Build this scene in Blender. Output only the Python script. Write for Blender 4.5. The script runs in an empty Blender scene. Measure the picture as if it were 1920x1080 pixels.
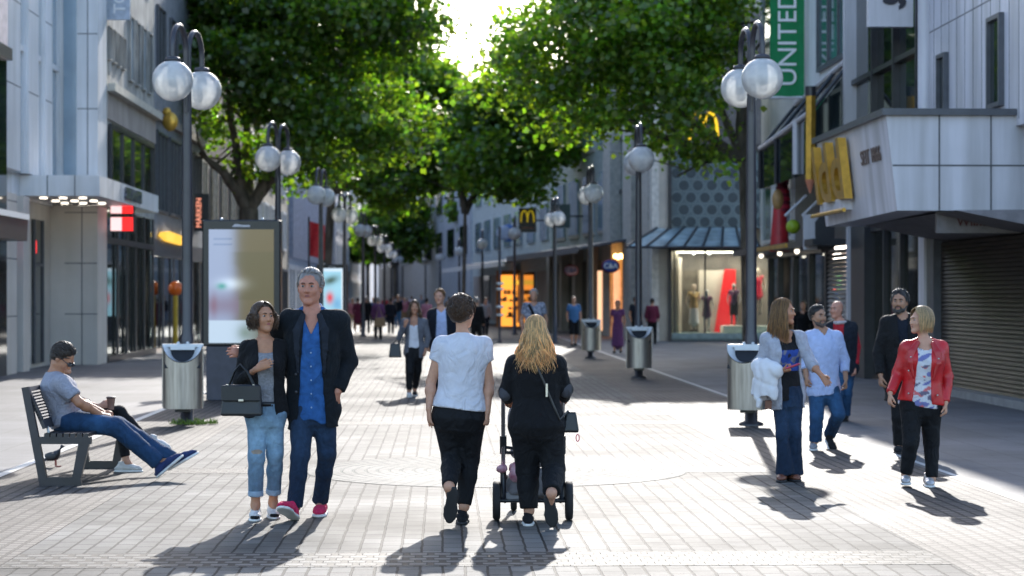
import bpy, math, random
import numpy as np
from mathutils import Vector, Matrix

# ------------------------------------------------------------------ frame of the place
F = 3900.0; HC = 1.68; HY = 556.0; CX = 960.0; VPX = 830.0
TH = math.atan((CX - VPX) / F)
cT, sT = math.cos(TH), math.sin(TH)
SC = bpy.context.scene
COL = SC.collection
random.seed(7)
rng = np.random.default_rng(11)

def P(px, py, d):
    return np.array(((px - CX) * d / F, d, HC + (HY - py) * d / F))
def S(a, b, z=0.0):                      # street frame: a across, b along, z up
    return (a * cT - b * sT, a * sT + b * cT, z)
def AB(px, d):
    X = (px - CX) * d / F
    return X * cT + d * sT, -X * sT + d * cT
def depth(py):
    return F * HC / (py - HY)
def V(*a):
    return np.array(a, float)
def nrm(v):
    v = np.asarray(v, float); n = np.linalg.norm(v)
    return v / n if n > 1e-9 else v

# ------------------------------------------------------------------ objects
def thing(name, label, cat, loc=(0, 0, 0), group=None, rz=0.0):
    o = bpy.data.objects.new(name, None); COL.objects.link(o)
    o.empty_display_size = 0.2
    o.location = [float(c) for c in loc]; o.rotation_euler = (0, 0, rz)
    o['label'] = label; o['category'] = cat
    if group: o['group'] = group
    return o
def tag(o, label=None, cat=None, group=None, kind=None):
    if label: o['label'] = label
    if cat: o['category'] = cat
    if group: o['group'] = group
    if kind: o['kind'] = kind
    return o
def top(o):
    while o.parent: o = o.parent
    return o
def copy_tree(o, parent=None):
    c = o.copy(); COL.objects.link(c)
    if parent is not None: c.parent = parent
    for ch in list(o.children): copy_tree(ch, c)
    return c
def mesh_obj(name, verts, faces, mats, parent=None, smooth=False, mi=None, col=None, loc=None):
    """one mesh object; verts in world space (parts are stored relative to their thing's base)"""
    v = np.asarray(verts, float).reshape(-1, 3)
    if parent is not None:
        t = top(parent)
        if t.get('_local') is None: v = v - np.array(t.location)
    elif loc is not None:
        v = v - np.array(loc)
    me = bpy.data.meshes.new(name)
    if isinstance(faces, np.ndarray):
        n, k = faces.shape
        me.vertices.add(len(v)); me.vertices.foreach_set('co', v.astype(np.float32).ravel())
        me.loops.add(n * k); me.loops.foreach_set('vertex_index', faces.astype(np.int32).ravel())
        me.polygons.add(n); me.polygons.foreach_set('loop_start', np.arange(0, n * k, k, dtype=np.int32))
        me.polygons.foreach_set('loop_total', np.full(n, k, dtype=np.int32))
        me.update(calc_edges=True); me.validate()
    else:
        me.from_pydata([tuple(p) for p in v], [], faces); me.update()
    if not isinstance(mats, (list, tuple)): mats = [mats]
    for m in mats: me.materials.append(m)
    if mi is not None and len(mi) == len(me.polygons): me.polygons.foreach_set('material_index', np.asarray(mi, dtype=np.int32))
    if smooth is True: me.polygons.foreach_set('use_smooth', np.ones(len(me.polygons), dtype=bool))
    elif smooth is not False:
        if len(smooth) == len(me.polygons): me.polygons.foreach_set('use_smooth', np.asarray(smooth, dtype=bool))
    if col is not None and len(col) == len(me.vertices):
        ca = me.color_attributes.new('Col', 'FLOAT_COLOR', 'POINT')
        c4 = np.ones((len(col), 4), np.float32); c4[:, :3] = col
        ca.data.foreach_set('color', c4.ravel())
    o = bpy.data.objects.new(name, me); COL.objects.link(o)
    if parent is not None: o.parent = parent
    elif loc is not None: o.location = [float(c) for c in loc]
    return o

class MB:
    """collects boxes, tubes, prisms; build() links them as ONE mesh object"""
    def __init__(s, xf=None):
        s.v = []; s.f = []; s.m = []; s.sm = []; s.xf = xf
    def add(s, vs, fs, mi=0, smooth=False):
        n = len(s.v)
        if s.xf: vs = [s.xf(*p) for p in vs]
        s.v += [tuple(p) for p in vs]
        s.f += [tuple(i + n for i in f) for f in fs]
        s.m += [mi] * len(fs); s.sm += [smooth] * len(fs)
        return s
    def box(s, x0, x1, y0, y1, z0, z1, mi=0):
        x0, x1 = min(x0, x1), max(x0, x1); y0, y1 = min(y0, y1), max(y0, y1); z0, z1 = min(z0, z1), max(z0, z1)
        vs = [(x0, y0, z0), (x1, y0, z0), (x1, y1, z0), (x0, y1, z0), (x0, y0, z1), (x1, y0, z1), (x1, y1, z1), (x0, y1, z1)]
        return s.add(vs, [(0, 3, 2, 1), (4, 5, 6, 7), (0, 1, 5, 4), (1, 2, 6, 5), (2, 3, 7, 6), (3, 0, 4, 7)], mi)
    def bbox(s, x0, x1, y0, y1, z0, z1, c=0.01, mi=0):
        """box with chamfered edges"""
        x0, x1 = min(x0, x1), max(x0, x1); y0, y1 = min(y0, y1), max(y0, y1)
        def ring(e, z): return [(x0 + e + c, y0 + e, z), (x1 - e - c, y0 + e, z), (x1 - e, y0 + e + c, z), (x1 - e, y1 - e - c, z),
                                (x1 - e - c, y1 - e, z), (x0 + e + c, y1 - e, z), (x0 + e, y1 - e - c, z), (x0 + e, y0 + e + c, z)]
        vs = ring(c, z0) + ring(0, z0 + c) + ring(0, z1 - c) + ring(c, z1)
        fs = [tuple(range(7, -1, -1)), tuple(range(24, 32))]
        for r in range(3):
            for i in range(8):
                j = (i + 1) % 8
                fs.append((r * 8 + i, r * 8 + j, r * 8 + 8 + j, r * 8 + 8 + i))
        return s.add(vs, fs, mi)
    def hexa(s, p8, mi=0):
        return s.add(p8, [(0, 3, 2, 1), (4, 5, 6, 7), (0, 1, 5, 4), (1, 2, 6, 5), (2, 3, 7, 6), (3, 0, 4, 7)], mi)
    def prism(s, pts, fn, w0, w1, mi=0):
        """2D polygon pts swept from w0 to w1; fn(u, v, w) -> xyz"""
        n = len(pts)
        vs = [fn(u, v, w0) for u, v in pts] + [fn(u, v, w1) for u, v in pts]
        fs = [tuple(range(n)), tuple(range(2 * n - 1, n - 1, -1))]
        for i in range(n):
            j = (i + 1) % n; fs.append((j, i, n + i, n + j))
        return s.add(vs, fs, mi)
    def tube(s, pts, r, n=8, mi=0, smooth=True, cap=True, flat=None):
        pts = [np.asarray(p, float) for p in pts]; k = len(pts)
        rr = list(r) if hasattr(r, '__len__') else [r] * k
        up = V(0, 0, 1); vs = []; fs = []; prev = None
        for i in range(k):
            t = nrm(pts[min(i + 1, k - 1)] - pts[max(i - 1, 0)])
            if prev is None:
                a = V(1, 0, 0) if abs(t[2]) > 0.9 else up
                u = nrm(np.cross(t, a))
            else:
                u = nrm(prev - t * np.dot(prev, t))
            prev = u; w = np.cross(t, u)
            for j in range(n):
                th = 2 * math.pi * j / n
                o = u * math.cos(th) * rr[i] + w * math.sin(th) * rr[i]
                if flat is not None:
                    fd, fk = flat; o = o - np.asarray(fd) * np.dot(o, fd) * (1 - fk)
                vs.append(pts[i] + o)
        for i in range(k - 1):
            for j in range(n):
                q = (j + 1) % n
                fs.append((i * n + j, i * n + q, (i + 1) * n + q, (i + 1) * n + j))
        s.add(vs, fs, mi, smooth)
        if cap:
            s.add(vs[:n], [tuple(range(n - 1, -1, -1))], mi); s.add(vs[-n:], [tuple(range(n))], mi)
        return s
    def lathe(s, prof, c=(0, 0, 0), n=24, mi=0, smooth=True, sx=1, sy=1, sharp=False):
        vs = []; fs = []; k = len(prof)
        for r, z in prof:
            for j in range(n):
                th = 2 * math.pi * j / n
                vs.append((c[0] + r * math.cos(th) * sx, c[1] + r * math.sin(th) * sy, c[2] + z))
        for i in range(k - 1):
            for j in range(n):
                q = (j + 1) % n
                fs.append((i * n + j, i * n + q, (i + 1) * n + q, (i + 1) * n + j))
        s.add(vs, fs, mi, smooth)
        if prof[0][0] > 1e-4: s.add(vs[:n], [tuple(range(n - 1, -1, -1))], mi)
        if prof[-1][0] > 1e-4: s.add(vs[-n:], [tuple(range(n))], mi)
        return s
    def ball(s, c, r, n=16, m=10, mi=0, sc=(1, 1, 1), R=None):
        vs = []; fs = []
        for i in range(m + 1):
            ph = math.pi * i / m
            for j in range(n):
                th = 2 * math.pi * j / n
                o = V(math.sin(ph) * math.cos(th) * sc[0], math.sin(ph) * math.sin(th) * sc[1], math.cos(ph) * sc[2]) * r
                if R is not None: o = R @ o
                vs.append(np.asarray(c) + o)
        for i in range(m):
            for j in range(n):
                q = (j + 1) % n
                fs.append((i * n + j, (i + 1) * n + j, (i + 1) * n + q, i * n + q))
        return s.add(vs, fs, mi, True)
    def build(s, name, mats, parent=None, loc=None):
        return mesh_obj(name, s.v, s.f, mats, parent, s.sm, s.m, None, loc)

def text_mesh(s, size, depth_=0.02, bold=0.0, align='CENTER'):
    cu = bpy.data.curves.new('t', 'FONT'); cu.body = s; cu.size = size; cu.extrude = depth_ / 2
    cu.offset = bold; cu.align_x = align; cu.align_y = 'CENTER'; cu.resolution_u = 4
    o = bpy.data.objects.new('t', cu); COL.objects.link(o)
    dg = bpy.context.evaluated_depsgraph_get()
    me = bpy.data.meshes.new_from_object(o.evaluated_get(dg))
    vs = [tuple(v.co) for v in me.vertices]; fs = [tuple(p.vertices) for p in me.polygons]
    bpy.data.objects.remove(o); bpy.data.curves.remove(cu); bpy.data.meshes.remove(me)
    return vs, fs
def put_text(name, s, size, mat, parent, O, ex, ey, ez, depth_=0.02, bold=0.0, align='CENTER'):
    """letters lying in the plane ex, ey at O, standing out along ez"""
    vs, fs = text_mesh(s, size, depth_, bold, align)
    O, ex, ey, ez = map(np.asarray, (O, ex, ey, ez))
    return mesh_obj(name, [O + ex * v[0] + ey * v[1] + ez * v[2] for v in vs], fs, mat, parent)

# ------------------------------------------------------------------ materials
def new_mat(name):
    m = bpy.data.materials.new(name); m.use_nodes = True
    nt = m.node_tree; b = nt.nodes['Principled BSDF']
    return m, nt, b
def N(nt, t, **kw):
    n = nt.nodes.new(t)
    for k, v in kw.items(): setattr(n, k, v)
    return n
def mat(name, col, rough=0.6, metal=0.0, var=0.12, scale=6.0, bump=0.0, bscale=60.0, spec=0.5, col2=None, stretch=(1, 1, 1), detail=5, vcol=False, sheen=0, coat=0, streak=0.0, fold=0.0):
    m, nt, b = new_mat(name); L = nt.links.new
    b.inputs['Roughness'].default_value = rough; b.inputs['Metallic'].default_value = metal
    b.inputs['Specular IOR Level'].default_value = spec
    if sheen: b.inputs['Sheen Weight'].default_value = sheen
    if coat: b.inputs['Coat Weight'].default_value = coat
    tc = N(nt, 'ShaderNodeTexCoord'); mp = N(nt, 'ShaderNodeMapping'); mp.inputs['Scale'].default_value = stretch
    L(tc.outputs['Object'], mp.inputs['Vector'])
    no = N(nt, 'ShaderNodeTexNoise'); no.inputs['Scale'].default_value = scale; no.inputs['Detail'].default_value = detail
    L(mp.outputs[0], no.inputs['Vector'])
    rp = N(nt, 'ShaderNodeValToRGB')
    c = np.array(col); c2 = np.array(col2) if col2 is not None else None
    lo = c * (1 - var * 1.6); hi = (c2 if c2 is not None else np.minimum(c * (1 + var * 1.6), 1.0))
    rp.color_ramp.elements[0].position = 0.3; rp.color_ramp.elements[1].position = 0.7
    rp.color_ramp.elements[0].color = (*lo, 1); rp.color_ramp.elements[1].color = (*hi, 1)
    L(no.outputs[0], rp.inputs[0])
    out = rp.outputs[0]
    if vcol:
        at = N(nt, 'ShaderNodeVertexColor'); at.layer_name = 'Col'
        mx = N(nt, 'ShaderNodeMix', data_type='RGBA', blend_type='MULTIPLY'); mx.inputs[0].default_value = 1.0
        L(out, mx.inputs[6]); L(at.outputs[0], mx.inputs[7]); out = mx.outputs[2]
    if streak:
        n2 = N(nt, 'ShaderNodeTexNoise'); n2.inputs['Scale'].default_value = 1.0; n2.inputs['Detail'].default_value = 6
        m2 = N(nt, 'ShaderNodeMapping'); m2.inputs['Scale'].default_value = (3.0, 3.0, 0.25)
        L(tc.outputs['Object'], m2.inputs['Vector']); L(m2.outputs[0], n2.inputs['Vector'])
        r2 = N(nt, 'ShaderNodeValToRGB'); r2.color_ramp.elements[0].position = 0.35; r2.color_ramp.elements[1].position = 0.65
        k = 1 - streak; r2.color_ramp.elements[0].color = (k, k, k * 0.97, 1); r2.color_ramp.elements[1].color = (1, 1, 1, 1)
        L(n2.outputs[0], r2.inputs[0])
        mx = N(nt, 'ShaderNodeMix', data_type='RGBA', blend_type='MULTIPLY'); mx.inputs[0].default_value = 1.0
        L(out, mx.inputs[6]); L(r2.outputs[0], mx.inputs[7]); out = mx.outputs[2]
    L(out, b.inputs['Base Color'])
    if bump:
        nb = N(nt, 'ShaderNodeTexNoise'); nb.inputs['Scale'].default_value = bscale; nb.inputs['Detail'].default_value = 4
        L(mp.outputs[0], nb.inputs['Vector'])
        bp = N(nt, 'ShaderNodeBump'); bp.inputs['Strength'].default_value = bump; bp.inputs['Distance'].default_value = 0.01
        L(nb.outputs[0], bp.inputs['Height']); L(bp.outputs[0], b.inputs['Normal'])
        if fold:
            nf = N(nt, 'ShaderNodeTexNoise'); nf.inputs['Scale'].default_value = 9.0; nf.inputs['Detail'].default_value = 2.5; nf.inputs['Distortion'].default_value = 1.6; nf.inputs['Roughness'].default_value = .45
            mf = N(nt, 'ShaderNodeMapping'); mf.inputs['Scale'].default_value = (1, 1, .75); mf.inputs['Rotation'].default_value = (.3, .5, .2)
            L(tc.outputs['Object'], mf.inputs[0]); L(mf.outputs[0], nf.inputs['Vector'])
            b2 = N(nt, 'ShaderNodeBump'); b2.inputs['Strength'].default_value = fold; b2.inputs['Distance'].default_value = .035
            L(nf.outputs[0], b2.inputs['Height']); L(b2.outputs[0], bp.inputs['Normal'])
    return m
def emis(name, col, strength):
    m, nt, b = new_mat(name)
    b.inputs['Base Color'].default_value = (*[c * 0.5 for c in col], 1)
    b.inputs['Emission Color'].default_value = (*col, 1); b.inputs['Emission Strength'].default_value = strength
    return m
def pane_mat(name, tint=(0.75, 0.85, 0.85), clear=0.7, rough=0.03):
    """thin window glass: part see-through, part mirror"""
    m, nt, b = new_mat(name); L = nt.links.new
    out = nt.nodes['Material Output']; nt.nodes.remove(b)
    tr = N(nt, 'ShaderNodeBsdfTransparent'); tr.inputs[0].default_value = (*[t * clear for t in tint], 1)
    gl = N(nt, 'ShaderNodeBsdfGlossy'); gl.inputs['Roughness'].default_value = rough; gl.inputs[0].default_value = (0.9, 0.95, 0.95, 1)
    fr = N(nt, 'ShaderNodeFresnel'); fr.inputs[0].default_value = 1.6
    mx = N(nt, 'ShaderNodeMixShader')
    L(fr.outputs[0], mx.inputs[0]); L(tr.outputs[0], mx.inputs[1]); L(gl.outputs[0], mx.inputs[2]); L(mx.outputs[0], out.inputs[0])
    return m
def brick_mat(name, c1, c2, mortar, bw, rh, ms, swap=True, rough=0.55, bump=0.4, uv=False, spec=0.5, stain=0.25, off=0.5):
    m, nt, b = new_mat(name); L = nt.links.new
    tc = N(nt, 'ShaderNodeTexCoord'); mp = N(nt, 'ShaderNodeMapping')
    if swap: mp.inputs['Rotation'].default_value = (0, 0, math.radians(90))
    L(tc.outputs['UV' if uv else 'Object'], mp.inputs['Vector'])
    # slight unevenness of the joints
    nd = N(nt, 'ShaderNodeTexNoise'); nd.inputs['Scale'].default_value = 5.0
    L(tc.outputs['Object'], nd.inputs['Vector'])
    sub = N(nt, 'ShaderNodeVectorMath', operation='SUBTRACT'); sub.inputs[1].default_value = (0.5, 0.5, 0.5)
    L(nd.outputs['Color'], sub.inputs[0])
    scl = N(nt, 'ShaderNodeVectorMath', operation='SCALE'); scl.inputs['Scale'].default_value = 0.02
    L(sub.outputs[0], scl.inputs[0])
    ad = N(nt, 'ShaderNodeVectorMath', operation='ADD'); L(mp.outputs[0], ad.inputs[0]); L(scl.outputs[0], ad.inputs[1])
    br = N(nt, 'ShaderNodeTexBrick'); br.inputs['Scale'].default_value = 1.0
    br.inputs['Brick Width'].default_value = bw; br.inputs['Row Height'].default_value = rh
    br.inputs['Mortar Size'].default_value = ms; br.inputs['Mortar Smooth'].default_value = 0.25; br.offset = off
    br.inputs['Color1'].default_value = (*c1, 1); br.inputs['Color2'].default_value = (*c2, 1); br.inputs['Mortar'].default_value = (*mortar, 1)
    L(ad.outputs[0], br.inputs['Vector'])
    st = N(nt, 'ShaderNodeTexNoise'); st.inputs['Scale'].default_value = 0.55; st.inputs['Detail'].default_value = 8; st.inputs['Roughness'].default_value = 0.65
    L(tc.outputs['Object'], st.inputs['Vector'])
    r = N(nt, 'ShaderNodeValToRGB'); r.color_ramp.elements[0].position = 0.35; r.color_ramp.elements[1].position = 0.62
    k = 1 - stain; r.color_ramp.elements[0].color = (k, k * 0.98, k * 0.95, 1); r.color_ramp.elements[1].color = (1, 1, 1, 1)
    L(st.outputs[0], r.inputs[0])
    mx = N(nt, 'ShaderNodeMix', data_type='RGBA', blend_type='MULTIPLY'); mx.inputs[0].default_value = 1.0
    L(br.outputs['Color'], mx.inputs[6]); L(r.outputs[0], mx.inputs[7])
    sp = N(nt, 'ShaderNodeTexNoise'); sp.inputs['Scale'].default_value = 70.0; sp.inputs['Detail'].default_value = 3
    L(tc.outputs['Object'], sp.inputs['Vector'])
    r3 = N(nt, 'ShaderNodeValToRGB'); r3.color_ramp.elements[0].position = 0.3; r3.color_ramp.elements[1].position = 0.7
    r3.color_ramp.elements[0].color = (0.8, 0.8, 0.8, 1); r3.color_ramp.elements[1].color = (1, 1, 1, 1); L(sp.outputs[0], r3.inputs[0])
    mx2 = N(nt, 'ShaderNodeMix', data_type='RGBA', blend_type='MULTIPLY'); mx2.inputs[0].default_value = 1.0
    L(mx.outputs[2], mx2.inputs[6]); L(r3.outputs[0], mx2.inputs[7])
    vo = N(nt, 'ShaderNodeTexVoronoi'); vo.inputs['Scale'].default_value = 1.7; L(tc.outputs['Object'], vo.inputs['Vector'])
    r4 = N(nt, 'ShaderNodeValToRGB'); r4.color_ramp.elements[0].position = .035; r4.color_ramp.elements[1].position = .06
    r4.color_ramp.elements[0].color = (.45, .44, .43, 1); r4.color_ramp.elements[1].color = (1, 1, 1, 1); L(vo.outputs['Distance'], r4.inputs[0])
    mx3 = N(nt, 'ShaderNodeMix', data_type='RGBA', blend_type='MULTIPLY'); mx3.inputs[0].default_value = 1.0
    L(mx2.outputs[2], mx3.inputs[6]); L(r4.outputs[0], mx3.inputs[7]); mx2 = mx3
    L(mx2.outputs[2], b.inputs['Base Color'])
    rr = N(nt, 'ShaderNodeMapRange'); rr.inputs['To Min'].default_value = rough + 0.12; rr.inputs['To Max'].default_value = rough - 0.08
    L(st.outputs[0], rr.inputs[0]); L(rr.outputs[0], b.inputs['Roughness'])
    b.inputs['Specular IOR Level'].default_value = spec
    inv = N(nt, 'ShaderNodeMath', operation='SUBTRACT'); inv.inputs[0].default_value = 1.0; L(br.outputs['Fac'], inv.inputs[1])
    hs = N(nt, 'ShaderNodeMath', operation='MULTIPLY_ADD'); L(sp.outputs[0], hs.inputs[0]); hs.inputs[1].default_value = 0.15; L(inv.outputs[0], hs.inputs[2])
    bp = N(nt, 'ShaderNodeBump'); bp.inputs['Strength'].default_value = bump; bp.inputs['Distance'].default_value = 0.008
    L(hs.outputs[0], bp.inputs['Height']); L(bp.outputs[0], b.inputs['Normal'])
    return m
# ------------------------------------------------------------------ camera, sky, sun
SUN_EL = math.radians(27.0); SUN_AZ = math.radians(4.8)      # azimuth to the right of +Y
cam = bpy.data.cameras.new('camera'); cam.lens = F / 1920 * 36; cam.sensor_width = 36
cam.shift_y = (HY - 540) / 1920.0
cam.clip_end = 3000; cam.clip_start = 0.1
cam.dof.use_dof = True; cam.dof.focus_distance = 15.6; cam.dof.aperture_fstop = cam.lens / 26.0
co = bpy.data.objects.new('camera', cam); COL.objects.link(co)
co.location = (0, 0, HC); co.rotation_euler = (math.radians(90), 0, 0)
SC.camera = co
w = bpy.data.worlds.new('World'); SC.world = w; w.use_nodes = True
nt = w.node_tree; bg = nt.nodes['Background']
sky = nt.nodes.new('ShaderNodeTexSky'); sky.sky_type = 'NISHITA'; sky.sun_disc = False
sky.sun_elevation = SUN_EL; sky.sun_rotation = SUN_AZ; sky.dust_density = 1.2; sky.air_density = 1.0; sky.ozone_density = 1.5
nt.links.new(sky.outputs[0], bg.inputs[0]); bg.inputs[1].default_value = 0.15
sl = bpy.data.lights.new('sun', 'SUN'); sl.energy = 2.3; sl.angle = math.radians(0.5); sl.color = (1.0, 0.955, 0.89)
so = bpy.data.objects.new('sun', sl); COL.objects.link(so)
sd = V(math.sin(SUN_AZ) * math.cos(SUN_EL), math.cos(SUN_AZ) * math.cos(SUN_EL), math.sin(SUN_EL))
so.rotation_euler = Vector(sd).to_track_quat('Z', 'Y').to_euler(); so.location = (20, 100, 60)
SC.view_settings.view_transform = 'Standard'; SC.view_settings.look = 'None'; SC.view_settings.exposure = 1.55; SC.view_settings.gamma = 1.0
try: SC.view_settings.use_curve_mapping = False
except Exception: pass
SC.cycles.max_bounces = 7; SC.cycles.transparent_max_bounces = 16; SC.cycles.transmission_bounces = 6
SC.cycles.diffuse_bounces = 3; SC.cycles.glossy_bounces = 3
SC.cycles.sample_clamp_indirect = 6.0; SC.cycles.caustics_reflective = False; SC.cycles.caustics_refractive = False
try: SC.cycles.use_denoising = True
except Exception: pass

# ------------------------------------------------------------------ ground
m_slab = brick_mat('stone slabs', (0.200, 0.192, 0.178), (0.134, 0.128, 0.119), (0.022, 0.021, 0.02), 0.27, 0.138, 0.009, rough=0.7, bump=0.8, stain=0.5, spec=0.15)
m_sett = brick_mat('brown setts', (0.15, 0.130, 0.117), (0.095, 0.082, 0.074), (0.018, 0.015, 0.014), 0.13, 0.105, 0.015, rough=0.68, bump=0.9, stain=0.3, spec=0.28)
m_cross = brick_mat('small setts', (0.165, 0.157, 0.148), (0.115, 0.109, 0.103), (0.012, 0.011, 0.010), 0.155, 0.125, 0.026, swap=False, rough=0.68, bump=0.9, stain=0.25, spec=0.28)
m_ring = brick_mat('ring setts', (0.195, 0.189, 0.18), (0.138, 0.134, 0.129), (0.045, 0.068, 0.065), 0.15, 0.112, 0.016, swap=False, rough=0.68, bump=0.8, uv=True, stain=0.3, spec=0.15)
m_walk = brick_mat('pavement slabs', (0.175, 0.173, 0.18), (0.15, 0.148, 0.154), (0.09, 0.088, 0.088), 0.9, 0.6, 0.007, rough=0.66, bump=0.3, stain=0.3, spec=0.3)
m_kerb = mat('pale kerb stone', (0.5, 0.49, 0.47), 0.5, bump=0.2)
m_gut = mat('dark gutter', (0.1, 0.1, 0.1), 0.6, bump=0.3)
m_far = mat('far ground', (0.24, 0.235, 0.23), 0.6)

def sheet(name, a0, a1, b0, b1, z, m, nb=1):
    me_v = [(a0, b0, z), (a1, b0, z), (a1, b1, z), (a0, b1, z)]
    o = mesh_obj(name, me_v, [(0, 1, 2, 3)], m)
    o.rotation_euler = (0, 0, TH); o['kind'] = 'structure'
    return o
sheet('ground', -400, 400, -60, 1500, -0.008, m_far)
sheet('paving', -4.2, 4.75, -10, 330, 0.0, m_slab)
sheet('pavement', -30, -4.21, -10, 330, -0.004, m_walk)
sheet('pavement', 4.76, 30, -10, 330, -0.004, m_walk)
sheet('cobble_band', -4.1, -2.76, -10, 330, 0.0015, m_sett)
sheet('cobble_band', 3.2, 4.70, -10, 330, 0.0015, m_sett)
for k, bb in enumerate((13.3, 27.6, 41.5, 55.5, 70, 85, 100)):
    sheet('sett_strip', -2.75, 3.19, bb - 0.36, bb + 0.36, 0.0024, m_cross)
for bb in (20.1,):
    sheet('sett_strip', -2.75, -1.2, bb - 0.3, bb + 0.3, 0.0024, m_cross)
    sheet('sett_strip', 2.28, 3.19, bb - 0.3, bb + 0.3, 0.0024, m_cross)
sheet('kerb_line', -4.2, -4.1, -10, 330, 0.006, m_kerb)
sheet('kerb_line', 4.71, 4.76, -10, 330, 0.003, m_gut)
sheet('kerb_line', 4.77, 4.83, -10, 330, 0.004, m_kerb)
def ring_disc(a, b, R, rings):
    vs = []; fs = []; uv = []
    w_ = R / rings; n = 96
    for i in range(rings):
        r0, r1 = i * w_, (i + 1) * w_; rm = (r0 + r1) / 2
        q = len(vs)
        L_ = 2 * math.pi * rm; L_ = max(1, round(L_ / 0.15)) * 0.15
        for j in range(n + 1):
            th = 2 * math.pi * j / n
            for k, r in enumerate((r0, r1)):
                vs.append((a + r * math.cos(th), b + r * math.sin(th), 0.0036)); uv.append((L_ * j / n, i * 0.112 + (0.0 if k == 0 else 0.112)))
        for j in range(n):
            fs.append((q + 2 * j, q + 2 * j + 1, q + 2 * j + 3, q + 2 * j + 2))
    o = mesh_obj('paving_circle', vs, fs, m_ring); o['kind'] = 'structure'; o.rotation_euler = (0, 0, TH)
    u = o.data.uv_layers.new(name='UVMap')
    for lp in o.data.loops: u.data[lp.index].uv = uv[lp.vertex_index]
ring_disc(0.52, 20.1, 1.84, 16)

# ------------------------------------------------------------------ building materials
m_white = mat('white panel', (0.86, 0.85, 0.86), 0.42, var=0.05, scale=0.7, streak=0.2)
m_whiteR = mat('pale grey metal panel', (0.75, 0.73, 0.78), 0.4, var=0.06, scale=0.6, streak=0.3)
m_conc = mat('weathered concrete', (0.42, 0.41, 0.39), 0.8, var=0.2, scale=1.4, bump=0.3, bscale=30, streak=0.35)
m_taupe = mat('taupe render', (0.36, 0.315, 0.29), 0.75, var=0.1, scale=1.0, streak=0.15)
m_stone = mat('beige stone', (0.48, 0.43, 0.37), 0.7, var=0.12, scale=1.2, bump=0.2, streak=0.15)
m_beige = mat('beige wall panel', (0.66, 0.61, 0.56), 0.55, var=0.06, scale=0.8, streak=0.08)
m_joint = mat('joint', (0.13, 0.13, 0.14), 0.8)
m_dark = mat('dark metal', (0.028, 0.03, 0.036), 0.35, spec=0.5)
m_dgrey = mat('grey metal', (0.09, 0.095, 0.11), 0.4)
m_glassd = mat('dark glass', (0.018, 0.026, 0.028), 0.05, spec=0.9, var=0.5, scale=0.6)
m_glasst = mat('teal glass', (0.05, 0.13, 0.13), 0.06, spec=0.9, var=0.4, scale=0.5)
m_glassb = mat('pale blue glass', (0.30, 0.38, 0.44), 0.08, spec=0.9, var=0.25, scale=0.4)
m_pane = pane_mat('shop pane', clear=0.85)
m_int = mat('shop interior', (0.10, 0.085, 0.075), 0.8, var=0.3, scale=2)
m_intl = mat('pale shop interior', (0.42, 0.37, 0.34), 0.8, var=0.12, scale=1)
m_red = mat('red paint', (0.62, 0.02, 0.03), 0.45)
m_gold = mat('gold letters', (0.62, 0.36, 0.06), 0.32, metal=0.6, var=0.15, scale=6)
m_ltext = mat('white letters', (0.8, 0.8, 0.8), 0.5, var=0.02)
m_dtext = mat('dark letters', (0.02, 0.02, 0.03), 0.5)
m_green = mat('green banner cloth', (0.0, 0.20, 0.06), 0.7, var=0.06)
m_steel = mat('brushed steel', (0.36, 0.33, 0.30), 0.36, metal=0.9, var=0.18, scale=3, stretch=(8, 8, 0.6))
m_sand = mat('sand render', (0.42, 0.37, 0.30), 0.8, streak=0.15)
m_shoplit = emis('shop ceiling light', (1.0, .9, .8), 4.5)
m_lite = emis('ceiling spot', (1.0, 0.9, 0.75), 1.1)
m_orange = emis('self lit orange wall', (1.0, 0.36, 0.05), 0.55)  # interior lamplight put into the wall as its own glow
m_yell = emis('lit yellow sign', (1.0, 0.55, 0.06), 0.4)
m_redl = emis('lit red sign', (1.0, 0.02, 0.02), 0.6)
m_pinkl = emis('lit pale sign', (1.0, 0.62, 0.62), 0.45)
m_shut = mat('brown roller shutter', (0.075, 0.055, 0.042), 0.4, metal=0.5, var=0.2, scale=2, stretch=(1, 1, 6))
m_shutl = mat('grey roller shutter', (0.32, 0.30, 0.31), 0.5, var=0.1)
GOODS = [mat('goods ' + n, c, 0.6) for n, c in (('red', (.5, .05, .05)), ('blue', (.05, .12, .35)), ('white', (.7, .7, .7)), ('tan', (.45, .3, .15)), ('green', (.08, .25, .1)), ('black', (.03, .03, .03)))]

def bld(name, label, a, b, cat='building', group=None):
    return thing(name, label, cat, S(a, b, 0), group)
def G(): return MB(S)
def seams_b(mb, a, b0, b1, z0, z1, db, dz, t=0.012, sgn=1):
    """dark joints on a street-facing wall (plane a = const)"""
    bb = b0 + db
    while b1 - bb > 0.3 * db:
        mb.box(a, a + sgn * 0.004, bb - t, bb + t, z0, z1); bb += db
    if dz:
        zz = z0 + dz
        while zz < z1 - 0.05:
            mb.box(a, a + sgn * 0.003, b0, b1, zz - t, zz + t); zz += dz
def seams_a(mb, b, a0, a1, z0, z1, da, dz, t=0.012):
    """dark joints on a wall that faces the camera (plane b = const)"""
    aa = a0 + da
    while a1 - aa > 0.3 * da:
        mb.box(aa - t, aa + t, b - 0.004, b, z0, z1); aa += da
    zz = z0 + dz
    while zz < z1 - 0.05:
        mb.box(a0, a1, b - 0.003, b, zz - t, zz + t); zz += dz
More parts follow.
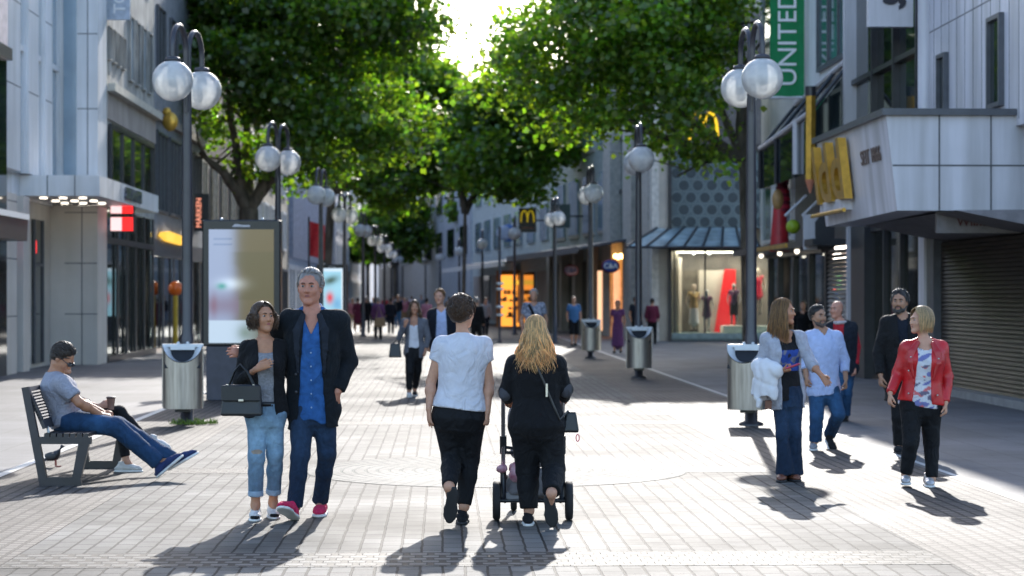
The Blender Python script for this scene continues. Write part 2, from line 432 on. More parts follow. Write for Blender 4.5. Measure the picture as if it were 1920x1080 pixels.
def window_b(parent, a, b0, b1, z0, z1, sgn, glass, frame, muntins=1, t=0.06, name='window'):
    """window in a street-facing wall, set a little proud of it; sgn=+1 for walls on the left (facing +a)"""
    w_ = G().box(a, a + sgn * 0.03, b0, b1, z0, z1).build(name, glass, parent)
    f = G()
    f.box(a, a + sgn * 0.09, b0 - t, b0, z0 - t, z1 + t); f.box(a, a + sgn * 0.09, b1, b1 + t, z0 - t, z1 + t)
    f.box(a, a + sgn * 0.088, b0, b1, z0 - t, z0); f.box(a, a + sgn * 0.088, b0, b1, z1, z1 + t)
    for i in range(1, muntins + 1):
        bb = b0 + (b1 - b0) * i / (muntins + 1)
        f.box(a + sgn * 0.03, a + sgn * 0.08, bb - t / 2, bb + t / 2, z0, z1)
    f.build('frame', frame, w_)
    return w_
def goods(parent, a0, a1, b0, b1, z0, z1, n, rs):
    r = random.Random(rs)
    for i in range(n):
        aa = r.uniform(a0, a1); bb = r.uniform(b0, b1); zz = r.uniform(z0, z1); s_ = r.uniform(0.12, 0.4)
        G().box(aa, aa + 0.08, bb, bb + s_, zz, zz + r.uniform(0.15, 0.6)).build('display_item', GOODS[r.randrange(6)], parent)

# ================================================================== LEFT SIDE
# dark-fronted neighbour at the very edge
L0 = bld('dark_fronted_building', 'black glass shop building with pale pink upper wall at the left edge', -9.4, 44, 'building')
G().box(-18, -9.25, 28, 44.6, 6.9, 15).build('wall', mat('pinkish wall', (0.55, 0.48, 0.50), 0.7), L0)
G().box(-18, -9.27, 28, 44.6, 0, 6.9).build('shop_front', m_glassd, L0)
f = G()
for bb in (30, 33, 36, 39, 42): f.box(-9.27, -9.2, bb, bb + 0.12, 0, 6.9)
f.box(-9.27, -9.15, 28, 44.6, 6.7, 6.95); f.build('frame', m_dark, L0)
aw = G(); aw.box(-9.27, -8.75, 40.6, 44.4, 3.30, 3.42, 0); aw.hexa([(-9.2, 40.6, 2.85), (-8.8, 40.6, 2.85), (-8.8, 44.4, 2.85), (-9.2, 44.4, 2.85), (-9.2, 40.6, 3.3), (-8.78, 40.6, 3.3), (-8.78, 44.4, 3.3), (-9.2, 44.4, 3.3)], 1)
aw.build('awning', [m_ltext, m_dark], L0)

# white panelled corner building
L1 = bld('white_panel_building', 'white panelled corner building with tall narrow glass strips over a canopy', -9.5, 48)
wl = G(); wl.box(-16, -9.6, 44.62, 51.6, 3.9, 16.5); wl.build('wall', m_white, L1)
jn = G()
for (b0, b1) in ((44.65, 46.45), (47.35, 48.5), (49.35, 50.2)):
    G().box(-9.6, -9.35, b0, b1, 4.46, 16.5).build('pier', m_white, L1); seams_b(jn, -9.35, b0, b1, 4.46, 16.5, 9, 1.85)
G().box(-16, -8.5, 51.6, 53.0, 4.46, 16.5).build('pier', m_white, L1)
seams_a(jn, 51.6, -9.0, -8.5, 4.46, 16.5, 0.25, 1.85)
jn.build('joints', m_joint, L1)
for (b0, b1) in ((46.45, 47.35), (48.5, 49.35), (50.2, 51.6)):
    g = G().box(-9.6, -9.5, b0, b1, 4.46, 15.8).build('window', m_glassb, L1)
    fr = G().box(-9.5, -9.42, b0, b0 + 0.1, 4.46, 15.8); fr.box(-9.5, -9.42, b1 - 0.1, b1, 4.46, 15.8)
    for zz in (7.2, 10.4, 13.3): fr.box(-9.5, -9.43, b0 + 0.1, b1 - 0.1, zz, zz + 0.12)
    fr.build('frame', m_white, g)
g = G().box(-9.33, -9.02, 51.54, 51.6, 4.46, 15.8).build('window', m_glassb, L1)
# ground floor: columns and glazed entrance under the canopy
jn = G()
for (a0, a1, b0, b1) in ((-9.6, -9.32, 44.7, 45.9), (-9.6, -9.32, 46.6, 47.3), (-9.3, -8.5, 51.55, 53.0)):
    G().box(a0, a1, b0, b1, 0, 3.92).build('column', m_beige, L1)
seams_a(jn, 51.55, -9.3, -8.5, 0, 3.9, 0.42, 1.25)
seams_b(jn, -9.32, 44.7, 45.9, 0, 3.9, 9, 1.25)
jn.build('joints', m_joint, L1)
en = G(); en.box(-9.75, -9.65, 45.9, 51.55, 0, 3.9); en.build('entrance_wall', m_beige, L1)
G().box(-9.75, -9.3, 51.56, 53.04, 0, 3.92).build('return_wall', m_beige, L1)
for (b0, b1) in ((46.0, 46.5), (47.5, 48.4), (49.2, 50.3)):
    w_ = G().box(-9.65, -9.6, b0, b1, 0.1, 3.5).build('door', m_glassd, L1)
    fr = G(); fr.box(-9.6, -9.56, b0, b0 + 0.06, 0.1, 3.5); fr.box(-9.6, -9.56, b1 - 0.06, b1, 0.1, 3.5); fr.box(-9.6, -9.57, b0 + 0.06, b1 - 0.06, 2.4, 2.46); fr.build('frame', m_dgrey, w_)
    G().box(-9.6, -9.58, b0 + 0.1, b0 + 0.25, 2.7, 3.0).build('sticker', m_redl, w_)
cn = thing('canopy', 'pale grey metal canopy with silver letters above the white building entrance', 'canopy', S(-8.7, 52, 3.9))
G().box(-9.62, -7.8, 47.6, 57.4, 3.97, 4.44).build('fascia', m_white, cn)
jn = G(); seams_b(jn, -7.8, 47.6, 57.4, 3.97, 4.44, 3.1, 0); seams_a(jn, 47.6, -9.6, -7.8, 3.97, 4.44, 0.62, 5)
jn.build('joints', m_joint, cn)
for aa in (-9.2, -8.75, -8.3):
    for bb in (48.3, 49.8, 51.0, 53.5, 55.5):
        MB(S).lathe([(0.0, 0), (0.09, 0), (0.09, 0.03), (0.0, 0.03)], (aa, bb, 3.935), 12).build('spotlight', m_lite, cn)
ex = V(*S(0, 1)) - V(*S(0, 0)); ea = V(*S(1, 0)) - V(*S(0, 0)); ez = V(0, 0, 1)
put_text('lettering', 'STRAUSS', 0.40, mat('chrome letters', (0.16, 0.16, 0.19), 0.2, metal=.4), cn, V(*S(-7.77, 52.6, 4.2)), -ex * 1.7, ez, ea, 0.05, 0.02)
# the two hanging light boxes
for zz, hh, lab in ((3.52, .17, 'lower red and pale light box sign beside the white column'), (3.88, .09, 'upper red and pale light box sign tucked under the canopy')):
    sg = thing('light_box_sign', lab, 'sign', S(-8.4, 52.6, zz), 'light box signs under the canopy')
    G().box(-8.44, -7.84, 53.1, 53.35, zz - hh - .03, zz + hh + .03).build('case', m_dark, sg)
    G().box(-8.42, -8.14, 53.08, 53.1, zz - hh, zz + hh).build('panel', m_pinkl, sg)
    G().box(-8.14, -7.86, 53.08, 53.1, zz - hh, zz + hh).build('panel', m_redl, sg)

# weathered concrete building
L2 = bld('concrete_building', 'weathered grey concrete building with slim upper windows and wide dark first floor window', -8.6, 57)
G().box(-17, -8.55, 53.05, 62, 3.95, 15.5).build('wall', m_conc, L2)
G().box(-8.55, -8.5, 53.05, 62, 6.2, 6.9).build('band', m_taupe, L2)
G().box(-8.55, -8.3, 53.05, 62.0, 6.9, 7.1).build('cornice', mat('pale cornice', (0.5, 0.47, 0.4), 0.7), L2)
for i in range(4):
    b0 = 53.3 + i * 0.78
    window_b(L2, -8.55, b0, b0 + 0.36, 7.75, 8.55, 1, m_glassd, m_conc, 0, 0.03)
for i in range(4):
    b0 = 56.9 + i * 1.2
    window_b(L2, -8.55, b0, b0 + 0.62, 7.6, 9.3, 1, m_glassd if i % 2 else m_glassb, m_conc, 0, 0.05)
for i in range(5):
    b0 = 53.6 + i * 1.7
    window_b(L2, -8.55, b0, b0 + 0.9, 10.6, 12.6, 1, m_glassd, m_conc, 0, 0.05)
window_b(L2, -8.52, 53.5, 61.2, 4.5, 6.0, 1, m_glassd, m_dark, 3, 0.1)
G().box(-17, -10.6, 53.05, 62, 0, 3.95).build('shop_interior', m_intl, L2)
G().box(-10.4, -9.0, 53.4, 61.6, 3.6, 3.68).build('ceiling_light', m_shoplit, L2)
goods(L2, -10.5, -9.0, 53.6, 61.4, 0.2, 2.2, 60, 3)
sf = G()
for bb in (53.1, 55.0, 56.6, 58.2, 59.9, 61.7): sf.box(-8.59, -8.53, bb, bb + 0.16, 0, 3.95)
sf.box(-8.595, -8.525, 53.1, 61.9, 3.05, 3.2); sf.box(-8.6, -8.47, 53.1, 61.9, 0, 0.15)
sf.build('shop_frame', m_dark, L2)
G().box(-8.62, -8.61, 53.1, 61.9, 0.15, 3.95).build('shop_window', m_pane, L2)
tp = thing('projecting_sign', 'pale blue projecting sign with upright letters T and O high on the concrete building', 'sign', S(-8.3, 53.4, 8.6))
G().box(-8.55, -7.95, 53.2, 53.3, 8.72, 11.2).build('panel', mat('pale blue sign panel', (0.42, 0.47, 0.55), 0.4), tp)
put_text('lettering', 'TO', 0.42, m_ltext, tp, V(*S(-8.2, 53.19, 9.17)), ez, -ea, -ex, 0.02, 0.005, 'CENTER')

# grey shop building with tall windows
L3 = bld('grey_shop_building', 'grey shop building with tall green reflecting windows and a yellow painted sign', -8.7, 68)
G().box(-17, -8.6, 62, 75, 3.4, 14).build('wall', mat('blue grey render', (0.24, 0.25, 0.28), 0.7, streak=0.2), L3)
G().box(-8.6, -8.45, 62.05, 75, 7.0, 7.25).build('cornice', m_taupe, L3)
for b0 in (62.6, 65.6, 68.6, 71.6): window_b(L3, -8.6, b0, b0 + 2.4, 4.3, 6.6, 1, m_glassd, m_dgrey, 2, 0.08)
for b0 in (62.8, 65.8, 68.8, 71.8): window_b(L3, -8.6, b0, b0 + 1.6, 8.2, 10.4, 1, m_glassd, m_dgrey, 1, 0.06)
G().box(-17, -10.6, 62, 75, 0, 3.4).build('shop_interior', m_intl, L3)
G().box(-10.4, -9.0, 62.5, 74.5, 3.1, 3.18).build('ceiling_light', m_shoplit, L3)
goods(L3, -10.5, -9.0, 62.5, 74, 0.2, 2.0, 80, 5)
sf = G()
for bb in (62.05, 64.5, 67, 69.5, 72, 74.8): sf.box(-8.66, -8.6, bb, bb + 0.14, 0, 3.4)
sf.box(-8.68, -8.55, 62.1, 74.8, 2.9, 3.4); sf.build('shop_frame', m_dgrey, L3)
G().box(-8.7, -8.69, 62.1, 74.8, 0.1, 2.9).build('shop_window', m_pane, L3)
ys = thing('painted_sign', 'yellow brush stroke sign above the grey shop window', 'sign', S(-8.5, 65, 3.1))
q = MB(S)
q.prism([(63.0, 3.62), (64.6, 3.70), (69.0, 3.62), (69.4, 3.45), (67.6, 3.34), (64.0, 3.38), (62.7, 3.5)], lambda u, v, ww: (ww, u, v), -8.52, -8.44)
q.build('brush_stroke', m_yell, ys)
em = thing('hanging_emblem', 'round golden emblem hanging high on the grey shop wall behind the near lamp', 'sign', P(319, 240, 62.8))
c = P(319, 228, 62.8); e2 = MB()
e2.ball(c, 0.24, 14, 10, 0, (1, 0.4, 1.2)); e2.ball(c + V(-0.1, 0, 0.3), 0.13, 10, 8, 0, (1, .5, 1)); e2.build('emblem', m_gold, em)
MB().tube([c + V(-0.75, 0, 0.1), c + V(-0.2, 0, 0.1)], 0.03, 6).build('bracket', m_dark, em)
gp = P(329, 657, 65); gp[2] = 0
gm = thing('gumball_post', 'orange red ball on a slim yellow post outside the grey shop', 'ball post', gp)
MB().tube([gp, gp + V(0, 0, 1.75)], 0.075, 10).build('post', mat('mustard paint', (0.5, 0.33, 0.02), 0.5), gm)
k = MB().ball(gp + V(0, 0, 1.93), 0.23, 18, 12); k.build('ball', mat('orange red ball', (0.85, 0.13, 0.01), 0.3, var=0.25, scale=2.5, spec=0.6), gm)
MB().lathe([(0.18, 0), (0.18, 0.05), (0.05, 0.1)], gp, 16).build('base', m_dark, gm)

# darker houses further up the left side
L4 = bld('dark_house', 'dark brown house with beige window strip behind the left plane tree', -9, 82)
G().box(-17, -8.8, 75, 92, 3.4, 12).build('wall', mat('dark brown render', (0.12, 0.10, 0.09), 0.75, streak=0.2), L4)
for b0 in (76, 79.5, 83, 86.5, 89.5): window_b(L4, -8.8, b0, b0 + 1.5, 4.6, 6.6, 1, m_glassb, m_sand, 1, 0.12)
G().box(-17, -8.95, 75, 92, 0, 3.4).build('shop_interior', m_int, L4)
goods(L4, -8.94, -8.86, 75.5, 91, 0.3, 2.4, 40, 6)
sf = G()
for bb in (75.1, 78, 81, 84, 87, 91.7): sf.box(-8.88, -8.72, bb, bb + 0.2, 0, 3.4)
sf.box(-8.88, -8.74, 75.2, 91.8, 2.8, 3.4); sf.build('shop_frame', m_dark, L4)
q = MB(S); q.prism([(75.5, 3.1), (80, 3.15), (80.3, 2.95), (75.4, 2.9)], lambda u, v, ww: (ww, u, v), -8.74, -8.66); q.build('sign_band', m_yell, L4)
bs = thing('blade_sign', 'dark upright blade sign with faded orange lettering behind the near lamp', 'sign', P(372, 400, 72))
p0 = P(372, 400, 72)
MB().box(p0[0] - 0.22, p0[0] + 0.36, p0[1], p0[1] + 0.12, p0[2] - 0.62, p0[2] + 0.68).build('board', m_dark, bs)
put_text('lettering', 'MARKEN', 0.26, emis('faded orange letters', (0.8, 0.28, 0.18), 0.6), bs, p0 + V(0.02, -0.01, 0.02), V(0, 0, 1), V(-1, 0, 0), V(0, -1, 0), 0.02)
MB().box(p0[0] - 0.42, p0[0] - 0.26, p0[1], p0[1] + 0.1, p0[2] + 0.02, p0[2] + 0.58).build('panel', m_ltext, bs)
L5 = bld('sand_house', 'sand coloured house with tall windows beyond the left plane tree', -9, 106)
G().box(-18, -9.0, 92, 122, 0, 15).build('wall', m_sand, L5)
for b0 in range(93, 121, 4):
    for z0 in (4.4, 7.4, 10.4): window_b(L5, -9.0, b0, b0 + 2.2, z0, z0 + 1.9, 1, m_glassb, m_white, 1, 0.15)
    window_b(L5, -9.0, b0, b0 + 3.2, 0.3, 3.1, 1, m_glassd, m_dgrey, 1, 0.15)
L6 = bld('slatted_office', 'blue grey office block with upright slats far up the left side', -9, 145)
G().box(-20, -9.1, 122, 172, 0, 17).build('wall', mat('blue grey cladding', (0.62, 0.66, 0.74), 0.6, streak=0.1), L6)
q = G()
for i in range(40): q.box(-9.1, -8.75, 122.6 + i * 1.22, 122.95 + i * 1.22, 4, 17)
q.build('slats', mat('slate slats', (0.32, 0.35, 0.44), 0.5), L6)
for i in range(8): window_b(L6, -9.08, 123 + i * 6, 127.6 + i * 6, 0.3, 3.3, 1, m_glassb, m_ltext, 1, 0.3)
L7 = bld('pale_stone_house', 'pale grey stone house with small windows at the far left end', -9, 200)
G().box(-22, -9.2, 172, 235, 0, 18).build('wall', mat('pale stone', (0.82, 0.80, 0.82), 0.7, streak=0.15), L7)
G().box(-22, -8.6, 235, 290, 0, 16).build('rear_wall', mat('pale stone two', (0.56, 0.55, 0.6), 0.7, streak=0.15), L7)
for b0 in range(174, 233, 7):
    for z0 in (4.2, 7.6, 11.0, 14.2): window_b(L7, -9.2, b0, b0 + 3.0, z0, z0 + 2, 1, m_glassd, m_ltext, 1, 0.3)
    window_b(L7, -9.2, b0, b0 + 4.5, 0.3, 3.1, 1, m_glassd, m_ltext, 1, 0.3)

# far end of the street
L8 = bld('far_block', 'haze toned blue grey block closing the far end of the street', -2, 300)
G().box(-30, 6, 300, 320, 0, 15).build('wall', mat('haze toned blue wall', (0.68, 0.72, 0.82), 0.8, streak=0.1), L8)  # distance haze is put into the wall colour
q = G()
for i in range(9):
    for z0 in (3.8, 7, 10.4): q.box(-14 + i * 2.1, -12.8 + i * 2.1, 299.9, 300, z0, z0 + 1.8)
q.build('windows', m_glassd, L8)
q = G(); q.box(-7.2, -4.2, 299.7, 300, 3.0, 3.6, 1); q.box(-9.6, -6.4, 299.6, 300, 2.6, 3.2, 2); q.box(-3.6, -1.0, 299.7, 300, 0.2, 3.2, 0); q.box(-6.2, -4.4, 299.7, 300, .2, 2.8, 3)
q.build('shop_front', [mat('blue shop sign', (0.05, 0.12, 0.4), .6), m_yell, m_ltext, m_red], L8)
# ================================================================== RIGHT SIDE
R1 = bld('panelled_corner_building', 'pale panelled building with slit windows above the jutting shop fascia', 9, 37)
G().box(8.8, 20, 26, 37.6, 4.3, 13.2).build('wall', m_whiteR, R1)
jn = G(); seams_b(jn, 8.8, 26, 37.6, 4.4, 13.2, 0.55, 2.05, 0.010, -1); jn.build('joints', m_joint, R1)
for (b0, b1, z0, z1) in ((36.0, 36.45, 4.94, 5.87), (32.4, 33.05, 4.75, 6.07), (34.2, 34.8, 8.6, 10)):
    window_b(R1, 8.8, b0, b1, z0, z1, -1, m_glassd, m_dgrey, 0, 0.07)
pp = MB().tube([S(8.74, 37.45, 4.4), S(8.74, 37.45, 13)], 0.13, 12); pp.build('downpipe', m_whiteR, R1)
# glazed bay on the first floor
by = G().box(8.75, 20, 37.65, 44.0, 4.3, 12.5); by.build('glazed_bay', m_glassd, R1)
fr = G()
for bb in (37.65, 39.6, 41.6): fr.box(8.62, 8.75, bb, bb + 0.1, 4.3, 12.5, 0)
for zz in (4.4, 6.15, 8.4, 10.5): fr.box(8.64, 8.75, 37.75, 43.8, zz, zz + 0.1, 0)
fr.box(8.5, 8.75, 43.75, 43.95, 4.3, 12.5, 1)
fr.build('bay_frame', [m_dark, m_whiteR], R1)
sq = thing('square_shop_sign', 'large white square sign with a dark curved letter on the glazed bay', 'sign', S(8.2, 37.9, 6.6))
G().box(7.8, 8.63, 37.9, 38.05, 6.63, 8.4).build('panel', m_whiteR, sq)
put_text('lettering', 'S,', .62, m_dtext, sq, V(*S(8.28, 37.89, 7.25)), ea, ez, -ex, 0.03, 0.03)
# sloped glass roof with gable
gr = thing('glass_roof', 'dark framed sloping glass roof between the bay and the white building', 'glass roof', S(8.3, 47, 4.4))
gl = G(); gl.hexa([(7.9, 43.97, 4.35), (8.8, 43.97, 4.35), (8.8, 51.5, 4.35), (7.9, 51.5, 4.35), (7.9, 43.97, 5.6), (8.8, 43.97, 6.75), (8.8, 51.5, 6.35), (7.9, 51.5, 5.3)]); gl.build('glazing', m_glassd, gr)
fr = G()
for bb, dz in ((44.0, 0), (46.4, -0.12), (48.9, -0.24), (51.4, -0.38)):
    fr.tube([(7.87, bb, 4.35), (7.87, bb, 5.65 + dz * .8), (8.78, bb, 6.82 + dz)], 0.05, 6, 0, False)
fr.tube([(7.87, 43.98, 5.65), (7.87, 51.4, 5.35)], 0.06, 6, 1, False); fr.tube([(8.76, 43.98, 6.85), (8.76, 51.4, 6.45)], 0.06, 6, 1, False)
fr.tube([(7.85, 46.0, 4.4), (7.85, 46.0, 5.6)], 0.08, 6, 1, False)
fr.build('frame', [m_dark, m_whiteR], gr)
# jutting fascia
fa = thing('shop_fascia', 'big pale box fascia jutting over the pavement at the near right', 'fascia', S(7.8, 33, 3))
q = G(); q.hexa([(6.97, 31.7, 3.0), (14, 31.7, 3.0), (14, 37.62, 3.0), (6.97, 37.62, 2.95), (6.8, 31.7, 4.46), (14, 31.7, 4.46), (14, 37.62, 4.46), (6.8, 37.62, 4.46)]); q.build('panelling', m_whiteR, fa)
jn = G()
for aa in (7.62, 8.42, 9.2): jn.box(aa - 0.012, aa + 0.012, 31.694, 31.7, 3.0, 4.46)
jn.box(6.9, 9.9, 31.695, 31.7, 3.68, 3.705)
jn.build('joints', m_joint, fa)
G().box(6.72, 9.9, 31.6, 37.7, 4.46, 4.56).build('coping', m_dgrey, fa)
tilt = nrm(V(*S(-0.17, 0, 1.46)) - V(*S(0, 0, 0)))
nout = nrm(np.cross(-ex, tilt))
def fpt(bb, zz): return V(*S(6.97 - 0.17 * (zz - 3.0) / 1.46, bb, zz))
put_text('gold_letters', 'ldd', 1.45, m_gold, fa, fpt(36.0, 3.78) - ea * 0.12, -ex * 1.55, tilt, -ea, 0.14, 0.02)
q = MB(); q.tube([fpt(37.3, 3.12) - ea * 0.3, fpt(34.3, 3.12) - ea * 0.3], 0.035, 8)
q.build('rail', m_gold, fa)
bk = G(); bk.box(6.80, 6.98, 35.1, 37.3, 3.16, 3.36); bk.build('plinth', m_whiteR, fa)
put_text('small_lettering', 'SEIT 1866', 0.34, mat('bronze letters', (0.16, 0.11, 0.09), 0.5), fa, fpt(33.1, 3.92) - ea * 0.015, -ex * 1.1, tilt, -ea, 0.02)
# ground floor of R1
G().box(9.2, 20, 26, 37.6, 0, 4.25).build('shop_interior', m_int, R1)
G().box(10.8, 20, 37.6, 44, 0, 4.25).build('shop_back_wall', m_intl, R1)
G().box(9.3, 10.6, 38.2, 42, 3.9, 3.96).build('ceiling_light', m_shoplit, R1)
sh = G()
zz = 0.12
while zz < 2.6:
    sh.hexa([(8.84, 30.4, zz), (8.95, 30.4, zz), (8.95, 36.7, zz), (8.84, 36.7, zz), (8.87, 30.4, zz + 0.062), (8.95, 30.4, zz + 0.062), (8.95, 36.7, zz + 0.062), (8.87, 36.7, zz + 0.062)]); zz += 0.07
sh.build('roller_shutter', m_shut, R1)
for b0, b1 in ((30.2, 30.4), (36.7, 36.95)): G().box(8.72, 9.15, b0, b1, 0, 2.75).build('shutter_jamb', m_dgrey, R1)
q = G(); q.box(8.7, 9.2, 37.35, 37.8, 0, 4.25); q.build('post', m_whiteR, R1)
G().box(8.75, 9.2, 36.95, 37.35, 0, 4.25).build('pillar', mat('olive grey pillar', (0.16, 0.155, 0.14), 0.6), R1)
G().box(8.55, 9.2, 29.5, 37.3, 0, 0.12).build('sill', mat('stone sill', (0.3, 0.29, 0.28), 0.6), R1)
q = G(); q.hexa([(8.62, 30.2, 2.72), (9.2, 30.2, 2.62), (9.2, 36.9, 2.62), (8.62, 36.9, 2.72), (7.6, 30.6, 2.96), (9.2, 30.2, 2.96), (9.2, 37.3, 2.96), (7.6, 37.3, 2.96)])
q.build('soffit', mat('grey soffit', (0.20, 0.18, 0.18), 0.7), R1)
q = G(); q.box(8.7, 20, 24.0, 30.2, 0, 4.3); q.build('near_wall', m_dgrey, R1)
G().box(7.62, 10.2, 31.85, 31.95, 2.66, 2.985).build('hanging_panel', mat('warm grey panel', (.22, .20, .20), .6), R1)
put_text('small_script', 'Wilm', .2, mat('dark red script', (.10, .02, .02), .6), R1, V(*S(8.15, 31.84, 2.83)), ea, ez, -ex, .012)
# glazed shop front d 38-44
q = G()
for bb in (37.8, 39.4, 40.9): q.box(8.72, 8.86, bb, bb + 0.08, 0, 4.25)
q.box(8.72, 8.84, 37.8, 43.8, 3.0, 3.1); q.box(8.6, 9.1, 42.2, 43.6, 0, 4.25); q.box(8.6, 8.85, 43.9, 44.1, 0, 4.25, 1)
q.build('shop_frame', [m_dark, m_whiteR], R1)
G().box(8.80, 8.81, 37.8, 43.8, 0.1, 4.2).build('shop_window', m_pane, R1)
goods(R1, 9.2, 10.7, 38, 42, 0.2, 2.4, 40, 21)
q = G(); q.box(9.05, 9.1, 38.4, 40.8, 2.6, 3.9); q.build('poster', m_intl, R1)

# white building with the green banner
R2 = bld('white_ribbed_building', 'white ribbed building with tall teal windows carrying the green banner', 9, 54)
G().box(8.8, 20, 44.1, 57.2, 2.95, 16.6).build('wall', m_white, R2)
G().box(8.78, 8.8, 44.1, 51.6, 2.95, 6.3).build('dark_wall', m_dgrey, R2)
jn = G(); seams_b(jn, 8.8, 51.6, 57.2, 3.0, 16.6, 0.35, 0, 0.008, -1); jn.build('joints', mat('rib joint grey', (0.3, 0.31, 0.34), .6), R2)  # grey strips drawn along the rib joints
for (b0, b1, z0, z1) in ((51.9, 54.0, 3.2, 5.55), (55.0, 56.7, 3.2, 5.35), (52, 54, 8.6, 11.4), (55.0, 56.7, 8.6, 11.4)):
    window_b(R2, 8.8, b0, b1, z0, z1, -1, m_glasst, m_white, 0, 0.1)
window_b(R2, 8.8, 44.5, 48.2, 7.0, 12.0, -1, m_glasst, m_dgrey, 2, 0.1)
bn = thing('hanging_banner', 'tall green banner with white UNITED lettering reading upward', 'banner', S(8.2, 50.3, 6.4))
xl, xr = P(1444, 0, 50.3)[0], P(1508, 0, 50.3)[0]
zb = P(0, 181, 50.3)[2]
bq = MB()
ns = 12
vs = []
for i in range(ns + 1):
    u = i / ns
    for z_ in (zb, zb + 4.6):
        vs.append((xl + (xr - xl) * u, 50.3 + 0.012 * math.sin(u * 9), z_))
for i in range(ns + 1):
    u = i / ns
    for z_ in (zb, zb + 4.6):
        vs.append((xl + (xr - xl) * u, 50.34 + 0.012 * math.sin(u * 9), z_))
fs = []
o_ = 2 * (ns + 1)
for i in range(ns):
    fs.append((2 * i, 2 * i + 2, 2 * i + 3, 2 * i + 1)); fs.append((o_ + 2 * i, o_ + 2 * i + 1, o_ + 2 * i + 3, o_ + 2 * i + 2))
    fs.append((2 * i, o_ + 2 * i, o_ + 2 * i + 2, 2 * i + 2)); fs.append((2 * i + 1, 2 * i + 3, o_ + 2 * i + 3, o_ + 2 * i + 1))
fs += [(0, 1, o_ + 1, o_), (2 * ns, o_ + 2 * ns, o_ + 2 * ns + 1, 2 * ns + 1)]
bq.add(vs, fs); bq.build('cloth', m_green, bn)
put_text('lettering', 'UNITED', 0.65, m_ltext, bn, V((xl + xr) / 2 + 0.02, 50.27, zb + 0.24), V(0, 0, 1), V(-1, 0, 0), V(0, -1, 0), 0.015, 0.0, 'LEFT')
q = MB(); q.tube([(xl - 0.05, 50.32, zb - 0.02), (S(8.8, 50.3)[0], 50.32, zb - 0.02)], 0.035, 8); q.tube([(xl - 0.05, 50.32, zb + 4.62), (S(8.8, 50.3)[0], 50.32, zb + 4.62)], 0.035, 8)
q.build('rail', m_whiteR, bn)
# ground floor shop row
G().box(10.8, 20, 44.1, 56.0, 0, 2.95).build('shop_interior', m_intl, R2)
G().box(9.2, 10.6, 48, 55.6, 2.62, 2.68).build('ceiling_light', m_shoplit, R2)
sh = G(); zz = 0.05
while zz < 2.7:
    sh.hexa([(8.80, 44.2, zz), (8.92, 44.2, zz), (8.92, 47.4, zz), (8.80, 47.4, zz), (8.86, 44.2, zz + 0.085), (8.92, 44.2, zz + 0.085), (8.92, 47.4, zz + 0.085), (8.86, 47.4, zz + 0.085)]); zz += 0.1
sh.build('roller_shutter', m_shutl, R2)
q = G()
for bb in (47.45, 49.6, 51.9, 54.2, 55.8): q.box(8.78, 8.95, bb, bb + 0.16, 0, 2.75)
q.box(8.7, 8.95, 47.6, 55.9, 2.7, 2.95); q.build('shop_frame', m_dark, R2)
G().box(8.86, 8.87, 47.6, 55.8, 0.1, 2.7).build('shop_window', m_pane, R2)
goods(R2, 9.1, 10.7, 47.8, 55.4, 0.2, 2.0, 70, 22)
ca = thing('shop_awning', 'thin dark flat awning with a gilt edge over the shop doors', 'awning', S(8.4, 51, 2.9))
G().box(7.9, 8.7, 44.2, 56.4, 2.78, 2.92).build('slab', m_dark, ca)
G().box(7.86, 7.9, 47.5, 52.5, 2.8, 2.9).build('gilt_edge', m_gold, ca)
for bb in (48.5, 51.0, 54.0): MB(S).ball((8.3, bb, 2.74), 0.06, 10, 8).build('lamp_bulb', m_lite, ca)

# giant pencil, red figure and shoe-like signs on the awning
pb = P(1519, 362, 43.5); ptop = P(1520, 180, 43.5)
gp_ = thing('giant_pencil_sign', 'giant golden pencil hanging point down beside the fascia', 'sign', pb)
MB().tube([pb + V(0, 0, 0.28), ptop], 0.11, 6, 0, False).build('shaft', m_gold, gp_)
MB().tube([pb, pb + V(0, 0, 0.12), pb + V(0, 0, 0.28)], [0.02, 0.06, 0.11], 8).build('tip', mat('pink wood tip', (0.7, 0.25, 0.15), .5), gp_)
MB().tube([ptop, ptop + V(0, 0, .2)], 0.115, 8).build('cap', m_dark, gp_)
MB().tube([pb + V(0, 0.05, 1.1), V(*S(8.8, 43.5, pb[2] + 1.1))], 0.03, 6).build('bracket', m_dark, gp_)
rb = P(1462, 472, 50); rt = P(1464, 333, 50)
rf = thing('advertising_figure', 'tall carved red figure with striped hood standing on the awning', 'figure', rb)
hgt = rt[2] - rb[2]
q = MB(); q.lathe([(0.24, 0), (0.24, 0.06), (0.2, hgt * .3), (0.17, hgt * .5), (0.15, hgt * .62)], rb, 16, 0, True, 1, .8); q.build('robe', mat('carved red robe', (0.45, 0.02, 0.03), .45), rf)
q = MB(); q.ball(rb + V(-0.05, -0.06, hgt * .70), 0.16, 14, 10, 0, (.9, .9, 1.6)); q.build('face', mat('tan wood', (.45, .26, .1), .5), rf)
q = MB()
for i in range(9):
    t = i / 8; z_ = hgt * (.56 + .40 * t); r_ = 0.21 * math.sqrt(max(0.05, 1 - (t - .25) ** 2 * 1.6))
    q.lathe([(r_ * .8, -0.06), (r_, 0), (r_ * .8, 0.06)], rb + V(0.07, 0.06, z_), 14, i % 2)
q.build('hood', [mat('dark maroon', (.16, .01, .03), .5), mat('hood red', (.42, .02, .05), .5)], rf)
hb = P(1540, 468, 45.5)
sg = thing('curved_sign', 'black and pale grey curved board standing on the awning beside the red figure', 'sign', hb)
q = MB(); W_ = .62; H_ = P(0, 402, 45.5)[2] - hb[2]
q.prism([(-.55, 0), (-.12, 0), (-.2, .3), (-.2, .6), (-.02, H_), (-.55, H_)], lambda u, v, ww: (hb[0] + u * .7, hb[1] + ww, hb[2] + v), 0, .1); q.build('pale_board', m_whiteR, sg)
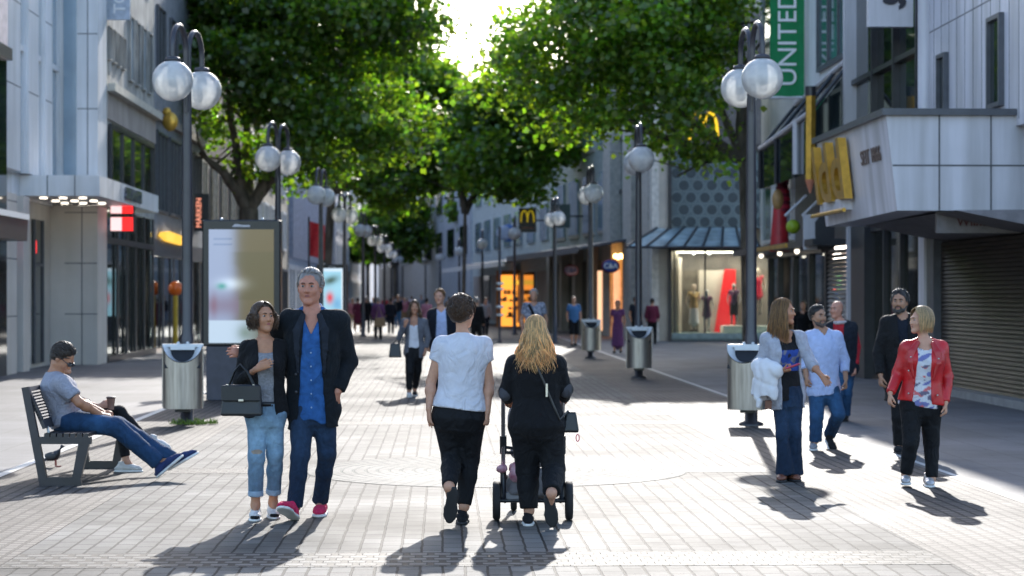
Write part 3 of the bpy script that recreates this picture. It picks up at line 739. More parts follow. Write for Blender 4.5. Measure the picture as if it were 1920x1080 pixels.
q = MB(); q.prism([(-.12, 0), (.42, 0), (.40, H_), (-.02, H_), (-.2, .6), (-.2, .3)], lambda u, v, ww: (hb[0] + u * .7, hb[1] - .02 + ww, hb[2] + v), 0, .1); q.build('black_board', m_dark, sg)
for x0 in (1500, 1532):
    MB().tube([P(x0 - 28, 405, 47), P(x0 + 12, 366, 47)], 0.035, 6).build('stay', m_whiteR, sg)
q = MB(); c_ = P(1487, 425, 49); q.ball(c_, .17, 10, 8); ys2 = tag(q.build('lamp_ball', mat('lime plastic', (.35, .5, .03), .4), None, c_), 'small lime green ball beside the red carved figure', 'ball')

# department store with display windows, set back: camera-facing front at b=78
R3 = bld('department_store', 'stone department store with a perforated metal screen above its display windows', 10, 80)
B3 = 78.0
a_l, a_r = AB(1255, B3)[0], AB(1440, B3)[0]
def z3(py, d=B3): return HC + (HY - py) * d / F
q = G(); q.box(a_l - .1, 22, B3 + 3.3, 100, 0, z3(460)); q.box(a_l - .1, 22, B3 + 1.6, 100, z3(460), 24); q.build('wall', m_stone, R3)
q = G(); q.box(a_l - .05, 22, B3 + .35, B3 + 1.6, z3(425), z3(272)); q.build('screen', mat('teal grey screen', (0.105, 0.15, 0.165), .45, var=.15, scale=.8), R3)
q = MB(S)
for r_ in range(5):
    for i in range(12):
        aa = a_l + .35 + i * .53 + (r_ % 2) * .265; z_ = z3(415) + r_ * .46
        q.add([(aa + .19 * math.cos(t), B3 + .34, z_ + .19 * math.sin(t)) for t in np.linspace(0, 2 * math.pi, 17)[:-1]], [tuple(range(16))])
        q.add([(aa + rr * math.cos(t), B3 + .335, z_ + rr * math.sin(t)) for t in np.linspace(0, 2 * math.pi, 17)[:-1] for rr in (.215, .24)], [(2 * j, 2 * j + 1, (2 * j + 3) % 32, (2 * j + 2) % 32) for j in range(16)], 1)
q.build('perforation', [mat('screen hole', (0.035, .055, .065), .5), mat('screen ring', (.19, .25, .26), .4)], R3)
q = G(); q.box(a_l - .1, 22, B3 + .2, B3 + 1.7, z3(272), 12.5); q.build('upper_wall', mat('dark upper wall', (.13, .12, .115), .7), R3)
q = G(); q.box(a_l + .0, 22, B3 + .15, B3 + .3, z3(280), z3(268)); q.box(a_l, a_l + .12, B3 + .1, B3 + .34, 0, z3(280)); q.build('screen_frame', m_dark, R3)
for a0, a1, m_ in ((a_l - .62, a_l - .35, mat('pale stone pillar', (.60, .56, .51), .7)), (a_l - .35, a_l, m_stone)): G().box(a0, a1, B3 + .2, B3 + 2, 0, 13).build('pillar', m_, R3)
# display windows
q = G(); q.box(a_l + .15, 20, B3 + .3, B3 + 3.2, 0, z3(625)); q.build('window_base', mat('teal plinth', (.20, .27, .27), .4), R3)
q = G(); q.box(a_l + .15, 20, B3 + 3.0, B3 + 3.2, z3(625), z3(470), 0); q.box(a_l + .15, 20, B3 + .4, B3 + 3.2, z3(470), z3(466), 0); q.build('display_back', [m_int], R3)
q = G(); q.box(a_l + .3, 16, B3 + .8, B3 + 2.6, z3(471), z3(470) - .02); q.build('ceiling_light', emis('display ceiling light', (1, .86, .72), 4.5), R3)
q = G(); q.box(a_l + .2, AB(1295, B3)[0], B3 + 2.6, B3 + 2.9, z3(625), z3(480)); q.box(AB(1328, B3)[0], AB(1376, B3)[0], B3 + 2.5, B3 + 2.8, z3(625), z3(505)); q.build('display_panel', m_intl, R3)
q = MB(S); q.prism([(AB(1357, B3)[0], z3(625)), (AB(1398, B3)[0], z3(625)), (AB(1398, B3)[0], z3(503)), (AB(1377, B3)[0], z3(503))], lambda u, v, ww: (u, B3 + ww, v), 2.3, 2.45); q.build('red_drape', emis('self lit red drape', (.8, .01, .015), .35), R3)  # cloth emits: the display lighting is put into the drape itself
q = G(); q.box(AB(1367, B3)[0], 20, B3 + 1.2, B3 + 2.2, z3(625), z3(612)); q.build('display_step', m_ltext, R3)
q = G(); q.box(AB(1411, B3)[0], AB(1432, B3)[0], B3 + 1.4, B3 + 2.2, z3(612), z3(592)); q.build('display_plinth', m_dark, R3)
for px in (1310, 1340, 1390): MB(S).ball((AB(px, B3)[0], B3 + 1.2, z3(473)), .06, 8, 6).build('spotlight', emis('display spot', (1, .85, .7), 5), R3)
q = G(); q.box(a_l + .15, 20, B3 + .38, B3 + .39, z3(638), z3(468)); q.build('shop_window', m_pane, R3)
q = G()
for px in (1268, 1326, 1400): q.box(AB(px, B3)[0] - .03, AB(px, B3)[0] + .03, B3 + .33, B3 + .41, z3(625), z3(468))
q.box(a_l, 20, B3 + .3, B3 + .42, z3(640), z3(636)); q.build('window_frame', m_dark, R3)
mm = thing('restaurant_sign', 'black sign board with a yellow arched M half hidden by leaves', 'sign', S(AB(1315, B3)[0], B3, 7))
zc = z3(236)
G().box(AB(1284, B3)[0], AB(1350, B3)[0], B3 - .1, B3 + .2, z3(270), z3(205)).build('board', m_dark, mm)
def arch_m(parent, c, w_, h_, m_, ax=ea, yy=-ex):
    q_ = MB()
    for s_ in (-1, 1):
        pts = []
        for i in range(17):
            t = math.pi * i / 16
            pts.append(c + ax * (s_ * w_ / 4 - math.cos(t) * w_ / 4) + V(0, 0, 1) * (-h_ / 2 + h_ * math.sin(t) ** .75) + yy * .03)
        q_.tube(pts, w_ * .055, 6, 0, False)
    return q_.build('arches', m_, parent)
m_arch = emis('lit yellow arch', (1.0, .62, .02), .42)
arch_m(mm, V(*S(AB(1320, B3)[0], B3 - .1, zc)), 1.05, 1.0, m_arch)
# glass canopy in front
gc = thing('glass_canopy', 'sloping glass canopy on dark ribs over the display windows', 'canopy', S(a_l + 2, B3 - 1, z3(470)))
q = G(); aL, aR = AB(1175, 76)[0], AB(1425, 76)[0]
q.hexa([(aL, B3 - 2.2, z3(466)), (aR, B3 - 2.2, z3(466)), (aR, B3 + .3, z3(427)), (aL + 1.4, B3 + .3, z3(427)), (aL, B3 - 2.2, z3(465)), (aR, B3 - 2.2, z3(465)), (aR, B3 + .3, z3(426)), (aL + 1.4, B3 + .3, z3(426))]); q.build('glazing', mat('frosted canopy glass', (.30, .38, .40), .12, spec=.8, var=.3, scale=1.2), gc)
q = MB(S)
for i in range(8):
    t = i / 7; q.tube([(aL + (aR - aL) * t, B3 - 2.25, z3(465)), (aL + 1.4 + (aR - aL - 1.4) * t, B3 + .3, z3(425))], .05, 6, 0, False)
q.tube([(aL, B3 - 2.25, z3(466)), (aR, B3 - 2.25, z3(466))], .05, 6); q.build('ribs', m_dark, gc)

# right row bending towards the middle: from (8.4,80) to (4.0,124) and on
def W(t, o, z):    # along the bending facade: t metres from the store corner, o outward (towards the street)
    d = nrm(V(-4.5, 44.0)); n = V(-d[1], d[0])
    p = V(8.1, 79.0) + d * t + n * o
    return S(p[0], p[1], z)
def Gw(): return MB(W)
R4 = thing('stone_pier_store', 'stone store front with pale piers and teal glass strips right of the street bend', 'building', W(5, 0, 0))
Gw().box(0, 10, -.9, -.3, 0, 16).build('wall', m_stone, R4)
m_pier = mat('pale pier stone', (.56, .51, .46), .7, streak=.1)
for t0, t1 in ((0.2, 1.6), (3.6, 5.4), (8.2, 9.9)): Gw().box(t0, t1, -.3, .25, 0, 16).build('pier', m_pier, R4)
for t0, t1 in ((1.7, 3.5), (5.5, 8.1)):
    g = Gw().box(t0, t1, -.3, -.2, 3.9, 15).build('window', m_glasst, R4)
    fr = Gw()
    for zz in (6, 8.2, 10.4, 12.6): fr.box(t0, t1, -.2, -.12, zz, zz + .15)
    fr.build('frame', m_dark, g)
Gw().box(1.6, 3.6, -.3, -.22, 0, 3.4).build('shop_window', m_glassd, R4)
q = Gw(); q.box(5.4, 8.2, -.5, -.3, 0, 3.4); q.build('self_lit_wall', m_orange, R4)
q = Gw(); q.box(8.2, 12.0, -.2, .1, .2, 2.8); q.build('self_lit_panel', emis('self lit peach wall', (1.0, .55, .32), .5), R4)  # panel emits by itself, shop light put into its material
for t in (5.6, 6.1, 6.6, 7.1, 7.7): MB(W).ball((t, .1, 3.3 + .1 * (t % 1)), .1, 8, 6).build('globe_bulb', emis('warm bulb', (1, .6, .2), 4), R4)
R5 = thing('stone_row_house', 'taller stone house with glazed entrance beyond the orange lit wall', 'building', W(18, 0, 0))
Gw().box(10, 27, -6, -.3, 0, 12.5).build('wall', mat('greenish stone', (.42, .45, .43), .7, streak=.15), R5)
for i in range(4):
    t0 = 11 + i * 4.1
    g = Gw().box(t0, t0 + 2.6, -.3, -.2, 4.6, 7.2).build('window', m_glassb, R5)
    Gw().box(t0 - .15, t0 + 2.75, -.3, -.22, 4.45, 4.6).build('sill', m_stone, g)
    g = Gw().box(t0, t0 + 2.6, -.3, -.2, 8.4, 10.8).build('window', m_glassb, R5)
    Gw().box(t0 - .15, t0 + 2.75, -.3, -.22, 8.25, 8.4).build('sill', m_stone, g)
for t in (10.1, 14, 18, 22, 26): Gw().box(t, t + .8, -.3, .1, 0, 4).build('pier', m_stone, R5)
for t in (11, 15, 19, 23): Gw().box(t, t + 2.9, -.3, -.22, .1, 3.3).build('shop_window', m_glassd, R5)
R6 = thing('pale_glass_house', 'pale greenish house with a flat canopy where the street bends', 'building', W(40, 0, 0))
Gw().box(27, 62, -10, -.2, 0, 13).build('wall', mat('pale green grey wall', (.58, .65, .65), .6, streak=.1), R6)
for i in range(7):
    t0 = 28 + i * 4.8
    for z0 in (4.6, 7.6, 10.4): Gw().box(t0, t0 + 2.6, -.2, -.1, z0, z0 + 1.9).build('window', m_glassb, R6)
    Gw().box(t0, t0 + 3.6, -.2, -.1, .2, 3.0).build('shop_window', m_glassd if i % 2 else m_intl, R6)
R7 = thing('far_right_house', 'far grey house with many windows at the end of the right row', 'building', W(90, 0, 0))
Gw().box(62, 150, -12, -.1, 0, 15).build('wall', mat('haze toned grey wall', (.52, .56, .62), .7, streak=.1), R7)  # far haze mixed into the wall colour
for i in range(10):
    for z0 in (4.6, 8, 11.4): Gw().box(64 + i * 8.4, 68 + i * 8.4, -.1, .0, z0, z0 + 2).build('window', m_glassd, R7)
# long dark canopies along the right row
for t0, t1, z0, lab in ((4.6, 26, 3.55, 'long dark metal canopy along the stone row'), (27, 58, 3.35, 'pale edged flat canopy at the street bend')):
    c_ = thing('long_canopy', lab, 'canopy', W((t0 + t1) / 2, .5, z0), 'canopies along the right row')
    Gw().hexa([(t0, -.25, z0 + .45), (t1, -.25, z0 + .45), (t1, 2.2, z0), (t0, 2.2, z0), (t0, -.25, z0 + .55), (t1, -.25, z0 + .55), (t1, 2.2, z0 + .1), (t0, 2.2, z0 + .1)]).build('roof', m_dgrey, c_)
    Gw().box(t0, t1, 2.2, 2.26, z0 - .12, z0 + .14).build('edge', m_dgrey if t0 < 20 else m_ltext, c_)
# orange lit kiosk
ok = thing('orange_kiosk', 'small shop glowing orange inside beside the banded post', 'kiosk', P(972, 612, 118))
o0 = P(972, 612, 118); o0[2] = 0
MB().box(o0[0] - 1.15, o0[0] + 1.2, o0[1], o0[1] + 1.5, 0, 2.9).build('back_wall', m_orange, ok)
q = MB(); q.box(o0[0] - 1.25, o0[0] - 1.1, o0[1] - .6, o0[1] + 1.5, 0, 3); q.box(o0[0] + 1.1, o0[0] + 1.25, o0[1] - .6, o0[1] + 1.5, 0, 3); q.box(o0[0] - 1.25, o0[0] + 1.25, o0[1] - .7, o0[1] + 1.5, 2.9, 3.15); q.build('frame', mat('orange paint', (.6, .2, .02), .5), ok)
r_ = random.Random(4)
for i in range(30):
    x_ = o0[0] + r_.uniform(-1, .9); z_ = r_.choice((.5, .95, 1.4, 1.8)); MB().box(x_, x_ + .2, o0[1] - .3, o0[1] - .1, z_, z_ + r_.uniform(.1, .35)).build('display_item', GOODS[r_.randrange(6)], ok)
MB().box(o0[0] - 1.1, o0[0] + 1.1, o0[1] - .62, o0[1] - .5, 2.35, 2.6).build('lit_strip', m_yell, ok)
# round and square projecting signs
m_cab = mat('blue sign face', (.03, .07, .28), .4); m_car = mat('maroon rim', (.2, .01, .04), .4)
for px, py, d, sc_, lab in ((1145, 499, 82, 1.0, 'blue oval shop sign with white letters hung before the peach lit wall'), (1071, 507, 92, .92, 'smaller oval shop sign hung beside the dark entrance')):
    c = P(px, py, d); s_ = thing('oval_sign', lab, 'sign', c, 'oval shop signs')
    MB().ball(c, .36 * sc_, 20, 12, 0, (1, .18, .76)).build('rim', m_car, s_)
    MB().ball(c + V(0, -.035, 0), .32 * sc_, 20, 12, 0, (1, .14, .72)).build('face', m_cab if px > 1100 else mat('pale violet face', (.35, .33, .5), .5), s_)
    put_text('lettering', 'C&A', .28 * sc_, m_ltext if px > 1100 else m_cab, s_, c + V(0, -.10, 0), V(1, 0, 0), V(0, 0, 1), V(0, -1, 0), .02, .006)
    MB().tube([c + V(0, .02, .2), c + V(0, .02, .9)], .03, 6).build('hanger', m_dark, s_)
for px, py, d, lab in ((989, 413, 100, 'square black sign with a yellow arched M beside the twin globe lamp'),):
    c = P(px, py, d); s_ = thing('restaurant_sign', lab, 'sign', c)
    MB().box(c[0] - .42, c[0] + .42, c[1], c[1] + .15, c[2] - .58, c[2] + .58).build('board', m_dark, s_)
    arch_m(s_, c + V(0, -.02, .18), .62, .55, emis('dim yellow arch', (.8, .6, .03), .15), V(1, 0, 0), V(0, -1, 0))
    MB().box(c[0] - .3, c[0] + .3, c[1] - .02, c[1], c[2] - .42, c[2] - .32).build('text_strip', mat('rose strip', (.35, .2, .2), .6), s_)
    MB().tube([c + V(.4, .1, 0), c + V(1.4, .3, 0)], .04, 6).build('bracket', m_dark, s_)
c = P(1051, 405, 97); s_ = thing('square_sign', 'blank dark green square sign behind the twin globe lamp', 'sign', c)
MB().box(c[0] - .45, c[0] + .45, c[1], c[1] + .15, c[2] - .55, c[2] + .55).build('board', mat('dark green board', (.02, .06, .06), .4), s_)
MB().tube([c + V(.4, .1, 0), c + V(1.3, .3, 0)], .04, 6).build('bracket', m_dark, s_)
c = P(953, 437, 118); s_ = thing('round_sign', 'round blue and pale sign projecting above the banded post', 'sign', c)
MB().ball(c, .5, 18, 12, 0, (1, .2, 1)).build('disc', mat('mid blue', (.1, .2, .5), .4), s_)
MB().ball(c + V(-.25, -.06, 0), .42, 18, 12, 0, (1, .2, 1)).build('disc', mat('pale blue disc', (.5, .55, .7), .4), s_)
# ================================================================== street furniture
def globe_mat():
    m, nt, b = new_mat('globe glass'); L = nt.links.new
    out = nt.nodes['Material Output']; nt.nodes.remove(b)
    tr = N(nt, 'ShaderNodeBsdfTransparent'); tr.inputs[0].default_value = (.92, .95, .96, 1)
    tl = N(nt, 'ShaderNodeBsdfTranslucent'); tl.inputs[0].default_value = (.95, .95, .93, 1)
    gl = N(nt, 'ShaderNodeBsdfGlossy'); gl.inputs[0].default_value = (.95, .97, 1, 1); gl.inputs['Roughness'].default_value = .04
    df = N(nt, 'ShaderNodeBsdfDiffuse'); df.inputs[0].default_value = (.96, .96, .96, 1)
    tc = N(nt, 'ShaderNodeTexCoord'); mp = N(nt, 'ShaderNodeMapping'); mp.inputs['Scale'].default_value = (1, 1, 1)
    no = N(nt, 'ShaderNodeTexNoise'); no.inputs['Scale'].default_value = 5; no.inputs['Detail'].default_value = 4
    L(tc.outputs['Object'], mp.inputs[0]); L(mp.outputs[0], no.inputs['Vector'])
    rp = N(nt, 'ShaderNodeValToRGB'); rp.color_ramp.elements[0].position = .35; rp.color_ramp.elements[1].position = .7
    rp.color_ramp.elements[0].color = (.64, .64, .64, 1); rp.color_ramp.elements[1].color = (.99, .99, .99, 1); L(no.outputs[0], rp.inputs[0])
    a0 = N(nt, 'ShaderNodeMixShader'); a0.inputs[0].default_value = .5; L(tl.outputs[0], a0.inputs[1]); L(df.outputs[0], a0.inputs[2])
    a = a0
    c = N(nt, 'ShaderNodeMixShader'); L(rp.outputs[0], c.inputs[0]); L(tr.outputs[0], c.inputs[1]); L(a.outputs[0], c.inputs[2])
    fr = N(nt, 'ShaderNodeFresnel'); fr.inputs[0].default_value = 1.35
    d = N(nt, 'ShaderNodeMixShader'); L(fr.outputs[0], d.inputs[0]); L(c.outputs[0], d.inputs[1]); L(gl.outputs[0], d.inputs[2])
    L(d.outputs[0], out.inputs[0])
    return m
m_globe = globe_mat()
m_pole = mat('dark lamp paint', (0.035, 0.033, 0.042), .35, var=.2, scale=3, spec=.6)
def make_lamp(sgn):
    """twin globe lamp at the origin; arms along y, sgn slants them"""
    t = thing('street_lamp', 'lamp', 'street lamp', (0, 0, 0)); t['_local'] = 1
    q = MB(); q.lathe([(.16, 0), (.16, .03), (.085, .06), (.085, 1.15), (.072, 1.2), (.07, 2.6), (.058, 4.2), (.05, 4.62)], (0, 0, 0), 14)
    q.build('pole', m_pole, t)
    for k, (dx, dy, zt) in enumerate(((.05 if sgn > 0 else -.11, -.62, 5.2), (-.05 if sgn > 0 else .12, .62, 5.2))):
        d_ = nrm(V(dx, dy, 0)); R_ = math.hypot(dx, dy)
        pts = [V(0, 0, 4.1) + d_ * .05, V(0, 0, 4.6) + d_ * .06]
        for i in range(13):
            th = math.pi * i / 12
            pts.append(V(0, 0, zt - R_ * .5 + .02) + d_ * (.06 + (R_ - .06) * (1 - math.cos(th)) / 2) + V(0, 0, 1) * math.sin(th) * R_ * .46)
        pts.append(pts[-1] - V(0, 0, .18))
        MB().tube(pts, [.038] * len(pts), 8).build('arm', m_pole, t)
        c = pts[-1] - V(0, 0, .27)
        q = MB().ball(c, .265, 28, 18); g = q.build('globe', m_globe, t)
        q = MB().lathe([(.0, -.02), (.06, 0), (.075, -.26), (.05, -.36), (0.0, -.37)], c + V(0, 0, .28), 12); q.build('lamp_socket', mat('socket grey', (.35, .36, .38), .35) if False else bpy.data.materials['socket grey'], g)
        MB().lathe([(.0, .05), (.09, .03), (.11, -.02), (.0, -.03)], c + V(0, 0, .27), 16).build('collar', m_pole, g)
    return t
mat('socket grey', (.35, .36, .38), .35)
lampR = make_lamp(1); lampL = make_lamp(-1)
ordn = ['nearest', 'second', 'third', 'fourth', 'fifth', 'sixth', 'seventh', 'eighth', 'ninth', 'tenth']
left_b = [27.5, 42.6, 57.6, 71.5, 88, 104, 120, 137, 155, 175]
right_b = [27.0, 42.6, 56.5, 74.5, 92, 110, 128, 148, 168, 190]
for i, b in enumerate(left_b):
    o = lampL if i == 0 else copy_tree(lampL)
    o.location = S(-3.36, b); o.rotation_euler = (0, 0, TH + random.uniform(-.1, .1) * (i > 0))
    o['label'] = ['nearest twin globe lamp of the left row, beside the large advertising screen', 'second twin globe lamp of the left row, rising behind the large advertising screen', 'third twin globe lamp of the left row, above the tall man', 'fourth twin globe lamp of the left row, above the smaller advertising screen'][i] if i < 4 else f'{ordn[i]} twin globe lamp of the left row, far up the street'
    o['group'] = 'twin globe street lamps'
for i, b in enumerate(right_b):
    o = lampR if i == 0 else copy_tree(lampR)
    o.location = S(4.02 if i < 3 else 4.02 - max(0, b - 78) * .06, b); o.rotation_euler = (0, 0, TH + random.uniform(-.1, .1) * (i > 0))
    o['label'] = ['nearest twin globe lamp of the right row, beside the green banner', 'second twin globe lamp of the right row, in front of the mannequin window', 'third twin globe lamp of the right row, before the orange lit wall', 'fourth twin globe lamp of the right row, beside the square black M sign'][i] if i < 4 else f'{ordn[i]} twin globe lamp of the right row, far up the street'
    o['group'] = 'twin globe street lamps'

# bins
m_rim = mat('pale grey bin rim', (.62, .64, .66), .35, var=.05)
def make_bin():
    t = thing('litter_bin', 'bin', 'bin', (0, 0, 0)); t['_local'] = 1
    n = 24; R_ = .255; D_ = .20
    def ring(z, r=1.0, fr=0.0):
        out = []
        for j in range(n + 1):
            th = math.pi * j / n
            out.append((-math.cos(th) * R_ * r, -D_ * math.sin(th) ** .8 * r - .05 + fr, z))
        return out
    # body: half-round shell, its top edge dipping at the front for the mouth
    def dip(j, full): th = math.pi * j / n; return full - .235 * max(0, math.sin(th) ** 1.1 - .06) if full > .5 else full
    v = []; lo = ring(.22); up = ring(1.04)
    up = [(x, y, dip(j, 1.04)) for j, (x, y, z) in enumerate(up)]
    nrow = 6
    for r_ in range(nrow + 1):
        for j in range(n + 1):
            k = r_ / nrow; v.append((lo[j][0], lo[j][1], lo[j][2] * (1 - k) + up[j][2] * k))
    f = []
    for r_ in range(nrow):
        for j in range(n): f.append((r_ * (n + 1) + j, r_ * (n + 1) + j + 1, (r_ + 1) * (n + 1) + j + 1, (r_ + 1) * (n + 1) + j))
    q = MB(); q.add(v, f, 0, True)
    q.add([(-R_, -.05, .22), (R_, -.05, .22), (R_, .09, .22), (-R_, .09, .22), (-R_, -.05, 1.04), (R_, -.05, 1.04), (R_, .09, 1.04), (-R_, .09, 1.04)], [(0, 3, 2, 1), (1, 2, 6, 5), (2, 3, 7, 6), (3, 0, 4, 7), (4, 5, 6, 7)])
    q.add(lo + [(0, -.05, .22)], [tuple(range(n, -1, -1))])
    q.box(R_ - .004, R_ + .012, -.04, -.015, .24, 1.0); q.box(-R_ - .012, -R_ + .004, -.04, -.015, .24, 1.0)
    q.build('body', m_steel, t)
    # inclined rim with the smiling mouth
    fr_ = up; outer = [V(*p) + V(0, -.012, .012) for p in fr_]
    v = []; f = []
    cen = V(0, -.07, 1.03)
    for j, p in enumerate(outer):
        th = math.pi * j / n
        inn = V(-math.cos(th) * R_ * .62, -.05 - D_ * .62 * math.sin(th) ** .8, 0)
        inn[2] = 1.0 - .17 * math.sin(th)
        if th < .01 or th > 3.13: pass
        v.append(tuple(p)); v.append(tuple(inn)); v.append((inn[0], inn[1] + .03, inn[2] - .05))
    for j in range(n):
        f.append((3 * j, 3 * j + 3, 3 * j + 4, 3 * j + 1)); f.append((3 * j + 1, 3 * j + 4, 3 * j + 5, 3 * j + 2))
    q = MB(); q.add(v, f, 0, True)
    q.box(-R_ - .01, R_ + .01, -.06, .095, 1.02, 1.06)
    q.box(-R_ * .62, R_ * .62, -.09, -.05, .985, 1.03)
    q.build('rim', m_rim, t)
    q = MB(); q.add([(-R_ * .9, -.06, .98), (R_ * .9, -.06, .98), (R_ * .9, -.2, .75), (-R_ * .9, -.2, .75)], [(0, 1, 2, 3)]); q.build('mouth', mat('bin inside', (.012, .014, .02), .8), t)
    q = MB(); q.box(-.1, .1, -.03, .05, .17, .22); q.box(-.1, -.06, .09, .17, .3, .95); q.box(.06, .1, .09, .17, .3, .95); q.build('bracket', m_dark, t)
    for x in (-.06, .06): MB().ball((x, .02, 1.07), .022, 8, 6).build('bolt', m_rim, t)
    return t
bin0 = make_bin()
bl = [(-3.36, 27.5, .12, 'steel litter bin with pale smiling rim on the nearest left lamp', -0.05), (4.02, 27.0, -.35, 'steel litter bin beside the woman carrying a white coat', 0), (4.02, 42.6, .0, 'steel litter bin on the second right lamp, seen between the street and the mannequins', 0), (4.02, 56.5, .05, 'smallest and farthest steel litter bin, on the third right lamp', 0)]
for i, (a, b, rz, lab, dx) in enumerate(bl):
    o = bin0 if i == 0 else copy_tree(bin0)
    d_ = V(math.sin(rz), -math.cos(rz), 0) * .17
    o.location = tuple(V(*S(a + dx, b)) + d_); o.rotation_euler = (0, 0, rz)
    o['label'] = lab; o['group'] = 'steel litter bins'

# weeds at the foot of the left lamp
def tuft(cx, cy, n, r, label):
    v = []; f = []
    for i in range(n):
        a = random.uniform(0, 6.28); d = r * math.sqrt(random.random()); x = cx + d * math.cos(a) * 1.6; y = cy + d * math.sin(a)
        h = random.uniform(.03, .09); b_ = random.uniform(0, 6.28); w_ = .012
        k = len(v); v += [(x - w_ * math.cos(b_), y - w_ * math.sin(b_), .012), (x + w_ * math.cos(b_), y + w_ * math.sin(b_), .012), (x + random.uniform(-.05, .05), y + random.uniform(-.05, .05), .012 + h)]
        f.append((k, k + 1, k + 2))
    o = mesh_obj('weeds', v, f, mat('weed green', (.16, .24, .03), .6), None, False, None, None, (cx, cy, 0))
    return tag(o, label, 'weeds', None, 'stuff')
lp = S(-3.36, 27.4)
tuft(lp[0] + .10, lp[1], 260, .2, 'bright green weeds round the foot of the nearest left lamp')

# advertising screens
def screen_cols(nx, nz, seed):
    r = np.random.default_rng(seed)
    x, z = np.meshgrid(np.linspace(0, 1, nx), np.linspace(0, 1, nz), indexing='ij')
    olive = V(.105, .085, .04); col = np.zeros((nx, nz, 3)) + olive * 1.1
    band = 1 / (1 + np.exp((x - .40) * 22)); col = col * (1 - band[..., None]) + V(.30, .38, .58) * band[..., None]
    tree_ = 1 / (1 + np.exp(-(x - .42 + .18 * np.sin(z * 9) * (z < .7) + .2 * (z - .5) ** 2) * 30)) * (z > .38) * (z < .8)
    col = col * (1 - tree_[..., None] * .55) + V(.08, .075, .03) * tree_[..., None] * .55
    car = np.exp(-((x - .34) / .2) ** 2 - ((z - .52) / .05) ** 2); col += car[..., None] * V(.35, .42, .45)
    teal = np.exp(-((x - .2) / .08) ** 2 - ((z - .5) / .03) ** 2); col = col * (1 - teal[..., None]) + teal[..., None] * V(.05, .35, .33)
    low = np.exp(-((z - .33) / .10) ** 2) * (x < .45); col = col * (1 - low[..., None] * .7) + V(.18, .12, .2) * low[..., None] * .7
    red_ = np.exp(-((x - .08) / .05) ** 2 - ((z - .33) / .1) ** 2); col = col * (1 - red_[..., None] * .5) + red_[..., None] * .5 * V(.2, .05, .09)
    wb = (z < .2); k = 1 / (1 + np.exp((x - .62) * 14)); wcol = V(.5, .64, .8) * k[..., None] + V(.10, .10, .05) * (1 - k[..., None]); col = np.where(wb[..., None], wcol, col)
    pl = np.exp(-((x - .55) / .12) ** 2 - ((z - .09) / .07) ** 2); col = col * (1 - pl[..., None] * .6) + V(.06, .12, .03) * pl[..., None] * .6
    txt = (np.abs(((z * 60) % 3) - 1) < .5) * (z > .82) * (z < .93) * (x > .07) * (x < .36); col = col - txt[..., None] * .12
    return np.clip(col, 0, 1)
def screen_cols2(nx, nz, seed):
    x, z = np.meshgrid(np.linspace(0, 1, nx), np.linspace(0, 1, nz), indexing='ij')
    col = np.zeros((nx, nz, 3)) + V(.32, .62, .78)
    dk = np.exp(-((x - .45) / .3) ** 2 - ((z - .68 - .15 * x) / .09) ** 2); col = col * (1 - dk[..., None]) + V(.05, .10, .08) * dk[..., None]
    rd = np.exp(-((x - .42) / .14) ** 2 - ((z - .38) / .12) ** 2); col = col * (1 - rd[..., None]) + V(.7, .03, .04) * rd[..., None]
    bl_ = np.exp(-((x - .7) / .2) ** 2 - ((z - .25) / .15) ** 2); col = col * (1 - bl_[..., None] * .6) + V(.06, .25, .55) * bl_[..., None] * .6
    col[(x > .86)] = V(.85, .92, 1.0); col[(z > .93)] = V(.6, .75, .9)
    return np.clip(col, 0, 1)
def vcol_emis(name, k):
    m, nt, b = new_mat(name); at = N(nt, 'ShaderNodeVertexColor'); at.layer_name = 'Col'
    b.inputs['Base Color'].default_value = (.02, .02, .02, 1); b.inputs['Roughness'].default_value = .15
    nt.links.new(at.outputs[0], b.inputs['Emission Color']); b.inputs['Emission Strength'].default_value = k
    return m
m_kcase = mat('black kiosk case', (.012, .013, .016), .3, spec=.5)
m_kbase = mat('slate kiosk base', (.055, .055, .075), .5)
def make_screen(px0, px1, d, label, colfn, k):
    x0 = P(px0, 0, d)[0]; x1 = P(px1, 0, d)[0]; s_ = F / d
    t = thing('advertising_screen', label, 'advertising screen', ((x0 + x1) / 2, d, 0), 'advertising screens')
    w_ = x1 - x0; zt = 2.92; zb = .88
    q = MB(); q.bbox(x0, x1, d, d + .28, zb, zt, .02); q.build('case', m_kcase, t)
    q = MB(); q.bbox(x0 + .06, x1 - .02, d + .03, d + .25, 0, zb, .01); q.build('base', m_kbase, t)
    nx, nz = 50, 84
    sx0, sx1 = x0 + w_ * .085, x1 - w_ * .085; sz0, sz1 = zb + .05, zt - .155
    X, Z = np.meshgrid(np.linspace(sx0, sx1, nx), np.linspace(sz0, sz1, nz), indexing='ij')
    vs = np.stack([X, np.full_like(X, d - .004), Z], -1).reshape(-1, 3)
    idx = np.arange(nx * nz).reshape(nx, nz)
    fs = np.stack([idx[:-1, :-1], idx[1:, :-1], idx[1:, 1:], idx[:-1, 1:]], -1).reshape(-1, 4)
    mesh_obj('screen', vs, fs, vcol_emis('screen picture', k), t, False, None, colfn(nx, nz, 1).reshape(-1, 3))
    q = MB(); c = (x0 + x1) / 2; q.prism([(-.13, 0), (.16, 0), (.16, .028), (.03, .03), (-.03, .045), (-.09, .045)], lambda u, v, ww: (c - .02 + u, d - .005 + ww, zt - .115 + v), 0, .005)
    q.build('badge', mat('grey badge', (.5, .48, .52), .4), t)
    q = MB()
    for xx in (x0 + .3, x1 - .3): q.ball((xx, d + .1, zt + .01), .03, 8, 6)
    q.build('top_bolts', m_rim, t)
    return t
make_screen(379, 526, 33.6, 'large black advertising screen with blue and olive picture behind the couple', screen_cols, .36)
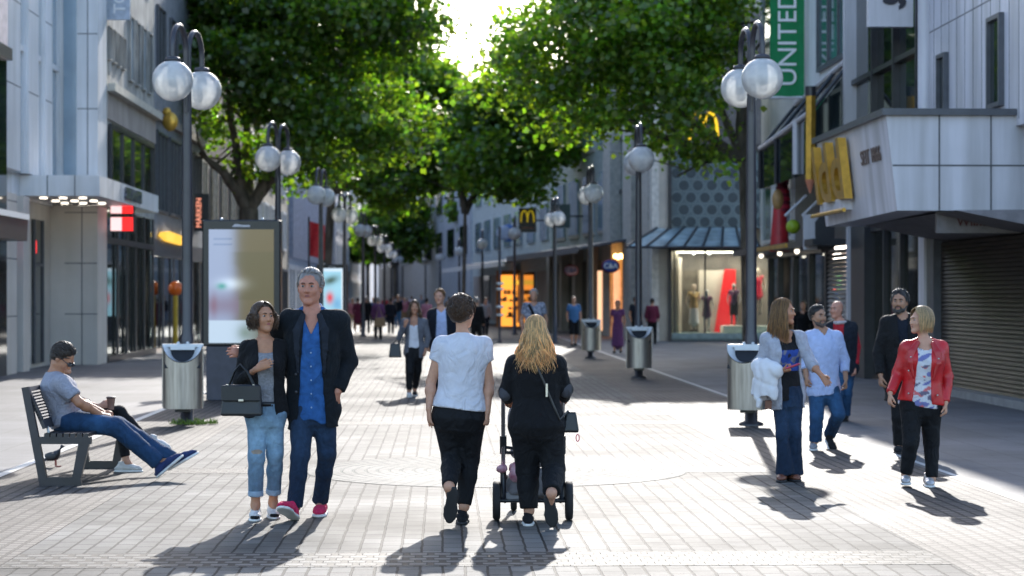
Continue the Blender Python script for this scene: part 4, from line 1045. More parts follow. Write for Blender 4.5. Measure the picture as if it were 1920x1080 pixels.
make_screen(593, 652, 80, 'smaller distant advertising screen with light blue picture beside the tall man', screen_cols2, .4)

# bench
m_bench = mat('dark bench steel', (.022, .02, .026), .38, var=.25, scale=5, spec=.6)
BX, BY = -4.0 + .03, 18.5
bench = thing('bench', 'dark steel bench with slotted backrest and trapezoid side frames', 'bench', (BX, BY + .95, 0))
XF = lambda px, d=18.5: (px - CX) * d / F
def fr_pt(px, py, d=18.5): p = P(px, py, d); return (p[0], p[2])
x_bt, x_bb = XF(43), XF(80); x_sf = XF(168)
zt_, zs_ = .87, .445
for yy in (18.46, 20.32):
    q = MB(); w_ = .055
    def fy(u, v, ww): return (u, ww, v)
    # back upright, floor bar, front leg, seat bar: one closed loop
    q.prism([(XF(42), zt_), (XF(55), zt_ + .01), (XF(97), .08), (XF(136), .08), (XF(151), zs_ - .12), (XF(147), zs_ - .05), (XF(86), zs_ - .05), (XF(86) - .002, zs_), (XF(170), zs_), (XF(176), zs_ - .03), (XF(152), .0), (XF(78), .0)][0:2] + [(XF(92), .0), (XF(76), .0)], fy, yy, yy + w_)
    q.prism([(XF(76), 0), (XF(155), 0), (XF(152), .075), (XF(92), .075)], fy, yy - .001, yy + w_ + .001)
    q.prism([(XF(137), .07), (XF(153), .07), (XF(171), zs_ - .03), (XF(150), zs_ - .03)], fy, yy - .002, yy + w_ + .002)
    q.prism([(XF(70), zs_ - .075), (XF(172), zs_ - .075), (XF(172), zs_ - .012), (XF(66), zs_ - .012)], fy, yy - .003, yy + w_ + .003)
    q.build('side_frame', m_bench, bench)
q = MB()
for i in range(7):
    xa = XF(84) + i * .058
    q.box(xa, xa + .046, 18.47, 20.38, zs_ - .012, zs_ + .02)
q.build('seat', m_bench, bench)
q = MB()
def back(u, v, ww): # u along bench (y), v up the slope 0..1
    x = XF(80) + (XF(46) - XF(80)) * v; z = .50 + (.865 - .50) * v
    return (x + ww, u, z + ww * .3)
q.prism([(18.5, .0), (20.36, .0), (20.36, .22), (18.5, .22)], back, .0, .03)
q.prism([(18.5, .9), (20.36, .9), (20.36, 1.0), (18.5, 1.0)], back, .0, .035)
for i in range(9):
    q.prism([(18.5, .25 + i * .072), (20.36, .25 + i * .072), (20.36, .25 + i * .072 + .034), (18.5, .25 + i * .072 + .034)], back, .004, .02)
for yy in (18.5, 19.41, 20.32): q.prism([(yy, .2), (yy + .05, .2), (yy + .05, .92), (yy, .92)], back, .0, .032)
q.build('backrest', m_bench, bench)
q = MB(); q.tube([(XF(84), 18.6, .52), (XF(88), 18.6, .42)], .012, 6); q.tube([(XF(84), 20.2, .52), (XF(88), 20.2, .42)], .012, 6)
q.build('bracket', m_rim, bench)

# pigeon below the bench
pg = P(102, 873, 20.5); pg[2] = 0
pz = thing('pigeon', 'dark pigeon standing on the paving seen through the bench legs', 'bird', pg)
q = MB(); sc_ = 1.0
prof = []
def ring_body(pts):
    vs = []; fs = []; n = 14
    for (x, z, r, ry) in pts:
        for j in range(n):
            t = 2 * math.pi * j / n; vs.append((pg[0] + x, pg[1] + ry * math.cos(t), z + r * math.sin(t)))
    for i in range(len(pts) - 1):
        for j in range(n):
            k = (j + 1) % n; fs.append((i * n + j, i * n + k, (i + 1) * n + k, (i + 1) * n + j))
    fs.append(tuple(range(n - 1, -1, -1))); fs.append(tuple(range((len(pts) - 1) * n, len(pts) * n)))
    return vs, fs
# tail -> rump -> belly -> breast -> neck -> head -> beak
bp = [(x * .62, z * .8, r_ * .8, y_ * .8) for x, z, r_, y_ in [(-.20, .085, .006, .03), (-.13, .10, .018, .035), (-.08, .12, .045, .05), (-.01, .135, .06, .062), (.05, .15, .062, .06), (.085, .18, .05, .045), (.095, .215, .032, .03), (.10, .24, .027, .026), (.118, .255, .026, .024), (.14, .255, .016, .014), (.165, .248, .003, .003)]]
vs, fs = ring_body(bp); q.add(vs, fs, 0, True); q.build('body', mat('pigeon grey', (.035, .035, .045), .5, var=.4, scale=12), pz)
for s_ in (-1, 1):
    w_ = MB(); w_.ball((pg[0] - .03, pg[1] + s_ * .042, .112), .04, 12, 8, 0, (1.5, .3, .85)); w_.build('wing', mat('pigeon wing', (.06, .06, .07), .5), pz)
    l_ = MB(); l_.tube([(pg[0] + .01, pg[1] + s_ * .02, .09), (pg[0] + .015, pg[1] + s_ * .022, .012)], .006, 6)
    for a_ in (-.5, 0, .5): l_.tube([(pg[0] + .015, pg[1] + s_ * .022, .008), (pg[0] + .05 * math.cos(a_) + .015, pg[1] + s_ * .022 + .05 * math.sin(a_), .006)], .004, 5)
    l_.build('leg', mat('pigeon leg', (.35, .1, .08), .6), pz)

# post with white bands in the right background
pb_ = P(937, 642, 76); pb_[2] = 0
bp_ = thing('banded_post', 'thin dark post with white bands near the orange kiosk', 'post', pb_)
MB().lathe([(.09, 0), (.09, .05), (.05, .08), (.05, 4.2), (.02, 4.25)], pb_, 10).build('pole', m_pole, bp_)
for z_ in (.95, 1.25, 1.9, 2.1): MB().lathe([(.056, 0), (.14, .02), (.14, .08), (.056, .1)], pb_ + V(0, 0, z_), 12).build('band', m_ltext, bp_)
# red flags by the left trees
fl = P(575, 470, 92); fg = thing('red_flag', 'red flag hanging beside the third left lamp', 'flag', (fl[0], fl[1], 0))
v = []; f = []
for i in range(7):
    for j in range(9):
        v.append((fl[0] + .14 + i * .11, fl[1] + .05 * math.sin(i * 1.3 + j * .4), fl[2] + 1.3 - j * .19 - i * .03))
for i in range(6):
    for j in range(8): k = i * 9 + j; f.append((k, k + 9, k + 10, k + 1))
n_ = len(v); v += [(x, y + .02, z) for x, y, z in v]; f += [tuple(reversed([c + n_ for c in q_])) for q_ in f]
MB().add(v, f, 0, True).build('cloth', m_red, fg)
MB().tube([(fl[0] + .1, fl[1], 0), (fl[0] + .1, fl[1], fl[2] + 1.5)], .04, 8).build('pole', m_pole, fg)

# ================================================================== trees
def leaf_mat():
    m, nt, b = new_mat('plane leaf'); L = nt.links.new
    out = nt.nodes['Material Output']; nt.nodes.remove(b)
    at = N(nt, 'ShaderNodeVertexColor'); at.layer_name = 'Col'
    df = N(nt, 'ShaderNodeBsdfDiffuse'); L(at.outputs[0], df.inputs[0])
    tl = N(nt, 'ShaderNodeBsdfTranslucent')
    mu = N(nt, 'ShaderNodeMix', data_type='RGBA', blend_type='MULTIPLY'); mu.inputs[0].default_value = 1; mu.inputs[7].default_value = (3.0, 3.4, .6, 1)
    L(at.outputs[0], mu.inputs[6]); L(mu.outputs[2], tl.inputs[0])
    gl = N(nt, 'ShaderNodeBsdfGlossy'); gl.inputs['Roughness'].default_value = .38; gl.inputs[0].default_value = (.9, .9, .9, 1)
    a = N(nt, 'ShaderNodeMixShader'); a.inputs[0].default_value = .5; L(df.outputs[0], a.inputs[1]); L(tl.outputs[0], a.inputs[2])
    c = N(nt, 'ShaderNodeMixShader'); c.inputs[0].default_value = .05; L(a.outputs[0], c.inputs[1]); L(gl.outputs[0], c.inputs[2])
    L(c.outputs[0], out.inputs[0])
    return m
m_leaf = leaf_mat()
m_bark = mat('plane bark', (.11, .09, .07), .85, var=.4, scale=4, bump=.5, bscale=14, stretch=(1, 1, .4))
def leaf_cloud(name, parent, blobs, n, size, seed, clumps=None, dens=0.42, tint=(.066, .125, .024)):
    r = np.random.default_rng(seed)
    B_ = np.array(blobs, float); vol = B_[:, 3] * B_[:, 4] * B_[:, 5]; pr = vol / vol.sum()
    nc = clumps or max(60, n // 90)
    bi = r.choice(len(B_), nc, p=pr)
    u = r.normal(size=(nc, 3)); u /= np.linalg.norm(u, axis=1)[:, None]
    rad = r.uniform(.25, 1, nc) ** .45
    cc = B_[bi, :3] + u * rad[:, None] * B_[bi, 3:6]
    cs = r.uniform(.28, .62, nc) * (B_[:, 3].mean() / 2.2) ** .35
    ci = r.integers(0, nc, n)
    g = r.normal(size=(n, 3)) * V(1.1, 1.1, .62)
    pos = cc[ci] + g * cs[ci][:, None]
    nd = r.normal(size=(n, 3)) + V(0, 0, .9); nd /= np.linalg.norm(nd, axis=1)[:, None]
    t = r.normal(size=(n, 3)); t -= nd * (t * nd).sum(1)[:, None]; t /= np.linalg.norm(t, axis=1)[:, None]
    bvec = np.cross(nd, t); s_ = size * r.uniform(.6, 1.3, n)[:, None]
    # five-point leaf: stem, two shoulders, tip, folded along the midrib
    p0 = pos - t * s_ * .5; p1 = pos + bvec * s_ * .52 + nd * s_ * .12 + t * s_ * .05; p2 = pos + t * s_ * .55; p3 = pos - bvec * s_ * .52 + nd * s_ * .12 + t * s_ * .05
    v = np.stack([p0, p1, p2, p3], 1).reshape(-1, 3)
    fs = np.arange(4 * n).reshape(n, 4)
    c = np.array(tint)[None] * r.uniform(.65, 1.45, n)[:, None] * (1 + .25 * r.normal(size=(nc, 1))[ci]).clip(.5, 1.6)
    c[:, 0] *= r.uniform(.8, 1.5, n)
    col = np.repeat(c, 4, 0)
    return mesh_obj(name, v, fs, m_leaf, parent, False, None, col)
def limb(q, p0, p1, r0, r1, seed, bend=.12, n=7):
    rr = random.Random(seed); p0, p1 = V(*p0), V(*p1); L_ = np.linalg.norm(p1 - p0); pts = []
    off = V(rr.uniform(-1, 1), rr.uniform(-1, 1), rr.uniform(-.3, .6)) * bend * L_
    for i in range(n + 1):
        t = i / n; pts.append(p0 * (1 - t) + p1 * t + off * math.sin(math.pi * t) + V(rr.uniform(-1, 1), rr.uniform(-1, 1), 0) * .02 * L_ * (0 < i < n))
    q.tube(pts, [r0 * (1 - t) + r1 * t for t in np.linspace(0, 1, n + 1)], 9)
    return pts
def tree(label, base, fork, limbs, blobs, n, size, seed, r0=.35, tint=(.066, .125, .024), clumps=None, group='plane trees along the street'):
    t = thing('plane_tree', label, 'tree', base, group)
    q = MB(); b = V(*base); fk = V(*fork)
    q.tube([b, b + V(0, 0, .25), b * .6 + fk * .4, fk], [r0 * 1.35, r0 * 1.05, r0 * .9, r0 * .8], 12)
    rr = random.Random(seed)
    tw = []
    for i, (e, ra) in enumerate(limbs):
        pts = limb(q, fk, e, ra, ra * .3, seed * 31 + i)
        for k in (3, 4, 5, 6):
            p = pts[k]; d_ = V(rr.uniform(-1, 1), rr.uniform(-1, 1), rr.uniform(-.2, .9)); limb(q, p, p + nrm(d_) * rr.uniform(1.0, 2.4), ra * .28, ra * .06, seed * 7 + i * 10 + k, .15, 5)
    q.build('trunk', m_bark, t)
    leaf_cloud('crown', t, blobs, n, size, seed, clumps, tint=tint)
    return t
def blob_px(px, py, d, rpx, rz=None, ry=None):
    c = P(px, py, d); r_ = rpx * d / F
    return (c[0], c[1], c[2], r_, ry or r_ * 1.1, (rz or rpx) * d / F)
# left plane tree behind the screen
D1 = 72.0
b1 = P(466, 0, D1); b1[2] = 0
fk1 = P(466, 392, D1)
tree('big plane tree on the left, its forked trunk rising behind the large advertising screen', b1, fk1,
     [(P(375, 285, D1 - 1), .26), (P(462, 200, D1 + 1), .3), (P(560, 210, D1), .24), (P(640, 120, D1 - 3), .2), (P(420, 90, D1 - 2), .2)],
     [blob_px(350, 60, D1, 85, 100), blob_px(430, 150, D1 - 2, 105, 110), blob_px(470, -30, D1, 160, 120), blob_px(560, 150, D1 - 2, 120, 110), blob_px(620, 30, D1 - 3, 140, 120), blob_px(640, 250, D1 - 3, 105, 80),
      blob_px(545, 290, D1, 95, 65), blob_px(715, 60, D1 - 2, 85, 100), blob_px(785, 15, D1 - 3, 48, 60), blob_px(380, 240, D1 + 3, 50, 40), blob_px(740, 210, D1, 70, 90)],
     46000, .21, 5, .42, clumps=430)
D2 = 100.0
b2 = P(606, 0, D2); b2[2] = 0
tree('second plane tree on the left, its long low branch reaching over the street', b2, P(622, 360, D2),
     [(P(830, 318, D2 - 1), .2), (P(640, 200, D2), .24), (P(760, 180, D2 + 1), .22), (P(580, 320, D2), .16)],
     [blob_px(720, 130, D2, 100, 100), blob_px(800, 190, D2, 75, 90), blob_px(700, 250, D2 - 1, 100, 70), blob_px(800, 290, D2, 85, 60), blob_px(730, 350, D2 - 1, 90, 40), blob_px(845, 160, D2, 30, 40)],
     27000, .27, 6, .24, clumps=300, tint=(.08, .15, .028))
# right plane tree
D4 = 57.0
b4 = P(1401, 0, D4); b4[2] = 0
tree('plane tree on the right, its trunk standing behind the nearest right lamp', b4, P(1392, 300, D4),
     [(P(1375, 60, D4), .19), (P(1180, 225, D4 - 2), .14), (P(1090, 60, D4 - 1), .15), (P(1380, -120, D4 + 1), .16), (P(1250, 110, D4 + 2), .14), (P(1270, 330, D4 - 2), .08)],
     [blob_px(1040, 100, D4 - 1, 105, 95), blob_px(1150, 60, D4 - 2, 120, 90), blob_px(1240, 100, D4, 110, 90), blob_px(1310, 50, D4, 95, 80), blob_px(1100, 190, D4 - 1, 100, 65), blob_px(1230, 190, D4 - 2, 95, 55), blob_px(1200, -40, D4, 170, 80),
      blob_px(960, 150, D4, 55, 55), blob_px(1330, 280, D4 - 2, 65, 40), blob_px(1260, 260, D4, 50, 30), blob_px(1025, 30, D4, 62, 70), blob_px(985, 35, D4, 45, 60), blob_px(1340, -60, D4 + 2, 130, 80), blob_px(1500, -150, D4 + 2, 150, 90)],
     40000, .17, 8, .125, clumps=440, tint=(.095, .168, .028))
D5 = 96.0
b5 = P(868, 0, D5); b5[2] = 0
tree('plane tree on the right of the middle, its crown hanging over the flat canopy', b5, P(872, 400, D5),
     [(P(960, 250, D5), .18), (P(1030, 190, D5 + 2), .16), (P(900, 200, D5 + 1), .18), (P(850, 330, D5), .12)],
     [blob_px(935, 200, D5, 70, 80), blob_px(990, 240, D5, 80, 70), blob_px(920, 310, D5 - 1, 75, 60), blob_px(980, 340, D5, 55, 40), blob_px(885, 260, D5, 40, 70), blob_px(1040, 270, D5 + 2, 60, 45), blob_px(965, 130, D5, 40, 50)],
     17000, .26, 9, .10, clumps=200, tint=(.085, .155, .028))
# trees up the middle of the far street
for i, (px, d, top_, r_, lab, n) in enumerate(((742, 165, 430, 60, 'dark tree standing far up the middle of the street', 6500), (806, 190, 440, 52, 'far tree to the right of the dark middle tree', 5500), (690, 205, 452, 36, 'far tree at the end of the left houses', 3500), (850, 215, 480, 30, 'small far tree before the flat pale canopy', 3000), (780, 240, 470, 50, 'farthest tree closing the street view', 4000))):
    b = P(px, 0, d); b[2] = 0
    tree(lab, b, P(px, 505, d), [(P(px - r_ * .5, top_, d), .16), (P(px + r_ * .5, top_ - 8, d), .16), (P(px, top_ - 30, d + 1), .18)],
         [blob_px(px, top_, d, r_, r_ * .9), blob_px(px - r_ * .5, top_ + 22, d, r_ * .6, r_ * .45), blob_px(px + r_ * .6, top_ + 25, d, r_ * .55, r_ * .45), blob_px(px + 5, top_ - r_ * .6, d, r_ * .7, r_ * .6)], int(n * 1.6), .40, 20 + i, .2, clumps=80)
# three far trees higher behind the houses
for i, (px, d, py, r_, lab) in enumerate(((905, 150, 395, 50, 'tree standing before the pale greenish house'),)):
    b = P(px, 0, d); b[2] = 0
    tree(lab, b, P(px, 500, d), [(P(px - 20, py, d), .16), (P(px + 25, py - 10, d), .16)], [blob_px(px, py, d, r_, r_ * .7), blob_px(px + 20, py - 40, d, r_ * .8, r_ * .6), blob_px(px - 30, py + 10, d, r_ * .6, r_ * .4)], 5000, .5, 40 + i, .18, clumps=80)
# ================================================================== people: signed-distance bodies and clothes
class SDF:
    def __init__(s, h): s.h = h; s.pr = []; s.ops = []
    def u(s, fn, lo, hi, k=0.02): s.pr.append((fn, np.minimum(lo, hi), np.maximum(lo, hi), k)); return s
    def cut(s, fn): s.ops.append(fn); return s
    def cap(s, a, b, ra, rb, k=0.02, side=None, sx=1.0, clip=None):
        a, b = V(*a), V(*b); ab = b - a; L2 = max(1e-9, ab @ ab); sd_ = None if side is None else nrm(side)
        def fn(p):
            q = p - a; t = np.clip(q @ ab / L2, 0, 1); o = q - t[..., None] * ab
            if sd_ is not None:
                c = o @ sd_; o = o - (c * (1 - 1 / sx))[..., None] * sd_
            r_ = np.linalg.norm(o, axis=-1) - (ra + (rb - ra) * t)
            return r_ if clip is None else np.maximum(r_, (p - clip[0]) @ clip[1])
        m = max(ra, rb) * max(1, sx) + .01
        return s.u(fn, np.minimum(a, b) - m, np.maximum(a, b) + m, k)
    def ell(s, c, r, R=None, k=0.02):
        c = V(*c); r = V(*r); M = np.eye(3) if R is None else R     # rows of M: local axes
        def fn(p):
            q = (p - c) @ M.T; k0 = np.linalg.norm(q / r, axis=-1); k1 = np.linalg.norm(q / (r * r), axis=-1) + 1e-9
            return k0 * (k0 - 1) / k1
        m = r.max() + .01
        return s.u(fn, c - m, c + m, k)
    def loft(s, O, R, Fv, U, st, k=0.03, sq=2.0):
        """st rows: u, half-width, half-depth, forward offset, side offset (metres along U)"""
        st = np.array([list(r) + [0] * (5 - len(r)) for r in st], float); O = V(*O)
        uu = np.linspace(st[0, 0], st[-1, 0], 60)
        # smooth the profile
        tab = [np.interp(uu, st[:, 0], st[:, i]) for i in range(1, 5)]
        ker = V(1, 2, 3, 2, 1) / 9
        tab = [np.convolve(np.pad(t, 2, 'edge'), ker, 'valid') for t in tab]
        M = np.stack([R, Fv, U])
        def fn(p):
            q = (p - O) @ M.T; z = q[..., 2]; zc = np.clip(z, uu[0], uu[-1])
            w_ = np.interp(zc, uu, tab[0]); h_ = np.interp(zc, uu, tab[1]); yo = np.interp(zc, uu, tab[2]); xo = np.interp(zc, uu, tab[3])
            x = np.abs((q[..., 0] - xo) / w_); y = np.abs((q[..., 1] - yo) / h_)
            rr = (x ** sq + y ** sq) ** (1 / sq)
            d = (rr - 1) * np.minimum(w_, h_) * .9
            dz = np.abs(z - zc)
            return np.where(dz > 0, np.sqrt(np.maximum(d, 0) ** 2 + dz ** 2) + np.minimum(d, 0), d)
        m = max(st[:, 1].max(), st[:, 2].max()) + abs(st[:, 3]).max() + abs(st[:, 4]).max() + .02
        e0, e1 = O + U * st[0, 0], O + U * st[-1, 0]
        return s.u(fn, np.minimum(e0, e1) - m, np.maximum(e0, e1) + m, k)
    def mesh(s, wr=None, relax=0):
        h = s.h; lo = np.min([p[1] for p in s.pr], 0) - 3 * h; hi = np.max([p[2] for p in s.pr], 0) + 3 * h
        n = np.ceil((hi - lo) / h).astype(int) + 1
        D = np.full(n, .15, np.float32)
        ax = [lo[i] + np.arange(n[i]) * h for i in range(3)]
        for fn, l, u_, k in s.pr:
            e = k + 2 * h
            i0 = np.maximum(((l - e - lo) / h).astype(int), 0); i1 = np.minimum(((u_ + e - lo) / h).astype(int) + 2, n)
            if (i1 <= i0).any(): continue
            g = np.stack(np.meshgrid(*[ax[i][i0[i]:i1[i]] for i in range(3)], indexing='ij'), -1)
            d = fn(g).astype(np.float32); sl_ = tuple(slice(i0[i], i1[i]) for i in range(3)); c = D[sl_]
            if k > 0:
                hh = np.maximum(k - np.abs(c - d), 0) / k; D[sl_] = np.minimum(c, d) - hh * hh * k * .25
            else: D[sl_] = np.minimum(c, d)
        if s.ops:
            g = np.stack(np.meshgrid(*ax, indexing='ij'), -1)
            for fn in s.ops: D = fn(g, D).astype(np.float32)
        S_ = D < 0
        cs = [S_[a:n[0] - 1 + a, b:n[1] - 1 + b, c:n[2] - 1 + c] for a in (0, 1) for b in (0, 1) for c in (0, 1)]
        cnt = sum(c.astype(np.int8) for c in cs); act = (cnt > 0) & (cnt < 8)
        I = np.argwhere(act)
        if len(I) == 0: return np.zeros((0, 3)), np.zeros((0, 4), int)
        idx = np.full(act.shape, -1, np.int64); idx[act] = np.arange(len(I))
        acc = np.zeros((len(I), 3)); ct = np.zeros(len(I))
        co_ = [(a, b, c) for a in (0, 1) for b in (0, 1) for c in (0, 1)]
        for i in range(8):
            for j in range(i + 1, 8):
                A, B = V(*co_[i]), V(*co_[j])
                if np.abs(A - B).sum() != 1: continue
                ia = (I + A.astype(int)).T; ib = (I + B.astype(int)).T
                da = D[tuple(ia)]; db = D[tuple(ib)]; m = (da < 0) != (db < 0)
                t = np.where(m, da / np.where(m, da - db, 1), 0)
                acc += np.where(m[:, None], A + (B - A) * t[:, None], 0); ct += m
        v = lo + (I + acc / ct[:, None]) * h
        fs = []
        for a in range(3):
            b, c = (a + 1) % 3, (a + 2) % 3
            sa = [slice(None)] * 3; sb = [slice(None)] * 3
            sa[a] = slice(0, n[a] - 1); sb[a] = slice(1, n[a])
            x = S_[tuple(sa)]; y = S_[tuple(sb)]
            E = np.argwhere(x != y)
            E = E[(E[:, b] > 0) & (E[:, c] > 0) & (E[:, b] < n[b] - 1) & (E[:, c] < n[c] - 1)]
            if not len(E): continue
            def at(db, dc):
                q = E.copy(); q[:, b] -= db; q[:, c] -= dc; return idx[tuple(q.T)]
            q = np.stack([at(1, 1), at(0, 1), at(0, 0), at(1, 0)], 1)
            fl = ~x[tuple(E.T)]
            q[fl] = q[fl][:, ::-1]
            fs.append(q)
        f = np.concatenate(fs); f = f[(f >= 0).all(1)]
        if relax or wr is not None:
            e = np.concatenate([f[:, [0, 1]], f[:, [1, 2]], f[:, [2, 3]], f[:, [3, 0]]])
            for _ in range(relax):
                sm = np.zeros_like(v); c_ = np.zeros(len(v))
                np.add.at(sm, e[:, 0], v[e[:, 1]]); np.add.at(c_, e[:, 0], 1)
                np.add.at(sm, e[:, 1], v[e[:, 0]]); np.add.at(c_, e[:, 1], 1)
                v = v * .5 + .5 * sm / np.maximum(c_, 1)[:, None]
        if wr is not None:
            fnm = np.cross(v[f[:, 2]] - v[f[:, 0]], v[f[:, 3]] - v[f[:, 1]])
            nn = np.zeros_like(v)
            for i in range(4): np.add.at(nn, f[:, i], fnm)
            nn /= np.linalg.norm(nn, axis=1)[:, None] + 1e-12
            v = v + nn * wr(v)[:, None]
        return v, f

def wob(p, seed, fr, st=(1, 1, 1), n=5):
    r = np.random.default_rng(seed); p = p * V(*st); o = np.zeros(len(p))
    for i in range(n):
        k = r.normal(size=3); k = k / np.linalg.norm(k) * fr * r.uniform(.6, 1.7); m = r.normal(size=3) * fr * .35
        o += np.sin(p @ k + 1.6 * np.sin(p @ m + r.uniform(0, 6)) + r.uniform(0, 6))
    return o / n
def folds(seed, amp, fr=26, st=(1, 1, 1), centers=(), crad=.14, camp=2.0):
    """cloth folds: soft ridges, deeper near the joints in centers"""
    def fn(p):
        a = wob(p, seed, fr, st); b = wob(p, seed + 9, fr * 2.1, st)
        rdg = (1 - 2 * np.abs(a)) * .7 + .35 * b
        w_ = np.ones(len(p))
        for c in centers: w_ += camp * np.exp(-(np.linalg.norm(p - c, axis=1) / crad) ** 2)
        return amp * rdg * w_
    return fn

SKIN = {}
def skin_mat(name, col):
    if name in SKIN: return SKIN[name]
    m = mat('skin ' + name, col, .5, var=.06, scale=30, bump=.05, bscale=300, spec=.4)
    b = m.node_tree.nodes['Principled BSDF']; b.inputs['Subsurface Weight'].default_value = .12; b.inputs['Subsurface Radius'].default_value = (1, .35, .2); b.inputs['Subsurface Scale'].default_value = .012
    SKIN[name] = m; return m
def cloth(name, col, var=.10, scale=18, rough=.85, bump=.35, bscale=320, sheen=.04, col2=None, spec=.25, vcol=False):
    return mat(name, col, rough, var=var, scale=scale, bump=bump, bscale=bscale, sheen=sheen, col2=col2, spec=spec, vcol=vcol, fold=.85)
def hair_mat(name, col, trans=.35):
    m, nt, b = new_mat('hair ' + name); L = nt.links.new
    at = N(nt, 'ShaderNodeVertexColor'); at.layer_name = 'Col'
    mu = N(nt, 'ShaderNodeMix', data_type='RGBA', blend_type='MULTIPLY'); mu.inputs[0].default_value = 1; mu.inputs[7].default_value = (*col, 1); L(at.outputs[0], mu.inputs[6])
    L(mu.outputs[2], b.inputs['Base Color']); b.inputs['Roughness'].default_value = .42; b.inputs['Specular IOR Level'].default_value = .45
    b.inputs['Sheen Weight'].default_value = .3
    tl = N(nt, 'ShaderNodeBsdfTranslucent'); m2 = N(nt, 'ShaderNodeMix', data_type='RGBA', blend_type='MULTIPLY'); m2.inputs[0].default_value = 1; m2.inputs[7].default_value = (1.65, 1.5, 1.25, 1)
    L(mu.outputs[2], m2.inputs[6]); L(m2.outputs[2], tl.inputs[0])
    mx = N(nt, 'ShaderNodeMixShader'); mx.inputs[0].default_value = trans; L(b.outputs[0], mx.inputs[1]); L(tl.outputs[0], mx.inputs[2])
    L(mx.outputs[0], nt.nodes['Material Output'].inputs[0])
    return m
m_eyew = mat('eye white', (.34, .31, .29), .2, var=.02); m_iris = mat('eye dark', (.02, .014, .01), .15)
m_lip = mat('lips', (.40, .14, .12), .45); m_sole_w = mat('white rubber', (.75, .74, .72), .6); m_sole_k = mat('black rubber', (.02, .02, .022), .7)
m_metal = mat('buckle metal', (.6, .58, .52), .3, metal=.9)

def frame_of(fwd, up):
    U = nrm(up); Fv = nrm(fwd - U * (fwd @ U)); R = np.cross(Fv, U); return R, Fv, U
def yaw_vec(deg):          # 0 faces the camera (-Y), +90 faces image right (+X), 180 faces away
    a = math.radians(deg); return V(math.sin(a), -math.cos(a), 0)

